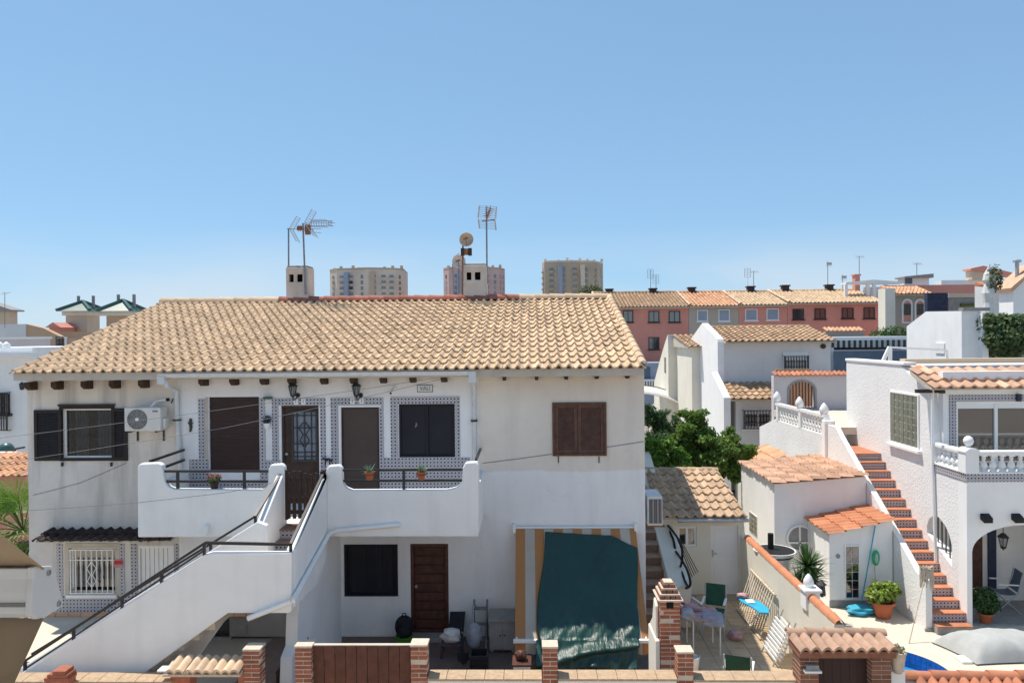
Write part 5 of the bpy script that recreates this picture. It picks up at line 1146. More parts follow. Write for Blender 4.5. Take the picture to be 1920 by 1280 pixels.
# ------------------------------------------------------------------ shed and the narrow steps beside the house
YSH = 18.0; x0, x1 = aty(1240, 1040, YSH).x, aty(1393, 1040, YSH).x-.02; zs = aty(1320, 967, YSH).z
sh = thing('shed', 'small cream shed with brown tiled roof and white door', 'shed', ((x0+x1)/2, YSH, 0))
wn = fr(1271, 987, 1306, 1024, YSH); dn = fr(1333, 985, 1384, 1100, YSH); dn = (dn[0], dn[1], .02, dn[3])
b = MB(); b.wall(x0, x1, 0, zs, [wn, dn], YSH, YSH+.15); b.box(x0, x0+.15, YSH+.151, YSH+2.6, 0, zs); b.box(x1-.15, x1, YSH+.151, YSH+2.6, 0, zs); b.build('wall', 'cream', sh, bevel=.008)
b = MB(); b.frame(*wn, .045, YSH+.03, YSH+.09); xm = (wn[0]+wn[1])/2; b.box(xm-.03, xm+.03, YSH+.03, YSH+.09, wn[2]+.045, wn[3]-.045); w_ = b.build('window', 'plastic_white', sh); b = MB(); b.box(wn[0]+.045, wn[1]-.045, YSH+.06, YSH+.07, wn[2]+.045, wn[3]-.045); b.build('pane', 'glass_dark', w_)
b = MB(); b.box(dn[0], dn[1], YSH+.05, YSH+.09, dn[2], dn[3]); d = b.build('door', 'white_clean', sh); xm = (dn[0]+dn[1])/2
for za, zb in ((.12, .85), (.98, dn[3]-.12)): b = MB(); b.box(dn[0]+.09, dn[1]-.09, YSH+.04, YSH+.0505, za, zb); b.build('door_panel', 'white_clean', d, bevel=.008)
b = MB(); b.bar((dn[0]+.05, YSH+.03, .98), (dn[0]+.15, YSH+.02, .98), .02); b.box(dn[0]+.04, dn[0]+.07, YSH+.03, YSH+.0505, .9, 1.06); b.build('handle', 'zinc', d)
zr = aty(1290, 886, YSH+2.3).z
b = MB(); b.prism([(YSH-.22, zs-.02), (YSH-.22, zs+.02), (YSH+2.5, zr-.03), (YSH+2.5, zr-.1), (YSH+.01, zs-.015)], 'x', x0-.02, x1+.04); rf = b.build('roof', 'fascia', sh)
roof_tiles(rf, (x0-.02, YSH-.3, zs+.02), (x1-x0+.06, 0, 0), (0, 2.8, zr-zs+.02), 9, 7, 'tile_shed', amp=.06)
barrel_run(rf, (x0, YSH+2.5, zr+.0), (x1+.02, YSH+2.5, zr+.0), 5, .11, 'tile_shed')
b = MB(); b.tube([(x0+.35, YSH-.3, zs-.03), (x1+.08, YSH-.3, zs-.03)], .045, 10); b.build('gutter', 'zinc', sh, smooth=True)
# steps
XQ = 3.36; sp = [atx(1213, 838, XQ), atx(1289, 1088, XQ)]; y0s, z0s, y1s, z1s = sp[1].y, sp[1].z, sp[0].y, sp[0].z
ns = thing('side_steps', 'narrow concrete steps with sloping parapet beside house wall', 'stairs', (2.75, y0s, 0))
sl_ = (z1s-z0s)/(y1s-y0s)
b = MB(); b.prism([(y0s-.15, 0), (y0s-.15, z0s-.06), (y1s-.2, z1s-.2*sl_), (y1s-.2, 0)], 'x', XQ-.40, XQ+.04); b.build('parapet', 'cream', ns, bevel=.015)
nk = 12; ys = 15.4; 
for k in range(nk):
    y = ys+k*.33; z = (k+1)*.2; b = MB(); b.box(XR+.002, XQ-.401, y, y+.33 if k < nk-1 else y+1.2, max(0, z-.5), z-.03); b.build('step', 'step_brown', ns); b = MB(); b.box(XR+.002, XQ-.401, y-.015, y+.329, z-.0295, z); b.build('tread', 'tile_portal', ns).color = (random.random()*.5,)*3+(1,)
# black cables and antenna rods hung on the steps' parapet
t = thing('cable_coil', 'tangle of black cables and rods hung on step parapet', 'cables', (3.3, 16, .2)); Yc = 16.4
def q_(px, py, Y=3.3): return atx(px, py, Y)
for k, pts in enumerate((((1245, 976), (1262, 1010), (1268, 1045), (1278, 1075), (1290, 1100)), ((1247, 978), (1254, 1015), (1270, 1052), (1283, 1085), (1280, 1098), (1262, 1095), (1266, 1072)), ((1245, 976), (1275, 1015), (1280, 1050), (1270, 1090), (1286, 1108)), ((1246, 980), (1258, 1022), (1272, 1040), (1290, 1070), (1296, 1098), (1284, 1106)))):
    b = MB(); P3 = [q_(*p) for p in pts]; PP = []
    for i in range(len(P3)-1):
        for s in range(5):
            u = s/5; p0_, p1_, p2_, p3_ = P3[max(i-1, 0)], P3[i], P3[i+1], P3[min(i+2, len(P3)-1)]
            PP.append(.5*((2*p1_)+(p2_-p0_)*u+(2*p0_-5*p1_+4*p2_-p3_)*u*u+(3*p1_-p0_-3*p2_+p3_)*u**3)+Vector((0, k*.03, 0)))
    PP.append(P3[-1]); b.tube(PP, .028, 6); b.build('cable', 'cable', t, smooth=True)
for k in range(4): b = MB(); b.bar(q_(1270+k*2, 1010, 3.3+.02*k), q_(1298+k*3.6, 1081-k*3, 3.6+.05*k), .016); b.build('rod', 'cable', t)
q = q_(1270, 1060); b = MB(); b.box(q.x-.07, q.x+.05, q.y-.07, q.y+.07, q.z-.06, q.z+.07); b.build('junction_box', 'cable', t)
# ------------------------------------------------------------------ neighbour's pool terrace
PC, PRR = Vector((6.62, 13.95, 0)), 1.07
b = MB(); n = 48; V = []; rect = (XP+.16, 20, YS+.3, 24)
for k in range(n):
    a = 2*math.pi*k/n; d = Vector((math.cos(a), math.sin(a))); V.append((PC.x+PRR*d.x, PC.y+PRR*d.y, .0))
    tx = ((rect[1] if d.x > 0 else rect[0])-PC.x)/d.x if abs(d.x) > 1e-6 else 1e9; ty = ((rect[3] if d.y > 0 else rect[2])-PC.y)/d.y if abs(d.y) > 1e-6 else 1e9
    s = min(tx, ty); V.append((PC.x+d.x*s, PC.y+d.y*s, .0))
# corners of the rectangle are closed with extra fans
Fc = [(2*k, 2*k+1, (2*k+3) % (2*n), (2*k+2) % (2*n)) for k in range(n)]
b.add(V, Fc)
for cx_, cy_ in ((rect[1], rect[3]), (rect[0], rect[3]), (rect[0], rect[2]), (rect[1], rect[2])):
    a0 = math.atan2(cy_-PC.y, cx_-PC.x) % (2*math.pi); k = int(a0/(2*math.pi)*n); b.add([V[2*k+1], (cx_, cy_, 0), V[(2*k+3) % (2*n)]], [(0, 1, 2)])
struct(b.build('pool_terrace', 'terrace_floor'))
pool = thing('pool', 'round swimming pool lined with blue tiles behind gate portal', 'pool', (PC.x, PC.y, -1.2))
b = MB(); nn = 64; rows = 5
for r_ in range(rows):
    for k in range(nn):
        a0, a1 = 2*math.pi*(k+.05)/nn, 2*math.pi*(k+.95)/nn; z1 = -.01-r_*.1; z0 = z1-.092; R1 = PRR
        b.add([(PC.x+R1*math.cos(a0), PC.y+R1*math.sin(a0), z0), (PC.x+R1*math.cos(a1), PC.y+R1*math.sin(a1), z0), (PC.x+R1*math.cos(a1), PC.y+R1*math.sin(a1), z1), (PC.x+R1*math.cos(a0), PC.y+R1*math.sin(a0), z1)], [(0, 1, 2, 3)])
o = b.build('wall_tile', 'pool_blue', pool); o['kind'] = 'stuff'
b = MB(); b.lathe([(PRR+.01, -1.2), (PRR+.01, 0.0)], PC, 64); bs = b.build('basin', 'blue_plastic', pool); 
me = bs.data; bm = bmesh.new(); bm.from_mesh(me); bm.faces.ensure_lookup_table(); bmesh.ops.delete(bm, geom=[f for f in bm.faces if len(f.verts) > 10 and f.calc_center_median().z > .5], context='FACES'); bm.to_mesh(me); bm.free()
m_, n_, l_, p_ = nodes('water'); p_.inputs['Base Color'].default_value = (.03, .25, .5, 1); p_.inputs['Roughness'].default_value = .05; bump(n_, l_, p_, noise(n_, l_, 6, 3), .25)
b = MB(); b.lathe([(.001, -.31), (PRR, -.3)], PC, 64); b.build('water', 'water', pool)
# floor cushion
c0 = Vector((9.12, 14.7, 0)); b = MB(); V = []; nu, nv = 28, 20
for j in range(nv+1):
    for i in range(nu+1):
        u, v = i/nu*2-1, j/nv*2-1; e = (1-abs(u)**3.5)*(1-abs(v)**3.5); ed = max(abs(u), abs(v)); an_ = math.atan2(v, u); h = .38*max(0, e)**.65+.012*math.sin(u*9+v*4)*e+.022*math.sin(an_*17+2*u)*(ed**3)*(1-ed**8)+.016*math.sin(an_*29+1)*(ed**4)*(1-ed**8)-.05*math.exp(-((u+.15+.3*v)/.12)**2)*e
        pinch = 1-.10*(1-abs(v)**2)*(abs(u)**6); x = .95*u*(1-.06*(1-v*v)); y = .52*v*(1-.08*(1-u*u)); sk = .15*v
        V.append(c0+Vector((x-sk, y+.05*u, .03+h)))
b.add(V, [(j*(nu+1)+i, j*(nu+1)+i+1, (j+1)*(nu+1)+i+1, (j+1)*(nu+1)+i) for j in range(nv) for i in range(nu)]); m0 = len(V)
b.add([Vector((p.x, p.y, .02+.0*(p.z))) for p in V], [((j+1)*(nu+1)+i, (j+1)*(nu+1)+i+1, j*(nu+1)+i+1, j*(nu+1)+i) for j in range(nv) for i in range(nu)])
tag(b.build('floor_cushion', 'cushion', smooth='all'), 'large pale grey floor cushion lying beside the pool', 'cushion')
b = MB(); b.box(8.1, 8.3, 14.2, 14.5, .0, .05); tag(b.build('pool_float', 'plastic_white', bevel=.02), 'small white float by corner of grey cushion', 'float')
# ------------------------------------------------------------------ white villa on the right
XW = 9.1; YV, YU = 15.77, 17.1; ZV = 3.12; XE = 14.5
vil = thing('villa', 'white stucco villa with balustraded balcony and arched porch', 'house', (11.5, 18.5, 0))
up = [(atx(x, y, XW).y, atx(x, y, XW).z) for x, y in ((1736, 724), (1730, 716), (1718, 708), (1703, 700), (1694, 690), (1684, 683), (1587, 675))]
side = [(YV+.3, 0), (YV+.3, ZV+.02), (YU, ZV+.02)]+up+[(up[-1][0], 0)]
b = MB(); b.prism(side, 'x', XW, XW+.25); sw = b.build('side_wall', 'stucco', vil)
tri = [(atx(x, y, XW).y, atx(x, y, XW).z) for x, y in ((1738, 998), (1738, 985), (1742, 972), (1750, 966), (1760, 969), (1772, 984), (1780, 1003), (1785, 1022), (1785, 1062))]
tri = [(max(YV+.34, y), z) for y, z in tri]
b = MB(); b.prism(tri, 'x', XW-.2, XW+.5); cut(sw, b.build('cutter', 'dark', vil))
b = MB()
for k in range(6):
    x = 1744+k*7.4; a = atx(x, 965, XW+.1); 
    ys_ = a.y; zin = [z for y, z in tri]
    # find the vertical extent of the opening at this depth
    cr = []
    for (ya, za), (yb, zb) in zip(tri, tri[1:]+tri[:1]):
        if (ya-ys_)*(yb-ys_) < 0: cr.append(za+(zb-za)*(ys_-ya)/(yb-ya))
    if len(cr) >= 2: b.bar((XW+.1, ys_, min(cr)), (XW+.1, ys_, max(cr)), .022)
gb = b.build('window_bars', 'iron', vil); gb['kind'] = 'stuff'
# porch front with a wide arch
aL = aty(1823, 1080, YV).x; aT = aty(1900, 984, YV).z; aS = aty(1823, 1035, YV).z; aw_ = 1.05
b = MB(); b.box(XW, XE, YV, YV+.3, 0, ZV); pf = b.build('porch_front', 'white', vil)
arch = [(aL, -.1)]+[(aL+aw_-aw_*math.cos(t), aS+(aT-aS)*math.sin(t)) for t in [math.pi*k/20 for k in range(21)]]+[(aL+2*aw_, -.1)]
b = MB(); b.prism(arch, 'y', YV-.3, YV+.6); cut(pf, b.build('cutter', 'dark', vil))
b = MB(); b.box(XW-.03, aL+.02, YV-.02, YV+.32, 0, .08); b.build('plinth', 'stone_grey', vil, bevel=.01)
b = MB(); b.box(XW+.26, XE, YV+.301, YU-.001, ZV-.2, ZV-.001); b.build('balcony_slab', 'white', vil)
b = MB(); b.box(XW+.251, XE, 17.5, 17.7, 0, ZV-.2); b.build('porch_back', 'white', vil)
b = MB(); b.box(XW+.0, XE, YV+.3, 17.5, .002, .03); b.build('porch_floor', 'stone_grey', vil)
for pa, pb, m_ in ((1822, 1842, 'wood_door'), (1854, 1868, 'navy_shutter')):
    xa, xb = aty(pa, 1080, 17.45).x, aty(pb, 1080, 17.45).x; b = MB(); b.box(xa, xb, 17.44, 17.499, .03, 2.4); b.build('porch_door', m_, vil)
# upper front wall with sliding doors
dx0, dx1, dz0, dz1 = fr(1793, 752, 2010, 900, YU); dz0 = ZV+.03
b = MB(); b.wall(XW+.251, XE, ZV+.001, 5.35, [(dx0, dx1, dz0, dz1)], YU, YU+.2); b.build('front_wall', 'white', vil)
def az(x0, x1, z0, z1, y=YU): b = MB(); b.box(x0, x1, y-.012, y-.0005, z0, z1); b.build('tile_border', 'azulejo', vil)
az(dx0-.16, dx0-.005, dz0, dz1); az(dx0-.16, XE, dz1+.001, dz1+.15)
b = MB(); b.frame(dx0, dx1, dz0, dz1, .06, YU+.03, YU+.1); sd_ = b.build('sliding_door', 'plastic_white', vil, bevel=.005)
xm = aty(1869, 800, YU).x
b = MB(); b.box(xm-.035, xm+.035, YU+.02, YU+.09, dz0+.06, dz1-.06); b.build('door_stile', 'plastic_white', sd_)
b = MB(); b.box(dx0+.06, dx1-.06, YU+.06, YU+.07, dz0+.06, dz1-.06); b.build('pane', 'glass_dark', sd_)
b = MB(); b.box(dx0+.06, dx1-.06, YU+.035, YU+.0595, dz1-.16, dz1-.06); b.build('shutter_box', 'white_clean', sd_)
xw2 = aty(1907, 745, YU).x; b = MB(); b.box(xw2-.035, xw2+.035, YU-.1, YU-.0125, dz1+.0, dz1+.17); b.build('wall_light', 'navy_shutter', vil)
# eave roof, verge, parapet
ze = aty(1850, 726, 16.78).z; xv = aty(1747, 720, 16.8).x
b = MB(); b.prism([(16.8, ze-.05), (16.8, ze-.02), (17.75, ze+.33), (17.75, ze+.26), (YU, ze-.02)], 'x', xv, XE); rv = b.build('roof', 'fascia', vil)
roof_tiles(rv, (xv, 16.74, ze-.03), (XE-xv, 0, 0), (0, 1.05, .39), 22, 3, 'tile_faded', amp=.05)
barrel_run(vil, (XW+.28, 17.12, up[1][1]-.02), (XW+.28, 18.2, up[4][1]-.05), 4, .12, 'tile_orange', name='verge_tile')
b = MB(); b.box(xv-.3, xv+.05, 16.86, 16.95, ze-.12, ze-.04); b.box(xv+.2, xv+.3, 16.8, 17.09, ze-.13, ze-.055); b.build('rafter_end', 'beam', vil)
zpp = aty(1800, 684, 17.9).z
b = MB(); b.box(XW+.26, XE, 17.9, 18.05, ze, zpp); b.build('parapet', 'white', vil, bevel=.01); b = MB(); b.box(XW+.26, XE, 18.051, up[-1][0], 5.0, zpp-.06); b.build('flat_roof', 'terrace_floor', vil)
zt2 = aty(1800, 672, 20.5).z; b = MB(); b.box(aty(1697, 675, 20.5).x, XE+2, 20.5, 20.8, zpp-.06, zt2); b.build('rear_parapet', 'peach', vil)
b = MB(); b.box(XW-.03, XW+.28, 18.3, up[-1][0]+.02, up[-1][1]-.02, up[-1][1]+.05); b.build('coping', 'white', vil, bevel=.01)
b = MB(); q0 = aty(1655, 678, 20.9); q1 = aty(1668, 650, 20.9); b.bar(q0, q1, .08); b.bar(aty(1669, 650, 20.9), aty(1669, 680, 20.9), .08); b.bar(aty(1669, 651, 20.9), aty(1775, 656, 20.9), .05); b.bar(aty(1775, 656, 20.9), aty(1775, 676, 20.9), .06); b.build('roof_frame', 'plastic_white', vil)
# glass block window in the side wall
gy1, gz1 = atx(1671, 735, XW).y, None; gy0 = atx(1722, 741, XW).y; gz1 = (atx(1671, 735, XW).z+atx(1722, 743, XW).z)/2; gz0 = (atx(1671, 824, XW).z+atx(1722, 841, XW).z)/2
gw = MB(); t_ = .04
gw.box(XW-.03, XW-.0005, gy0-t_, gy1+t_, gz1, gz1+t_); gw.box(XW-.03, XW-.0005, gy0-t_, gy1+t_, gz0-t_, gz0); gw.box(XW-.03, XW-.0005, gy0-t_, gy0, gz0, gz1); gw.box(XW-.03, XW-.0005, gy1, gy1+t_, gz0, gz1)
gwo = gw.build('window', 'white', vil); P = off(vil)
me = bpy.data.meshes.new('glass_block'); mb = MB(); dy, dz = (gy1-gy0)/6, (gz1-gz0)/7; mb.box(-.02, 0, .013, dy-.013, .013, dz-.013); me.from_pydata(mb.v, [], mb.f); me.materials.append(MATS['glass_block'])
for i in range(6):
    for k in range(7): inst('glass_block', me, gwo, Matrix.Translation(Vector((XW-.002, gy0+i*dy, gz0+k*dz))-P))
b = MB(); b.box(XW-.004, XW-.0006, gy0, gy1, gz0, gz1); b.build('joint', 'white', gwo)
b = MB(); b.box(XW-.1, XW-.0005, gy0-.15, gy1+.1, gz0-.12, gz0-.045); b.build('window_sill', 'white', vil, bevel=.01)
b = MB(); q = atx(1738, 850, XW); b.tube([(XW-.04, YU-.1, 5.0), (XW-.04, YU-.1, 3.3), (XW-.04, YU-.25, .1)], .035, 8); b.build('downpipe', 'white_clean', vil, smooth=True)
# balustrade
def baluster_mesh(h):
    me = bpy.data.meshes.new('baluster'); mb = MB(); mb.box(-.055, .055, -.055, .055, 0, h*.1)
    mb.lathe([(.045, h*.1), (.03, h*.16), (.05, h*.24), (.07, h*.36), (.06, h*.48), (.032, h*.62), (.028, h*.72), (.05, h*.78), (.03, h*.82), (.045, h*.9)], (0, 0, 0), 10); mb.box(-.055, .055, -.055, .055, h*.9, h)
    me.from_pydata(mb.v, [], mb.f); me.materials.append(MATS['white_clean']); return me
zb0 = ZV+.2; zt0 = aty(1860, 853, YV).z; bm_ = baluster_mesh(zt0-zb0)
b = MB(); b.box(XW-.012, XE, YV-.012, YV+.2, ZV+.0005, zb0-.03); b.build('tile_band', 'azulejo', vil); b = MB(); b.box(XW-.012, XW+.2, YV+.2005, YU-.001, ZV+.0005, zb0-.03); b.build('tile_band', 'azulejo', vil)
b = MB(); b.box(XW-.03, XE, YV-.03, YV+.22, zb0-.03, zb0); b.box(XW-.03, XW+.22, YV+.221, YU-.001, zb0-.03, zb0); b.build('balcony_kerb', 'white', vil)
b = MB(); b.box(XW+.25, XE, YV-.02, YV+.2, zt0, zt0+.08); b.build('top_rail', 'white_clean', vil, bevel=.015); b = MB(); b.box(XW-.02, XW+.18, YV+.25, YU-.001, zt0, zt0+.08); b.build('top_rail', 'white_clean', vil, bevel=.015)
for k in range(26): inst('baluster', bm_, vil, Matrix.Translation(Vector((aty(1832, 880, YV).x+k*.19, YV+.09, zb0))-P))
for k in range(5): inst('baluster', bm_, vil, Matrix.Translation(Vector((XW+.08, YV+.42+k*.19, zb0))-P))
b = MB(); b.box(XW-.04, XW+.24, YV-.04, YV+.24, zb0-.03, zt0+.05); b.prism([(XW-.06, zt0+.05), (XW+.26, zt0+.05), (XW+.26, zt0+.09), (XW+.17, zt0+.15), (XW+.03, zt0+.15), (XW-.06, zt0+.09)], 'y', YV-.06, YV+.26); b.build('corner_post', 'white_clean', vil, bevel=.01)
b = MB(); b.lathe([(.05, 0), (.04, .03), (.075, .06), (.1, .12), (.1, .15), (.075, .21), (.03, .24), (.001, .245)], (XW+.1, YV+.1, zt0+.15), 18); b.build('ball_finial', 'white_clean', vil, smooth='all')
for px in (1846, 1904):
    c = aty(px, 970, YV); b = MB(); b.prism([(YV, c.z-.03), (YV-.14, c.z-.08), (YV-.14, c.z+.02), (YV, c.z+.09)], 'x', c.x-.09, c.x+.09); b.build('spot_light', 'cable', vil)
lt, c, z = lantern(1881, 1012, YV+.9, 'large black lantern hanging in the arched porch', 1.15); b = MB(); b.tube([(c.x, YV+.9, z+.38), (c.x, YV+.9, ZV-.19)], .008, 6); b.build('chain', 'iron', lt)
# porch chair and plant
folding_chair('dark folding chair in the shade of arched porch', (10.55, 16.9, .03), math.radians(-100), 'slate_blue')
c = Vector((aty(1845, 1170, 16.2).x, 16.15, .03)); t = pot('porch_plant', 'bushy dark plant in clay pot under porch arch', c, .15, .22); leaves('foliage', 'leaf_dark', t, [(c+Vector((0, 0, .48)), (.26, .24, .28)), (c+Vector((.1, .05, .38)), (.25, .22, .2))], 900, .09, seed=14)
# stairs along the villa wall
XO = 8.25; vs = thing('villa_stairs', 'outside stairs with orange treads and tiled risers up villa wall', 'stairs', (8.7, 15.6, 0)); ns_ = 17
for k in range(ns_):
    y = 15.58+k*.25; z = (k+1)*(ZV/ns_); wx = XO+.131 if k > 0 else XO+.131
    b = MB(); b.box(wx, XW-.001, y, y+.25 if k < ns_-1 else 21.2, max(0, z-.6), z-.03); b.build('riser', 'azulejo' if k else 'stone_grey', vs)
    b = MB(); b.box(wx, XW-.001, y-.03, y+.2495 if k < ns_-1 else 21.2, z-.0295, z); o = b.build('tread', 'step_orange', vs, bevel=.006); o.color = (random.random(),)*3+(1,)
ZM = {}
top = [(atx(x, y, XO).y, atx(x, y, XO).z) for x, y in ((1727, 1082), (1718, 1072), (1660, 968), (1610, 880), (1575, 818), (1566, 800))]
far = [(atx(x, y, XO).y, atx(x, y, XO).z) for x, y in ((1548, 816), (1500, 801), (1452, 786), (1424, 800))]
pol = [(15.78, 0), (15.78, top[0][1])]+top[1:]+[(far[0][0], top[-1][1])]+far+[(far[-1][0], 0)]
b = MB(); b.prism(pol, 'x', XO, XO+.13); b.build('parapet', 'stucco', vs)
b = MB(); b.box(XO-.03, XO+.16, 15.74, 15.78, 0, .06); b.build('plinth', 'stone_grey', vs)
b = MB(); b.box(XO-.07, XO+.22, far[0][0]-.12, far[0][0]+.1, 2.4, far[0][1]+.42); b.build('post', 'white', vs, bevel=.01)
# pierced panels and finials on the upper landing
def yz(px, py): q = atx(px, py, XO); return q.y, q.z
for (pa, pb) in ((1456, 1498), (1502, 1543)):
    ya, yb = yz(pa, 780)[0], yz(pb, 790)[0]; f_ = lambda y, s: None
    def zlo(y): return far[0][1]+(far[2][1]-far[0][1])*(y-far[0][0])/(far[2][0]-far[0][0])
    hgt = .50; b = MB()
    y0_, y1_ = min(ya, yb), max(ya, yb); n = int((y1_-y0_)/.24)
    for k in range(n+1):
        y = y0_+(y1_-y0_)*k/n; b.bar((XO+.06, y, zlo(y)), (XO+.06, y, zlo(y)+hgt), .035)
        if k < n:
            y2 = y0_+(y1_-y0_)*(k+1)/n
            for s in range(2): za = zlo(y)+hgt*s/2; b.bar((XO+.06, y, za), (XO+.06, y2, za+hgt/2), .03); b.bar((XO+.06, y2, za), (XO+.06, y, za+hgt/2), .03)
    b.build('pierced_panel', 'white_clean', vs)
    b = MB(); b.bar((XO+.06, y0_-.1, zlo(y0_)+hgt+.03), (XO+.06, y1_+.1, zlo(y1_)+hgt+.03), .16, .08); b.build('panel_rail', 'white_clean', vs)
def finial(px, py, X, parent, s=1., Y=None):
    c = atx(px, py, X) if Y is None else aty(px, py, Y); b = MB(); b.lathe([(.07*s, -.2*s), (.05*s, -.16*s), (.09*s, -.1*s), (.125*s, -.02*s), (.12*s, .06*s), (.07*s, .16*s), (.02*s, .22*s), (.001, .23*s)], c, 14); return b.build('finial', 'white_clean', parent, smooth='all')
for px, py in ((1457, 746), (1499, 757), (1545, 770)):
    finial(px, py, XO+.06, vs); q = yz(px, py); zz_ = zlo(q[0]); b = MB(); b.box(XO-.01, XO+.14, q[0]-.08, q[0]+.08, zz_-.02, q[1]-.18); b.build('post', 'white_clean', vs)
b = MB(); b.box(XO+.13, XW+2.2, far[0][0], 25.9, ZV+.3, ZV+.5); b.build('landing', 'terrace_floor', vs)
# lavender wall with red coping and arched window
YP = 26.0; x0, x1, z0, z1 = fr(1451, 704, 1592, 840, YP)
lw = thing('rear_wall', 'lavender plastered wall with red tile coping and arched opening', 'wall', ((x0+x1)/2, YP, 0)); b = MB(); b.box(x0, x1, YP, YP+.25, 0, z1); wl = b.build('wall', 'lavender', lw)
ax0_, ax1_, az0, az1 = fr(1480, 715, 1527, 763, YP); rx = (ax1_-ax0_)/2; xm = (ax0_+ax1_)/2; zsp = az1-rx*.75
ar = [(ax0_, az0)]+[(xm-rx*math.cos(t), zsp+rx*.75*math.sin(t)) for t in [math.pi*k/14 for k in range(15)]]+[(ax1_, az0)]
b = MB(); b.prism(ar, 'y', YP-.3, YP+.6); cut(wl, b.build('cutter', 'dark', lw))
ar2 = [(xm+(x-xm)*1.16, az0+(z-az0)*1.09-.03) for x, z in ar]; b = MB(); b.ring(ar2, ar, 'y', YP-.03, YP+.02); b.build('arch_trim', 'stone_grey', lw)
b = MB(); b.box(ax0_-.2, ax1_+.2, YP+.8, YP+.85, az0-.5, az1+.4); b.build('rear_screen', 'tile_pinkish', lw)
for k in range(8): x = ax0_+(ax1_-ax0_)*(k+.5)/8; hz = zsp+rx*.75*math.sqrt(max(0, 1-((x-xm)/rx)**2)); b = MB(); b.bar((x, YP+.1, az0), (x, YP+.1, hz), .03); b.build('bar', 'iron', lw)
roof_tiles(lw, (x0, YP-.12, z1-.02), (x1-x0, 0, 0), (0, .32, .12), 16, 1, 'tile_red', amp=.05, name='coping_tile')
# annexes with clay roofs
an = thing('annex', 'white flat annex with faded clay tile roof and round window', 'annex', (7.1, 20, 0)); YA0, YA1, XA = 18.5, 21.4, 6.0
za0 = aty(1447, 907, YA0).z; za1 = aty(1583, 893, YA0).z
b = MB(); b.prism([(XA, 0), (XA, za0), (XO-.01, za1), (XO-.01, 0)], 'y', YA0, YA1); b.build('wall', 'white', an, bevel=.015)
roof_tiles(an, (XA-.08, YA1+.05, za0+.02), (0, -(YA1-YA0+.2), 0), (XO-XA+.05, 0, za1-za0+.02), 11, 7, 'tile_faded', amp=.05)
c = aty(1499, 1008, YA0); R1 = .33; cir = lambda r: [(c.x+r*math.cos(2*math.pi*k/28), c.z+r*math.sin(2*math.pi*k/28)) for k in range(28)]
b = MB(); b.ring(cir(R1), cir(R1*.86), 'y', YA0-.05, YA0-.0005); b.box(c.x-.02, c.x+.02, YA0-.04, YA0-.0125, c.z-R1*.86, c.z+R1*.86); b.box(c.x-R1*.86, c.x+R1*.86, YA0-.04, YA0-.0125, c.z-.13, c.z-.09); rw = b.build('round_window', 'plastic_white', an); b = MB(); b.prism(cir(R1*.87), 'y', YA0-.012, YA0-.001); b.build('pane', 'stone_grey', rw)
wy0, wy1 = atx(1420, 985, XA).y, atx(1406, 985, XA).y; wz0, wz1 = atx(1413, 1000, XA).z, atx(1413, 963, XA).z
b = MB(); b.box(XA-.012, XA-.0005, wy0, wy1, wz0, wz1); w2 = b.build('window', 'white', an); 
for k in range(4):
    for j in range(2): b = MB(); b.box(XA-.022, XA-.012, wy0+(wy1-wy0)*j/2+.02, wy0+(wy1-wy0)*(j+1)/2-.02, wz0+(wz1-wz0)*k/4+.012, wz0+(wz1-wz0)*(k+1)/4-.012); b.build('glass_block', 'glass_block', w2)
an2 = thing('pool_hut', 'little white hut with orange tiled roof and glazed door', 'hut', (7.5, 17.8, 0)); YB0 = 17.15; XA2 = 6.8
zb0_, zb1_ = aty(1548, 1000, YB0).z, aty(1645, 974, YB0).z
b = MB(); b.prism([(XA2, 0), (XA2, zb0_), (XO-.02, zb1_), (XO-.02, 0)], 'y', YB0, YA0-.001); b.build('wall', 'white', an2, bevel=.012)
roof_tiles(an2, (XA2-.08, YA0+.0, zb0_+.0), (0, -(YA0-YB0+.18), 0), (XO-XA2+.03, 0, zb1_-zb0_+.02), 6, 4, 'tile_orange', amp=.05)
dx0_, dx1_, dz0_, dz1_ = fr(1583, 1021, 1612, 1122, YB0); b = MB(); b.frame(dx0_, dx1_, dz0_, dz1_, .03, YB0-.03, YB0-.0005); dd = b.build('door', 'white_clean', an2)
for i in range(2):
    for k in range(6): b = MB(); wx_ = (dx1_-dx0_-.06)/2; hz_ = (dz1_-dz0_-.06)/6; b.box(dx0_+.03+i*wx_+.01, dx0_+.03+(i+1)*wx_-.01, YB0-.018, YB0-.001, dz0_+.03+k*hz_+.01, dz0_+.03+(k+1)*hz_-.01); b.build('pane', 'glass_dark', dd)
c = aty(1571, 1042, YB0); b = MB(); b.lathe([(.05, 0), (.05, -.015), (.001, -.016)], (c.x, YB0-.0005, c.z), 12, 'y'); b.build('round_vent', 'stone_grey', an2)
b = MB(); b.box(XA2-.01, XO-.03, YB0-.02, YB0-.0005, 0, .16); b.build('plinth', 'stone_grey', an2)
# second faded roof further back beside the tree
x0, x1, z0, z1 = fr(1400, 838, 1450, 870, 23.0); b = MB(); t = thing('rear_lean_to', 'low lean to with faded clay tiles beside the tree', 'lean-to', ((x0+x1)/2, 23, 0)); b.prism([(x0, 0), (x0, z0), (x1+.1, z1-.1), (x1+.1, 0)], 'y', 22.2, 24); b.build('wall', 'cream', t)
roof_tiles(t, (x0-.05, 24.1, z0), (0, -2, 0), (x1-x0+.15, 0, z1-z0-.1), 7, 3, 'tile_pinkish', amp=.05)
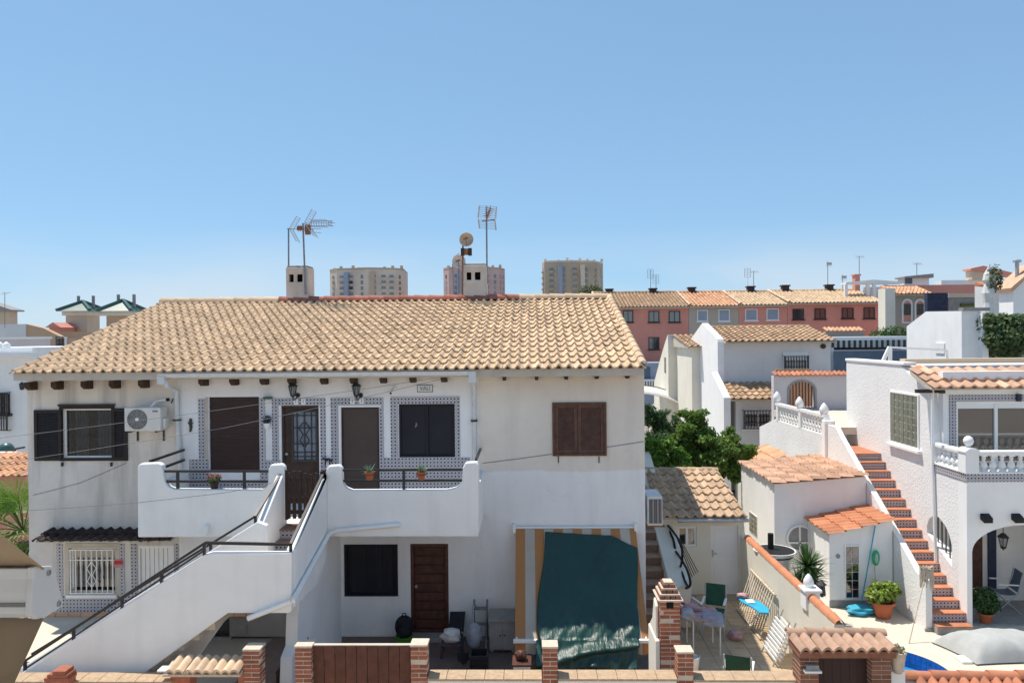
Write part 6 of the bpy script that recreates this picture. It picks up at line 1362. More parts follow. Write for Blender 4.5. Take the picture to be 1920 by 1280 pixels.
# basin, yucca, wall pier with finial
c = Vector((aty(1452, 1030, 16.8).x, 16.8, 0)); zt_b = aty(1452, 1040, 16.4).z
t = thing('round_planter', 'round white planter with black lining behind party wall', 'planter', c); b = MB(); b.lathe([(.3, 0), (.34, zt_b-.2), (.44, zt_b-.03), (.46, zt_b), (.43, zt_b+.0), (.40, zt_b-.06)], c, 28); b.build('tub', 'plastic_white', t, smooth=True); b = MB(); b.lathe([(.425, zt_b-.002), (.4, zt_b-.12), (.001, zt_b-.14)], c, 28); b.build('lining', 'cable', t)
b = MB(); b.tube([(c.x-.05, c.y+.1, zt_b-.13), (c.x-.05, c.y+.1, zt_b+.34)], .065, 12); b.build('pipe', 'cable', t)
c = Vector((5.95, 16.2, 0)); t = thing('yucca', 'spiky green yucca growing behind the party wall', 'yucca', c); b = MB(); b.tube([c, c+Vector((.03, 0, .7)), c+Vector((.0, -.03, 1.25))], [.08, .06, .05], 8); b.build('trunk', 'bark', t)
b = MB(); blades(b, c+Vector((0, -.03, 1.25)), 150, .52, .05, 1.35, 51, .16, up0=.0, zmin=-.6); blades(b, c+Vector((.12, .1, .95)), 90, .5, .05, 1.3, 52, .2, up0=-.05, zmin=-.6); blades(b, c+Vector((-.15, .05, .8)), 70, .45, .05, 1.3, 53, .2, up0=-.05, zmin=-.6); o = b.build('leaves', 'yucca', t); o['kind'] = 'stuff'
yp = atx(1518, 1105, XP+.08).y; zp_ = atx(1518, 1106, XP+.08).z; pr_ = thing('wall_pier', 'white pier with bulb finial on the party wall', 'pier', (XP+.08, yp, 0)); b = MB(); b.box(XP-.04, XP+.22, yp-.14, yp+.14, zt_-.1 if False else 1.2, zp_); b.box(XP-.07, XP+.25, yp-.17, yp+.17, zp_, zp_+.05); b.build('pier', 'white', pr_, bevel=.01); finial(1516, 1092, XP+.08, pr_, .75)
c = Vector((XP+.32, yp+.05, zp_-.05)); t = thing('wall_lantern', 'black lantern on the pier of party wall', 'lantern', c); b = MB(); b.lathe([(.001, .24), (.03, .2), (.09, .14), (.06, .13), (.075, -.05), (.03, -.08), (.001, -.1)], c, 8); b.box(c.x-.15, c.x, c.y-.01, c.y+.01, c.z+.0, c.z+.02); b.build('lantern', 'iron', t)
# garden things by the hut
c = Vector((7.72, 16.55, 0)); t = pot('clay_pot_plant', 'leafy yellow green shrub in big clay pot by hut', c, .24, .36); leaves('foliage', 'leaf_yellow', t, [(c+Vector((0, 0, .56)), (.32, .28, .2)), (c+Vector((-.15, -.05, .5)), (.24, .2, .17)), (c+Vector((.15, 0, .62)), (.22, .2, .16))], 900, .1, aspect=1.5, seed=61)
b = MB(); lumpy(b, (7.32, 16.75, .09), (.3, .2, .1), n=26, m=16, seed=62, amp=.32, pw=.5); tag(b.build('pool_net', 'net_blue', smooth='all'), 'bright blue pool net lying beside clay pot', 'net')
b = MB(); b.tube([aty(1613, 1142, 17.0), aty(1641, 985, 17.1)], .014, 6); tag(b.build('net_pole', 'net_blue'), 'long pale blue pole leaning in hut corner', 'pole')
t = thing('garden_hose', 'green hose coil hanging on the hut wall', 'hose', (XO-.15, 17.05, 1.0)); c = aty(1642, 1045, 17.08)
for k in range(4): b = MB(); b.tube([(c.x+(.10-.012*k)*math.cos(a)*.8, 17.08-.015*k, c.z+(.17-.015*k)*math.sin(a)) for a in [i*2*math.pi/20 for i in range(21)]], .012, 6); b.build('coil', 'hose_green', t, smooth=True)
b = MB(); b.tube([(c.x-.03, 17.08, c.z-.1), (c.x-.02, 17.05, .5), (c.x-.05, 17.0, .05)], .01, 6); b.build('hose_end', 'zinc', t, smooth=True)
t = thing('mop', 'mop with cream strands leaning on the stair parapet', 'mop', (7.6, 15.2, 0)); p0, p1 = Vector((7.58, 15.15, 0)), Vector((8.18, 15.62, 1.30)); b = MB(); b.tube([p0, p1], .012, 6); b.build('handle', 'cloth_cream', t)
b = MB(); rr_ = random.Random(5)
for k in range(60):
    a = rr_.uniform(0, 6.28); s = Vector((math.cos(a)*.13, math.sin(a)*.07, rr_.uniform(-.05, .12))); e = p1+s+Vector((0, -.02, -rr_.uniform(.2, .42))); b.tube([p1+Vector((0, 0, .03)), p1+s, e], .011, 4)
o = b.build('strands', 'cloth_cream', t); o['kind'] = 'stuff'
# ------------------------------------------------------------------ brick gate portal and red coped wall on the street
po = thing('gate_portal', 'brick gate portal with small barrel tiled roof', 'portal', (5, YS, 0)); YO = 11.1
zl = aty(1590, 1230, YO).z
for pa, pb in ((1500, 1536), (1634, 1672)):
    x0, x1, _, _ = fr(pa, 1250, pb, 1270, YO); n = int((zl)/.0665)
    b = MB(); b.box(x0+.008, x1-.008, YO+.008, YO+.32, 0, zl); b.build('core', 'mortar', po)
    for k in range(n):
        z = zl-(k+1)*.0665
        if z < .5: continue
        cells = [(x0, x1)] if k % 2 else [(x0, (x0+x1)/2), ((x0+x1)/2, x1)]
        for a, c in cells: inst('brick', brick_mesh(round(c-a-.012, 3), .33, .053, 'brick_dark'), po, Matrix.Translation(Vector(((a+c)/2, YO+.165, z))-off(po)), random.random())
x0, x1, _, _ = fr(1536, 1250, 1634, 1270, YO)
nb_ = 6
for k in range(nb_): a = x0+(x1-x0)*k/nb_; b = MB(); b.box(a+.002, a+(x1-x0)/nb_-.002, YO+.16, YO+.2, .05, zl-.04); b.build('door_board', 'blind_brown', po)
b = MB(); b.box(x0, x1, YO+.05, YO+.22, zl-.035, zl-.005); b.build('lintel', 'white', po)
x0, x1, _, _ = fr(1493, 1250, 1680, 1270, YO); ze_ = aty(1590, 1222, YO-.12).z; zrg = aty(1590, 1187, YO+.42).z
b = MB(); b.prism([(YO-.06, zl), (YO-.06, ze_-.02), (YO+.42, zrg-.05), (YO+.42, zl)], 'x', x0+.03, x1-.02); b.build('roof_bed', 'brick_dark', po)
roof_tiles(po, (x0, YO-.14, ze_-.03), (x1-x0, 0, 0), (0, .56, zrg-ze_), 9, 1, 'tile_portal', amp=.07, kind='barrel')
barrel_run(po, (x0, YO+.42, zrg-.01), (x1, YO+.42, zrg-.01), 5, .085, 'tile_portal')
b = MB(); q = aty(1521, 1250, YO); b.box(q.x-.12, q.x+.12, YO-.1, YO-.0, q.z-.05, q.z-.02); b.build('ledge', 'white', po); b = MB(); b.box(q.x-.09, q.x+.09, YO-.08, YO-.01, q.z-.02, q.z+.06); b.build('letter_box', 'stone_grey', po, bevel=.01)
c = aty(1683, 1240, YO+.1); t = thing('hanging_basket', 'wicker basket with dry plant hung on the portal', 'basket', (c.x, YO+.1, c.z-.15)); b = MB(); b.lathe([(.06, -.16), (.09, -.05), (.115, .13), (.125, .13), (.125, .16), (.1, .16), (.001, .12)], (c.x, YO+.1, c.z), 16); b.build('basket', 'cloth_cream', t, smooth=True); leaves('dry_plant', 'leaf_pale', t, [(Vector((c.x, YO+.1, c.z+.2)), (.1, .1, .05))], 80, .06, seed=71)
x0, x1, _, zw = fr(1700, 1262, 1960, 1270, YS); zw -= .13; rwl = thing('coped_wall', 'street wall topped with red barrel tiles beside portal', 'wall', (x0+1, YS, 0)); b = MB(); b.box(x0, x1+1, YS+.1, YS+.3, 0, zw-.06); b.build('wall', 'white', rwl)
b = MB(); b.prism([(YS-.1, zw-.2), (YS+.2, zw-.02), (YS+.45, zw-.2)], 'x', x0, x1+1); b.build('coping_bed', 'mortar', rwl)
roof_tiles(rwl, (x0+.2, YS-.18, zw-.22), (x1-x0+.8, 0, 0), (0, .36, .2), 18, 1, 'tile_red', amp=.06, kind='barrel', name='coping_tile'); barrel_run(rwl, (x0+.02, YS+.2, zw-.02), (x1+1, YS+.2, zw-.02), 7, .09, 'tile_red', name='ridge_tile')
x0, x1, _, zw = fr(1670, 1258, 1698, 1270, YS); b = MB(); b.box(x0, x1, YS, YS+.2, 0, zw); tag(b.build('gate_post', 'white', bevel=.01), 'plain white post between portal and red coped wall', 'post')
# ------------------------------------------------------------------ trees between the houses
def tree(name, label, base, trunk, clumps, m, n, size, seed, aspect=2.2, cat='tree'):
    t = thing(name, label, cat, base); b = MB(); base = Vector(base); cen = sum((Vector(c[0]) for c in clumps), Vector())/len(clumps)
    b.tube([base, base.lerp(Vector((cen.x, cen.y, base.z)), .3)+Vector((0, 0, trunk*.6)), Vector((cen.x, cen.y, base.z+trunk))], [.14, .11, .08], 8)
    b.build('trunk', 'bark', t, smooth=True)
    for c in clumps: b = MB(); p0 = Vector((cen.x, cen.y, base.z+trunk*.85)); p1 = Vector(c[0]); b.tube([p0, p0.lerp(p1, .5)+Vector((0, 0, .12)), p1], [.06, .04, .015], 6); b.build('limb', 'bark', t, smooth=True)
    rr = random.Random(seed); sub_ = []
    for c, r in clumps:
        for k in range(6):
            d = Vector((rr.gauss(0, 1), rr.gauss(0, 1), rr.gauss(0, 1))).normalized()*rr.uniform(.45, 1.0); q = rr.uniform(.3, .52)
            sub_.append((Vector(c)+Vector((d.x*r[0], d.y*r[1], d.z*r[2])), (r[0]*q*1.15, r[1]*q*1.15, r[2]*q*.9)))
    leaves('crown', m, t, sub_+[(c, (r[0]*.72, r[1]*.72, r[2]*.72)) for c, r in clumps], n, size, seed=seed, aspect=aspect, shell=.1, flat=.8); return t
def cl(Y, *l): return [(aty(x, y, Y+dy), (r*Y/F, r*Y/F*.9, r*.8*Y/F)) for x, y, r, dy in l]
Yt = 22.3
tree('leafy_tree', 'broad leafy green tree behind the cream shed', (4.9, 22.5, 0), 1.9, cl(Yt, (1290, 805, 30, .2), (1320, 815, 32, 0), (1350, 835, 34, -.2), (1380, 850, 28, 0), (1300, 845, 36, .3), (1335, 870, 34, -.4), (1370, 880, 28, 0), (1400, 842, 18, 0), (1285, 775, 16, .2), (1310, 783, 18, 0), (1275, 835, 24, .4), (1390, 870, 24, .2), (1365, 812, 15, 0)), 'leaf', 13000, .14, 81)
tree('citrus_tree', 'bright green young tree close to house side', (4.1, 21.6, 0), 1.6, cl(21.4, (1230, 850, 26, 0), (1255, 865, 28, .2), (1225, 880, 24, 0), (1285, 880, 22, -.2), (1245, 835, 20, 0), (1218, 835, 20, 0), (1270, 850, 20, 0)), 'leaf_bright', 6000, .12, 82)
tree('pine_tree', 'dark feathery pine at left of broad green tree', (4.2, 25, 0), 2.2, cl(25, (1222, 790, 24, 0), (1245, 800, 22, .3), (1258, 820, 22, 0), (1228, 820, 26, -.3), (1215, 765, 14, 0), (1268, 790, 14, 0), (1240, 775, 13, 0)), 'leaf_dark', 5200, .2, 83, aspect=7)
# fan palm left of the house
c = Vector((-11.75, 17.0, 0)); pt = thing('fan_palm', 'green fan palm growing against left end of house', 'palm tree', c); b = MB(); b.tube([c, c+Vector((0, 0, 1.6))], [.16, .13], 10); b.build('trunk', 'bark', pt, smooth=True)
rp_ = random.Random(3); crown = c+Vector((0, 0, 1.85))
for k in range(34):
    a = rp_.uniform(0, 6.28); el = rp_.uniform(-.35, 1.35); d = Vector((math.cos(a)*math.cos(el), math.sin(a)*math.cos(el), math.sin(el))); L = rp_.uniform(.5, .95); hub = crown+d*L; b = MB(); b.tube([crown, crown+d*L*.5+Vector((0, 0, .03)), hub], .012, 5)
    side_ = d.cross(Vector((0, 0, 1))); side_ = side_.normalized() if side_.length > .1 else Vector((1, 0, 0)); nrm = side_.cross(d)
    for j in range(20):
        th = math.radians(-105+210*j/19); q = d*math.cos(th)+side_*math.sin(th); l = rp_.uniform(.65, .9)*(1-.25*abs(th)/1.8); w_ = q.cross(nrm).normalized()*.02
        tip = hub+q*l-Vector((0, 0, .10*l+.1*abs(math.sin(th)))); mid = hub+q*l*.55; b.add([hub, mid-w_, tip, mid+w_], [(0, 1, 2, 3)], .2+.75*rp_.random())
    b.build('frond', 'palm_leaf', pt)
# ------------------------------------------------------------------ generic buildings
def win(parent, r, Y, m='plastic_white', pm='glass_dark', t=.07, proud=.05, mull=1, name='window', box=None):
    x0, x1, z0, z1 = fr(*r, Y); b = MB(); b.frame(x0, x1, z0, z1, t, Y-proud, Y+.02)
    for i in range(mull): xm = x0+(x1-x0)*(i+1)/(mull+1); b.box(xm-t*.4, xm+t*.4, Y-proud, Y+.02, z0+t, z1-t)
    w_ = b.build(name, m, parent); b = MB(); b.box(x0+t, x1-t, Y-proud*.4, Y-.004, z0+t, z1-t); b.build('pane', pm, w_)
    if box: b = MB(); b.box(x0+t, x1-t, Y-proud*.8, Y-proud*.41, z1-t-box, z1-t); b.build('shutter_box', 'white_clean', w_)
    b = MB(); b.box(x0-.08, x1+.08, Y-proud-.06, Y-.001, z0-.08, z0-.001); b.build('sill', m, w_); return w_
def bars(parent, r, Y, n=8, m='iron'):
    x0, x1, z0, z1 = fr(*r, Y); b = MB(); b.frame(x0, x1, z0, z1, .03, Y-.17, Y-.14)
    for k in range(n): x = x0+(x1-x0)*(k+.5)/n; b.box(x-.014, x+.014, Y-.165, Y-.145, z0+.03, z1-.03)
    for z in (z0+(z1-z0)*.33, z0+(z1-z0)*.66): b.box(x0+.03, x1-.03, Y-.163, Y-.147, z-.012, z+.012)
    for x, z in ((x0, z0), (x1, z0), (x0, z1), (x1, z1)): b.box(x-.012, x+.012, Y-.15, Y, z-.012, z+.012)
    b.build('window_bars', m, parent)
# middle white house
YM = 30.0; x0, x1, _, ze = fr(1345, 640, 1557, 650, YM); zr = aty(1440, 614, YM+2.6).z
mh = thing('white_house', 'white house with brown tiled roof behind the green tree', 'house', ((x0+x1)/2, YM+2, 0))
b = MB(); b.box(x0+.25, x1, YM, YM+.3, 0, ze); b.box(x1-.3, x1, YM+.301, YM+5, 0, ze); b.build('front_wall', 'grey_white', mh)  # grey beside the white gable: shade of the front is put into its colour
b = MB(); b.prism([(YM-.05, 0), (YM-.05, ze), (YM+.0, ze+.12), (YM+2.6, zr+.22), (YM+5.2, ze), (YM+5.2, 0)], 'x', x0, x0+.249); b.build('gable_wall', 'white', mh)
b = MB(); b.prism([(YM-.3, ze-.06), (YM-.3, ze), (YM+2.6, zr-.02), (YM+5.3, ze), (YM+5.3, ze-.06)], 'x', x0+.25, x1+.1); rf = b.build('roof', 'fascia', mh)
roof_tiles(rf, (x0+.25, YM-.36, ze-.01), (x1-x0-.1, 0, 0), (0, 2.96, zr-ze+.02), 17, 9, 'tile_brown', amp=.06, singles=0); barrel_run(rf, (x0+.25, YM+2.6, zr), (x1+.1, YM+2.6, zr), 10, .1, 'tile_brown')
win(mh, (1468, 660, 1514, 697), YM, box=.25); bars(mh, (1468, 667, 1514, 697), YM, 9)
c = aty(1543, 649, YM); b = MB(); b.lathe([(.1, 0), (.1, -.06), (.001, -.08)], (c.x, YM, c.z), 12, 'y'); b.build('wall_vent', 'iron', mh)
YLn = 28.2; x2 = aty(1455, 745, YLn).x; zl0 = aty(1400, 747, YLn).z; zl1 = aty(1400, 716, YM-.05).z
b = MB(); b.box(x0+.3, x2+3, YLn+.3, YLn+.5, 0, zl0); b.build('lean_to_wall', 'grey_white', mh); b = MB(); b.prism([(YLn, zl0-.1), (YLn, zl0-.03), (YM-.06, zl1-.05), (YM-.06, zl1-.2)], 'x', x0+.02, x2+3); lr = b.build('lean_to_roof', 'fascia', mh)
roof_tiles(lr, (x0+.0, YLn-.06, zl0-.04), (x2-x0+3, 0, 0), (0, YM-YLn, zl1-zl0), 18, 5, 'tile_brown', amp=.06, singles=0)
b = MB(); b.prism([(YLn-.1, 0), (YLn-.1, zl0+.05), (YM-.06, zl1+.4), (YM-.06, 0)], 'x', x0-.25, x0+.0); b.build('wing_wall', 'white', mh)
win(mh, (1394, 772, 1446, 802), YLn+.3); bars(mh, (1392, 768, 1448, 803), YLn+.3, 10)
# tall cream wing left of it
YN = 33.0; x0n, x1n, _, zn = fr(1297, 652, 1322, 660, YN); zn2 = aty(1320, 648, YN).z
cw = thing('cream_house', 'tall cream house end with little clay roof', 'house', ((x0n+x1n)/2, YN+3, 0))
b = MB(); b.box(x0n, x1n+1.2, YN, YN+3.5, 0, zn); b.build('wall', 'cream', cw)
yq = lambda px: x0n*F/(px-992) 
pq = [(YN+3.4, 0), (YN+3.4, zn+.0), (YN+3.5, zn+.6), (YN+4.4, zn+.1), (YN+6.0, zn-.9), (YN+7.6, zn-2.0), (YN+7.6, zn-3.1), (YN+9.4, zn-3.6), (YN+9.4, 0)]
b = MB(); b.prism(pq, 'x', x0n-.4, x0n+.2); b.build('stepped_gable', 'cream', cw)
b = MB(); b.prism([(YN-.25, zn), (YN-.25, zn+.06), (YN+3.4, zn+.55), (YN+3.4, zn)], 'x', x0n-.15, x1n+1.25); r2 = b.build('roof', 'fascia', cw); roof_tiles(r2, (x0n-.2, YN-.3, zn+.04), (x1n-x0n+1.5, 0, 0), (0, 3.7, .5), 8, 9, 'tile_brown', amp=.06, singles=0)
q = aty(1276, 690, YN); b = MB(); b.box(x0n-.42, x0n-.401, YN+4.0, YN+4.4, q.z-.4, q.z+.35); b.build('window', 'glass_dark', cw)
# things between: blue grey garage front, white canopy
YGg = 58.0; x0, x1, z0, z1 = fr(1195, 680, 1262, 726, YGg); gg = thing('garage', 'blue grey garage front with white railing below pink row', 'garage', ((x0+x1)/2, YGg, 0)); b = MB(); b.box(x0, x1, YGg, YGg+3, 0, z1); b.build('wall', 'blue_grey', gg); b = MB()
for k in range(14): x = x0+(x1-x0)*(k+.5)/14; b.box(x-.05, x+.05, YGg-.3, YGg-.22, z0-.3, z0+.5)
b.box(x0, x1, YGg-.32, YGg-.2, z0+.5, z0+.65); b.build('railing', 'plastic_white', gg)
b = MB(); b.box(x0+.2, x0+1.0, YGg-.03, YGg, z0+.2, z1-.3); b.build('door', 'slate_blue', gg)
YCn = 36.0; cp = thing('canopy', 'white and yellow fabric canopy behind the pine', 'canopy', (aty(1240, 760, YCn).x, YCn, 0)); b = MB(); V = []
for j in range(6):
    for i in range(13): p = aty(1200+i*7, 737+.03*(i*7)+ (i/12)**2*22, YCn+j*.6); V.append((p.x, YCn+j*.6, p.z-.5*abs(j-2.5)/2.5+.5))
b.add(V, [(j*13+i, j*13+i+1, (j+1)*13+i+1, (j+1)*13+i) for j in range(5) for i in range(12)]); o = b.build('cloth', 'cloth_white', cp, smooth='all'); o.modifiers.new('t', 'SOLIDIFY').thickness = .03
b = MB(); 
for i in (0, 12):
    for j in (0, 5): p = V[j*13+i]; b.bar((p[0], p[1], 0), p, .06)
b.build('pole', 'zinc', cp); b = MB(); [b.bar(V[2*13+i], V[2*13+i+1], .12, .05) for i in range(12)]; b.build('trim', 'leaf_yellow', cp)
# ------------------------------------------------------------------ pink terrace row
YK = 62.0; YKr = 67.0
def row_house(label, p0, p1, m, wins, z_e=576, z_r=549, tm='tile_pinkish', wm='iron'):
    x0, x1, _, ze = fr(p0, z_e, p1, z_e+10, YK); zr = aty((p0+p1)/2, z_r, YKr).z; t = thing('row_house', label, 'house', ((x0+x1)/2, YK+4, 0))
    b = MB(); b.box(x0, x1, YK, YK+9.8, 0, ze); b.build('wall', m, t); b = MB(); b.prism([(YK-.4, ze-.12), (YK-.4, ze), (YKr, zr), (YK+10.2, ze), (YK+10.2, ze-.12)], 'x', x0+.01, x1-.01); rf = b.build('roof', 'fascia', t)
    roof_tiles(rf, (x0, YK-.5, ze), (x1-x0, 0, 0), (0, YKr-YK+.5, zr-ze), max(6, int((x1-x0)/.3)), 14, tm, amp=.08, singles=0)
    barrel_run(rf, (x0, YKr, zr+.02), (x1, YKr, zr+.02), 8, .14, tm); barrel_run(rf, (x0+.05, YK-.4, ze+.1), (x0+.05, YKr, zr+.08), 9, .12, 'tile_pale', name='verge_tile')
    for r, fm, pm in wins: win(t, r, YK, fm, pm, t=.07, proud=.06, mull=0 if 'slate' in pm or pm == 'blue_grey' else 1)
    return t, x0, x1, ze, zr
W_ = lambda *a: (a, 'iron', 'glass_dark'); V_ = lambda *a: (a, 'white_clean', 'blue_grey')
row_house('pink row house with dark windows next to tan roof', 1120, 1291, 'pink', [W_(1168, 582, 1187, 604), W_(1216, 583, 1236, 604), W_(1254, 583, 1275, 604), W_(1216, 632, 1236, 655), W_(1254, 630, 1275, 655)], tm='tile_brown')
row_house('taupe row house with pale shuttered windows', 1291.5, 1385, 'taupe', [V_(1307, 581, 1327, 602), V_(1347, 580, 1368, 602)], 574, 548)
row_house('pink row house with two white shuttered windows', 1385.5, 1476, 'pink2', [V_(1397, 579, 1420, 601), V_(1437, 578, 1460, 600)], 572, 547, 'tile_tan')
row_house('long pink row house with four dark windows', 1476.5, 1656, 'pink2', [W_(1486, 579, 1507, 599), W_(1527, 578, 1548, 598), W_(1578, 577, 1600, 597), W_(1619, 576, 1640, 597)], 568, 545, 'tile_tan')
def small_chimney(px, pyt, pyb, Y, label, w_=12, m='tile_dark'):
    x0, x1, z0, z1 = fr(px-w_/2, pyt, px+w_/2, pyb, Y); b = MB(); b.box(x0, x1, Y, Y+.6, z0-.6, z1); b.box(x0-.08, x1+.08, Y-.08, Y+.68, z1-.12, z1); tag(b.build('chimney', m), label, 'chimney')
small_chimney(1143, 541, 550, YKr, 'dark chimney on pink row at tan roof edge'); small_chimney(1225, 540, 550, YKr-.3, 'dark chimney on pink row under twin grid antenna'); small_chimney(1298, 538, 548, YKr-.3, 'dark chimney on ridge of taupe row house')
small_chimney(1409, 536, 547, YKr-.3, 'dark chimney on row under white lattice antenna'); small_chimney(1474, 534, 546, YKr-.3, 'dark chimney between the two pink row houses'); small_chimney(1557, 533, 545, YKr-.3, 'dark chimney below the tall flag shaped antenna'); small_chimney(1608, 514, 545, YKr-.5, 'tall brick red chimney on pink row', 9, 'pink')
def far_antenna(label, px, pyt, pyb, Y, kind=0, m='pole'):
    a, c = aty(px, pyb, Y), aty(px, pyt, Y); t = thing('roof_antenna', label, 'antenna', a); r = 1.1*Y/F; b = MB(); b.tube([a-Vector((0, 0, .3)), c], r*.5, 6); b.build('mast', m, t); k = Y/F; b = MB()
    if kind == 0:
        for i in range(5): z = c.z-i*4*k; b.bar((c.x-6*k, Y, z), (c.x+5*k, Y, z-.5*k), r*.5)
        for s in (-6, 5): b.bar((c.x+s*k, Y, c.z), (c.x+s*k, Y, c.z-17*k), r*.5)
    elif kind == 1: b.box(c.x-2*k, c.x+7*k, Y-.05, Y+.05, c.z-7*k, c.z-2*k); b.bar((c.x-4*k, Y, c.z-9*k), (c.x+8*k, Y, c.z-9*k), r*.5)
    else:
        b.bar((c.x-6*k, Y, c.z-2*k), (c.x+9*k, Y, c.z-1*k), r*.5)
        for i in range(5): x = c.x-5*k+i*3.2*k; b.bar((x, Y-.3, c.z-5*k), (x, Y+.3, c.z+2*k), r*.4)
    b.build('elements', 'zinc', t)
far_antenna('twin grid antenna on pink row, left mast', 1220, 505, 545, YKr, 0); far_antenna('lower grid antenna on pink row, right mast', 1230, 515, 545, YKr, 0); far_antenna('white lattice antenna on pink row ridge', 1402, 503, 540, YKr, 0, 'plastic_white'); far_antenna('thin antenna beside white lattice antenna', 1413, 508, 540, YKr, 2)
far_antenna('tall pole with flag shaped antenna on row', 1552, 490, 540, YKr, 1); far_antenna('thin short pole antenna on pink row', 1580, 515, 543, YKr, 1); far_antenna('antenna on top of the brick red chimney', 1611, 480, 516, YKr, 2)
# ------------------------------------------------------------------ houses at the right rear
def block(name, label, r, Y, dep, m, cat='house', z0=0.):
    x0, x1, _, z1 = fr(*r, Y); t = thing(name, label, cat, ((x0+x1)/2, Y+dep/2, z0)); b = MB(); b.box(x0, x1, Y, Y+dep, z0, z1); b.build('wall', m, t); return t, x0, x1, z1
t, x0, x1, z1 = block('arched_house', 'pale house with two pink arched windows', (1663, 552, 1742, 560), 50, .9, 'taupe')
b = MB(); b.box(x0-.3, x0+.35, 49.6, 50.6, 0, z1+.4); b.build('end_wall', 'cream', t)
b = MB(); b.prism([(49.6, z1-.1), (49.6, z1), (51.5, z1+.55), (51.5, z1)], 'x', x0+.35, x1); rr2 = b.build('roof', 'fascia', t); roof_tiles(rr2, (x0+.35, 49.5, z1), (x1-x0-.35, 0, 0), (0, 2, .58), 10, 5, 'tile_pinkish', amp=.07, singles=0)
for pa, pb in ((1690, 1710), (1714, 1734)):
    xa, xb, za, zb = fr(pa, 560, pb, 606, 50); rx = (xb-xa)/2; xm = (xa+xb)/2; zs_ = zb-rx; o_ = [(xa, za)]+[(xm-rx*math.cos(q), zs_+rx*math.sin(q)) for q in [math.pi*k/12 for k in range(13)]]+[(xb, za)]; i_ = [(xm+(x-xm)*.72, za+.1+(z-za)*.86) for x, z in o_]
    b = MB(); b.ring(o_, i_, 'y', 49.9, 49.999); fw = b.build('window', 'white_clean', t); b = MB(); b.prism([p for p in i_], 'y', 49.96, 49.995); b.build('spandrel', 'pink2', fw); b = MB(); b.box(xa+rx*.35, xb-rx*.35, 49.93, 49.959, za+.55, zs_); b.box(xm-.03, xm+.03, 49.915, 49.93, za+.55, zs_); b.build('pane', 'glass_dark', fw)
t, x0, x1, z1 = block('red_parapet_house', 'long low building with brick red parapet', (1660, 534, 1850, 545), 54, .8, 'pink')
t, x0, x1, z1 = block('roof_room', 'small white roof terrace room with sloping dark roof', (1695, 520, 1742, 530), 60, 1, 'white_clean'); b = MB(); b.prism([(x0-.15, z1-.06), (x0-.15, z1+.06), (x1+.15, z1+.26), (x1+.15, z1-.06)], 'y', 59.6, 61.2); b.build('roof', 'stone_grey', t)
b = MB(); q = fr(1697, 520, 1710, 532, 60); b.box(q[0], q[1], 59.95, 59.999, q[2], q[3]); b.build('window', 'slate_blue', t)
x0, x1, z0, z1 = fr(1586, 522, 1692, 540, 64); t = thing('roof_pergola', 'white roof terrace pergola on far row', 'pergola', ((x0+x1)/2, 65, z0-1)); b = MB(); b.prism([(x0, z1-.45), (x0, z1-.3), ((x0+x1)/2, z1-.1), (x1, z1-.3), (x1, z1-.45)], 'y', 64, 65.2); b.build('roof', 'white_clean', t)
for px in (1587, 1628, 1640, 1662, 1690): x = aty(px, 535, 64).x; b = MB(); b.box(x-.12, x+.12, 64, 64.24, z0-1, z1-.45); b.build('post', 'white_clean', t)
b = MB(); b.box(aty(1640, 535, 64).x, x1, 66, 66.2, z0-1, z1-.6); b.build('rear_wall', 'grey_white', t)
t, x0, x1, z1 = block('flat_roof_house', 'white flat roofed upper floor behind brick red parapet', (1765, 525, 1848, 535), 62, 1, 'white_clean'); b = MB(); b.box(x0+2.2, x0+4.5, 61.5, 62.4, z1, z1+.75); b.build('roof_room', 'peach', t); b = MB(); b.prism([(x0+2, z1+.75), (x0+2, z1+.9), (x0+3, z1+1.1), (x0+6.5, z1+.2), (x0+6.5, z1+.05)], 'y', 61.3, 62.5); b.build('roof', 'pink2', t)
far_antenna('antenna over the sloping dark roofed room', 1719, 493, 514, 61, 2)
t, x0, x1, z1 = block('louvred_screen', 'navy louvred screen on roof beside arched house', (1738, 549, 1777, 560), 46, .3, 'navy_shutter', 'screen', 5.)
for k in range(12): b = MB(); z = z1-.15-k*.15; b.box(x0, x1, 45.93, 45.999, z-.05, z+.05); b.build('louvre', 'navy_shutter', t)
t, x0, x1, z1 = block('grey_house', 'grey rendered house face with yellow sill behind ivy', (1777, 550, 1842, 560), 47, .6, 'concrete'); b = MB(); b.box(x0, x1, 46.9, 46.999, z1-.25, z1); b.build('cornice', 'peach', t); b = MB(); q = fr(1800, 569, 1838, 574, 47); b.box(q[0], q[1], 46.85, 46.999, q[2], q[3]); b.build('sill', 'leaf_yellow', t)
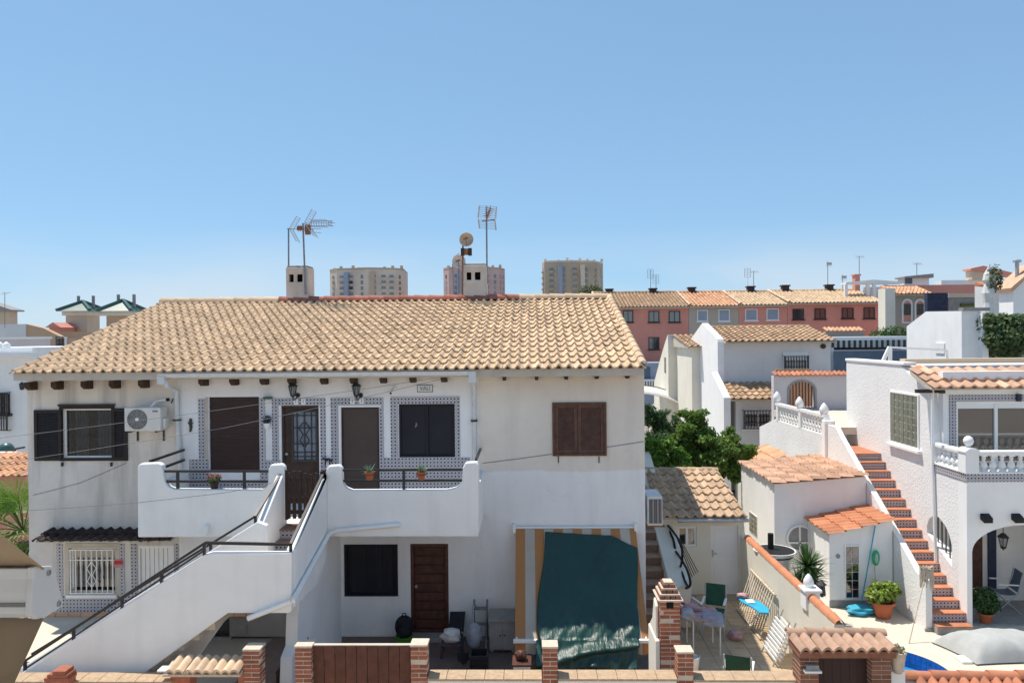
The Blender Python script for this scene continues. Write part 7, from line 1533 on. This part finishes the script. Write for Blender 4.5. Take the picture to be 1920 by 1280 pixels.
# right edge house with clay roof and flue
YZ = 40.; x0, x1, z0, z1 = fr(1900, 545, 1990, 600, YZ); t = thing('gable_house', 'white gabled house with clay roof and metal flue', 'house', ((x0+x1)/2, YZ+3, 0)); b = MB(); b.prism([(x0, 0), (x0, z1), ((x0+x1)/2, z1+1.2), (x1, z1), (x1, 0)], 'y', YZ, YZ+1.2); b.build('wall', 'white', t); b = MB(); b.prism([(x0-.2, z1-.02), ((x0+x1)/2, z1+1.28), ((x0+x1)/2, z1+1.45), (x0-.25, z1+.15)], 'y', YZ-.2, YZ+1.3); b.build('roof', 'tile_faded', t)
c, c2 = aty(1907, 535, YZ+.5), aty(1907, 492, YZ+.5); b = MB(); b.tube([c, c2], .1, 10); b.lathe([(.2, 0), (.2, .12), (.05, .2)], c2, 10); b.build('flue', 'zinc', t, smooth=True)
t, x0, x1, z1 = block('veranda_house', 'white house with grey veranda under red roof edge', (1843, 535, 1897, 560), 44, .8, 'grey_white'); b = MB(); b.prism([(43.6, z1-.1), (43.6, z1+.02), (44.8, z1+.25), (44.8, z1)], 'x', x0, x1); b.build('roof', 'tile_red', t); b = MB(); q = fr(1886, 548, 1907, 590, 43.9); b.box(q[0], q[1], 43.9, 43.999, q[2], q[3]); b.build('veranda', 'slate_blue', t)
# closed white parasol with a ragged top
a, c = aty(1855, 590, 38), aty(1856, 500, 38); t = thing('closed_parasol', 'tall folded white parasol beside the ivy', 'parasol', (a.x, 38, 4.)); b = MB(); hh = c.z-a.z
b.lathe([(.05, -.5), (.3, .1), (.26, hh*.25), (.33, hh*.45), (.22, hh*.65), (.30, hh*.72), (.24, hh*.85), (.08, hh*.97), (.02, hh*1.05)], a, 9); b.build('cloth', 'cloth_white', t); b = MB(); b.bar((a.x, 38, 4), (a.x, 38, a.z), .08); b.build('pole', 'zinc', t)
leaves('creeper', 'leaf_olive', t, [(Vector((a.x+.15, 37.8, c.z-.6)), (.4, .3, .7))], 260, .2, seed=91)
# white rendered wall with sloping shoulder, ivy hedge, low rooms
XI = 16.2; t = thing('rendered_house', 'white rendered side wall with sloping shoulder beside ivy', 'house', (XI+.5, 30, 0)); q = [(atx(x, y, XI).y, atx(x, y, XI).z) for x, y in ((1803, 583), (1736, 584), (1700, 612))]; b = MB(); b.prism([(q[0][0], 0), q[0], q[1], q[2], (q[2][0], 0)], 'x', XI, XI+.7); b.build('wall', 'white', t)
x1 = aty(1833, 620, q[0][0]).x; b = MB(); b.box(XI+.701, x1, q[0][0]+.001, q[0][0]+.3, 0, q[0][1]); b.build('return_wall', 'concrete', t); b = MB(); b.box(XI-.0, x1+.4, q[0][0]-.1, q[0][0]+.2, q[0][1]+.0005, q[0][1]+.12); b.build('coping', 'stone_grey', t)  # return wall greyed in its colour to render the shaded face
b = MB(); b.box(x1, x1+.22, q[0][0]-.3, q[0][0]+.3, 0, q[0][1]-.1); b.build('pilaster', 'white', t)
w0 = atx(1772, 643, XI); w1 = atx(1755, 655, XI); b = MB(); b.box(XI-.04, XI-.0005, w0.y, w1.y, w1.z-.15, w0.z); b.build('window', 'plastic_white', t)
YI = q[0][0]-.2; t = thing('ivy_hedge', 'dense dark green ivy hanging over wall', 'ivy', (aty(1885, 640, YI).x, YI, 4.)); leaves('ivy_leaves', 'ivy', t, [(aty(x, y, YI+dy), (r*YI/F*1.2, .5, r*YI/F)) for x, y, r, dy in ((1858, 612, 17, 0), (1885, 605, 18, .2), (1912, 608, 20, 0), (1862, 636, 18, -.1), (1890, 632, 20, -.2), (1918, 635, 22, -.1), (1868, 654, 14, 0), (1896, 655, 15, 0), (1850, 598, 10, 0))], 5200, .16, seed=92, aspect=1.5); b = MB(); b.box(aty(1842, 620, YI+.5).x, aty(1960, 620, YI+.5).x, YI+.4, YI+.6, 0, aty(1885, 600, YI+.5).z); b.build('wall', 'concrete', t)
# pergola with striped valance
YQ = 36.; x0, x1, z0, z1 = fr(1558, 631, 1736, 700, YQ); t = thing('striped_pergola', 'white pergola with black and white striped valance', 'pergola', ((x0+x1)/2, YQ+1.5, 0)); b = MB(); b.box(x0, x1, YQ, YQ+3, z1-.16, z1); b.build('roof', 'white_clean', t)
b = MB(); b.box(x0, x1, YQ-.02, YQ-.001, z1-.5, z1-.16); b.build('valance', 'stripe_bw', t)
for px in (1697, 1732, 1560): x = aty(px, 650, YQ).x; b = MB(); b.box(x-.08, x+.08, YQ+.0, YQ+.16, 0, z1-.16); b.build('post', 'white_clean', t)
b = MB(); b.box(x0, x1+1, YQ+3, YQ+3.2, 0, z1-.16); b.build('rear_wall', 'wood_dark', t); zz_ = aty(1600, 658, YQ-.4).z; b = MB(); b.box(x0-.05, aty(1776, 670, YQ-.4).x, YQ-.4, YQ-.34, 0, zz_); b.build('glass_screen', 'slate_blue', t); b = MB(); b.box(x0-.05, aty(1776, 670, YQ-.4).x, YQ-.42, YQ-.32, zz_+.0005, zz_+.06); b.build('screen_rail', 'blue_grey', t)
x0, x1, z0, z1 = fr(1548, 618, 1620, 628, 40); b = MB(); b.box(x0, x1, 40, 40.3, 0, z1-.1); t = thing('garden_wall', 'low wall with clay tile edge before pink row', 'wall', ((x0+x1)/2, 40, 0)); b.build('wall', 'taupe', t); roof_tiles(t, (x0, 39.9, z1-.1), (x1-x0, 0, 0), (0, .5, .2), 9, 1, 'tile_pinkish', amp=.06)
t = thing('roof_shrub', 'low dark shrub in front of arched house', 'shrub', (aty(1670, 622, 45).x, 45, 4)); leaves('foliage', 'leaf_dark', t, [(aty(1680, 622, 45), (1.2, .5, .35)), (aty(1655, 627, 45), (.8, .5, .25))], 700, .18, seed=94)
# ------------------------------------------------------------------ distant tower blocks
def tower(label, foot, pyt, Y, m, rows, roofm='tower_dark', name='tower_block'):
    """foot: footprint pixels (px, depth offset) of the front, left to right"""
    P2 = [(aty(px, 560, Y).x*(Y+dy)/Y if False else aty(px, 560, Y+dy).x, Y+dy) for px, dy in foot]; zt_ = aty(foot[len(foot)//2][0], pyt, Y).z
    t = thing(name, label, 'tower block', (sum(p[0] for p in P2)/len(P2), Y+10, 0)); back = [(P2[-1][0]-2, Y+34), (P2[0][0]+2, Y+34)]; b = MB(); b.prism(P2+back, 'z', 0, zt_); b.build('wall', m, t)
    b = MB(); b.prism([(x, y-.25) for x, y in P2]+back, 'z', zt_+.001, zt_+.9); b.build('cornice', roofm, t)
    rr_ = random.Random(int(foot[0][0]))
    for k in range(9): x = P2[0][0]+(P2[-1][0]-P2[0][0])*(k+.5+rr_.uniform(-.3, .3))/9; h = rr_.uniform(.8, 2.4); b = MB(); b.box(x-.7, x+.7, Y+9, Y+10.4, zt_+.9, zt_+.9+h); b.build('roof_vent', roofm, t)
    for fx in (.28, .63): x = P2[0][0]+(P2[-1][0]-P2[0][0])*fx; b = MB(); b.box(x-1.1, x+1.1, Y-2.6, Y+2, zt_-17, zt_-1.6); b.build('stair_panel', 'blue_grey' if fx < .5 else roofm, t)
    # window bays on each facet
    for (xa, ya), (xb, yb) in zip(P2[:-1], P2[1:]):
        L = math.hypot(xb-xa, yb-ya); nb = max(1, int(L/4.2)); d = Vector((xb-xa, yb-ya, 0))/L; nrm = Vector((d.y, -d.x, 0))
        for k in range(nb):
            style = rr_.random()
            for j in range(rows):
                z = zt_-3.0-j*3.1; c = Vector((xa, ya, 0))+d*(L*(k+.5)/nb); hw = 1.15 if style < .6 else .7; b = MB()
                v = [c+d*s*hw+nrm*o+Vector((0, 0, zz)) for o in (.12, -.3) for s, zz in ((-1, z-1.9), (1, z-1.9), (1, z), (-1, z))]
                b.add(v, [(0, 1, 2, 3), (4, 7, 6, 5), (0, 4, 5, 1), (1, 5, 6, 2), (2, 6, 7, 3), (3, 7, 4, 0)]); b.build('window', 'glass_dark' if rr_.random() < .72 else 'blue_grey', t)
                if style < .6:
                    b = MB(); v = [c+d*s*(hw+.35)+nrm*o+Vector((0, 0, zz)) for o in (.9, -.1) for s, zz in ((-1, z-2.3), (1, z-2.3), (1, z-1.5), (-1, z-1.5))]; b.add(v, [(0, 1, 2, 3), (4, 7, 6, 5), (0, 4, 5, 1), (1, 5, 6, 2), (2, 6, 7, 3), (3, 7, 4, 0)]); b.build('balcony', m, t)
    return t
tower('wide grey tan tower block left of the satellite dishes', [(619, 8), (632, 2), (668, 0), (690, -2), (712, 0), (742, 3), (758, 9)], 505, 400, 'tower_tan', 5)
tower('reddish tower block behind the right chimney', [(832, 6), (842, 0), (868, -1), (906, 0), (936, 6), (947, 14)], 503, 400, 'tower_pink', 5)
tower('dark tan rounded tower block beyond the roof ridge', [(1017, 8), (1021, 2), (1048, 0), (1088, 0), (1112, 3), (1124, 9), (1131, 16)], 491, 400, 'tower_dark', 6, 'tower_tan')
for k, (px, py, h) in enumerate(((493, 548, 14), (503, 549, 12), (353, 553, 13))):
    c = aty(px, py+h, 130); t = thing('cypress', ('slim cypress tip left of the left chimney', 'second slim cypress tip left of the chimney', 'lone cypress tip behind left end of ridge')[k], 'tree', (c.x, 130, 0)); b = MB(); b.tube([(c.x, 130, 0), (c.x, 130, c.z)], .15, 6); b.build('trunk', 'bark', t); zt_ = aty(px, py, 130).z; leaves('crown', 'leaf_dark', t, [(Vector((c.x, 130, zt_-1.6-q*.9)), (.22+.14*q, .3, .9)) for q in range(5)], 300, .35, seed=95+k)
t = thing('distant_tree', 'pale green treetop in front of the dark tower', 'tree', (aty(1105, 545, 250).x, 250, 0)); b = MB(); c = aty(1108, 546, 250); b.tube([(c.x, 250, 0), (c.x, 250, c.z)], .4, 6); b.build('trunk', 'bark', t); leaves('crown', 'leaf_olive', t, [(c, (4.2, 3, 2.2))], 500, .9, seed=99)
# ------------------------------------------------------------------ left neighbours
def pyramid_house(label, p0, p1, pe, pa, Y, m='peach'):
    x0, x1, _, ze = fr(p0, pe, p1, pe+8, Y); dpt = x1-x0; za = aty((p0+p1)/2, pa, Y+dpt/2).z; t = thing('green_roof_tower', label, 'house', ((x0+x1)/2, Y+dpt/2, 0)); b = MB(); b.box(x0+.3, x1-.3, Y+.3, Y+dpt-.3, 0, ze); b.build('wall', m, t)
    b = MB(); b.box(x0+.1, x1-.1, Y+.1, Y+dpt-.1, ze-.35, ze+.0); b.build('cornice', 'cream', t); xm, ym = (x0+x1)/2, Y+dpt/2; b = MB(); b.add([(x0-.2, Y-.2, ze), (x1+.2, Y-.2, ze), (x1+.2, Y+dpt+.2, ze), (x0-.2, Y+dpt+.2, ze), (xm, ym, za)], [(0, 1, 4), (1, 2, 4), (2, 3, 4), (3, 0, 4), (3, 2, 1, 0)]); b.build('roof', 'green_tile', t)
    for dx in (-.35, .9): b = MB(); b.tube([(xm+dx, ym, za-.5), (xm+dx, ym, za+.5)], .12, 6); b.build('roof_finial', 'stone_grey', t)
    for s in range(4): c = [(x0-.2, Y-.2), (x1+.2, Y-.2), (x1+.2, Y+dpt+.2), (x0-.2, Y+dpt+.2)][s]; b = MB(); b.bar((c[0], c[1], ze+.08), (xm, ym, za+.06), .22); b.build('hip_tile', 'green_tile', t)
    return t
pyramid_house('peach house with dark green pyramid roof, beside taller twin', 112, 166, 583, 566, 60); pyramid_house('peach house with dark green pyramid roof, half behind tan roof', 188, 243, 583, 564, 57, 'ochre')
t, x0, x1, z1 = block('ochre_wing', 'ochre lower wing before the green pyramid roofs', (112, 622, 200, 630), 54, 1, 'ochre')
t, x0, x1, z1 = block('peach_house', 'peach house with low brown roof at left', (-60, 584, 18, 600), 64, 1, 'peach'); b = MB(); b.prism([(x0, z1), (x0, z1+.1), ((x0+x1)/2, z1+.9), (x1+.5, z1+.12), (x1+.5, z1)], 'y', 63.5, 65.2); b.build('roof', 'stone_grey', t)
far_antenna('antenna beside low brown roof at left', 9, 548, 606, 50, 2)
t, x0, x1, z1 = block('white_block', 'plain white flat roofed block behind lavender house', (-80, 608, 48, 620), 52, .5, 'grey_white'); b = MB(); b.prism([(x1, 0), (x1, z1), (x1+1.2, z1-.3), (x1+2.4, z1-.9), (x1+2.4, 0)], 'y', 52.1, 52.6); b.build('side_wing', 'ochre', t)
t, x0, x1, z1 = block('lavender_house', 'lavender shaded terrace wall with white coping at left', (-80, 636, 84, 645), 34, .4, 'lavender'); b = MB(); b.box(x0, x1+.1, 33.9, 34.4, z1, z1+.1); b.build('coping', 'white_clean', t)
t, x0, x1, z1 = block('ochre_house', 'ochre house with arched grille behind the tan roof', (88, 634, 130, 640), 40, 1, 'ochre'); q = fr(106, 628, 124, 652, 39.9); b = MB(); b.frame(q[0], q[1], q[2], q[3]-.1, .06, 39.85, 39.999); b.build('window', 'white_clean', t); bars(t, (108, 631, 122, 652), 40, 5)
b = MB(); q = fr(92, 609, 112, 620, 58); b.box(q[0], q[1], 58, 60, 0, q[3]-.2); b.prism([(q[0]-.2, q[3]-.2), ((q[0]+q[1])/2, q[3]+.2), (q[1]+.2, q[3]-.2)], 'y', 57.8, 60.2); tag(b.build('far_house', 'pink'), 'tiny red house between the left flats and pyramid roofs', 'house')
YH = 24.; x0, x1, z0, z1 = fr(-120, 652, 62, 860, YH); nh = thing('left_house', 'white neighbouring house with arched barred window', 'house', (x1-1, YH+2, 0)); b = MB(); b.box(x0, x1, YH, YH+5, 0, z1); b.build('wall', 'white', nh)
win(nh, (-6, 737, 19, 775), YH, 'iron', 'glass_dark', .04); bars(nh, (-8, 735, 20, 806), YH, 6); b = MB(); q = fr(22, 660, 62, 664, YH-.3); b.box(q[0]-2, q[1], YH-.3, YH-.0005, q[2]-.08, q[3]); b.build('cornice', 'white_clean', nh)
for px in (0, 12): c = aty(px, 652, YH+.3); b = MB(); b.lathe([(.08, -.05), (.13, .03), (.11, .12), (.02, .2), (.001, .2)], c, 12); b.build('finial', 'white_clean', nh, smooth='all')
c = aty(41, 724, YH-.1); b = MB(); b.lathe([(.02, .14), (.08, .08), (.06, -.1), (.02, -.12)], c, 8); b.box(c.x-.02, c.x+.02, YH-.1, YH, c.z-.05, c.z); b.build('lamp', 'iron', nh)
YJ = 21.; x0, x1, _, zj = fr(-100, 856, 55, 860, YJ); nb_ = thing('left_porch', 'white porch wall and clay roof below the left house', 'porch', (x1-1, YJ, 0)); b = MB(); b.box(x0, aty(26, 860, YJ).x, YJ, YJ+.2, 0, zj+.12); b.build('wall', 'white', nb_); b = MB(); b.bar(aty(-20, 850, YJ+.1), aty(46, 838, YJ+1.5), .05); b.bar(aty(28, 842, YJ+.4), aty(28, 856, YJ+.4), .04); b.build('rail', 'iron', nb_)
b = MB(); b.box(aty(24, 870, YJ-.5).x, x1, YJ+.3, YJ+.5, 0, zj-.05); b.build('brick_wall', 'tile_pinkish', nb_)
c = aty(12, 842, YJ+.6); b = MB(); lumpy(b, c, (.22, .2, .2), seed=77, amp=.05); tag(b.build('round_bush', 'green_tile', smooth='all'), 'round dark green ball shaped bush by left porch', 'bush')
x0, x1, z0, z1 = fr(-60, 872, 53, 892, 19.6); roof_tiles(nb_, (x0, 19.4, z0), (x1-x0, 0, 0), (0, 1.5, z1-z0+.1), 8, 4, 'tile_pinkish', amp=.06)
b = MB(); b.box(x0, x1, 19.5, 19.7, 0, z0); b.build('lower_wall', 'pink2', nb_)
# ------------------------------------------------------------------ awning of the camera's own building, bottom left
YX = 2.0; fa = thing('folding_awning', 'beige folding arm awning with white cassette in left foreground', 'awning', (-2.2, YX, 4.6))
def fq(px, py, Y=YX): return aty(px, py, Y)
prof = [(62, 1064), (68, 1061), (98, 1060), (104, 1064), (108, 1085), (116, 1115), (119, 1128), (117, 1137), (108, 1142), (84, 1158), (70, 1160), (58, 1152), (60, 1110), (64, 1085)]
xe = fq(90, 1100).x
# section of the front bar in the YZ plane; the cap closes its right end
zt_, zb_ = fq(60, 1066).z, fq(60, 1156).z; hz = zt_-zb_
sec = [(YX-.03, zt_), (YX+.03, zt_), (YX+.055, zb_+hz*.55), (YX+.05, zb_+hz*.12), (YX+.02, zb_), (YX-.05, zb_+.004), (YX-.065, zb_+hz*.22), (YX-.05, zb_+hz*.5)]
xc = fq(66, 1100, YX-.03).x
capf = [(atx(px, py, xc).y, atx(px, py, xc).z) for px, py in prof]; _cy = sum(q[0] for q in capf)/len(capf); _cz = sum(q[1] for q in capf)/len(capf)
secb = [(_cy+(y-_cy)*.9, _cz+(z-_cz)*.95) for y, z in capf]; yfr = min(q[0] for q in secb)
b = MB(); b.prism(secb, 'x', -3.6, xc-.018); b.build('front_bar', 'awning_white', fa, bevel=.003)
b = MB(); b.box(-3.6, fq(50, 1133, yfr).x, yfr-.002, yfr+.006, fq(40, 1137, yfr).z, fq(40, 1130, yfr).z); b.build('bar_slot', 'ac_grille', fa)
cap = [(YX+(y-YX)*1.25, zb_+(z-zb_)*1.06-.002) for y, z in sec]
b = MB(); b.prism(capf, 'x', xc-.018, xc); b.build('end_cap', 'awning_white', fa, bevel=.004)
for px, py, m_ in ((91, 1073, 'red_plastic'), (110, 1131, 'leaf_olive')): q = atx(px, py, xc); b = MB(); b.lathe([(.0085, 0), (.0085, .003), (.005, .0035), (.005, .001), (.001, .001)], (xc, q.y, q.z), 14, 'x'); b.build('screw', 'stone_grey', fa)
# fabric rising back towards the wall and the hanging valance
p0 = fq(84, 1063, YX); q1 = Vector((p0.x, YX-.75, p0.z+.68))
b = MB(); V = []
for j in range(9):
    for i in range(13): u = i/12; x = p0.x-2.3*u; V.append((x, YX-.75*j/8, p0.z-.004+.68*j/8-.02*math.sin(math.pi*j/8)))
b.add(V, [(j*13+i, j*13+i+1, (j+1)*13+i+1, (j+1)*13+i) for j in range(8) for i in range(12)]); o = b.build('canvas', 'canvas_tan', fa, smooth='all'); o.modifiers.new('t', 'SOLIDIFY').thickness = .002
b = MB(); V = []; n = 30
for i in range(n+1):
    for j in range(5):
        s = j/4; xr = fq(86-58*s, 1158+125*s, YX).x; x = xr-2.3*i/n; V.append((x, YX-.01+.012*math.sin(i*1.4)*s, zb_-.0+ (fq(60, 1283, YX).z-zb_)*s))
b.add(V, [(i*5+j, (i+1)*5+j, (i+1)*5+j+1, i*5+j+1) for i in range(n) for j in range(4)]); o = b.build('valance', 'canvas_shaded', fa, smooth='all'); o.modifiers.new('t', 'SOLIDIFY').thickness = .002
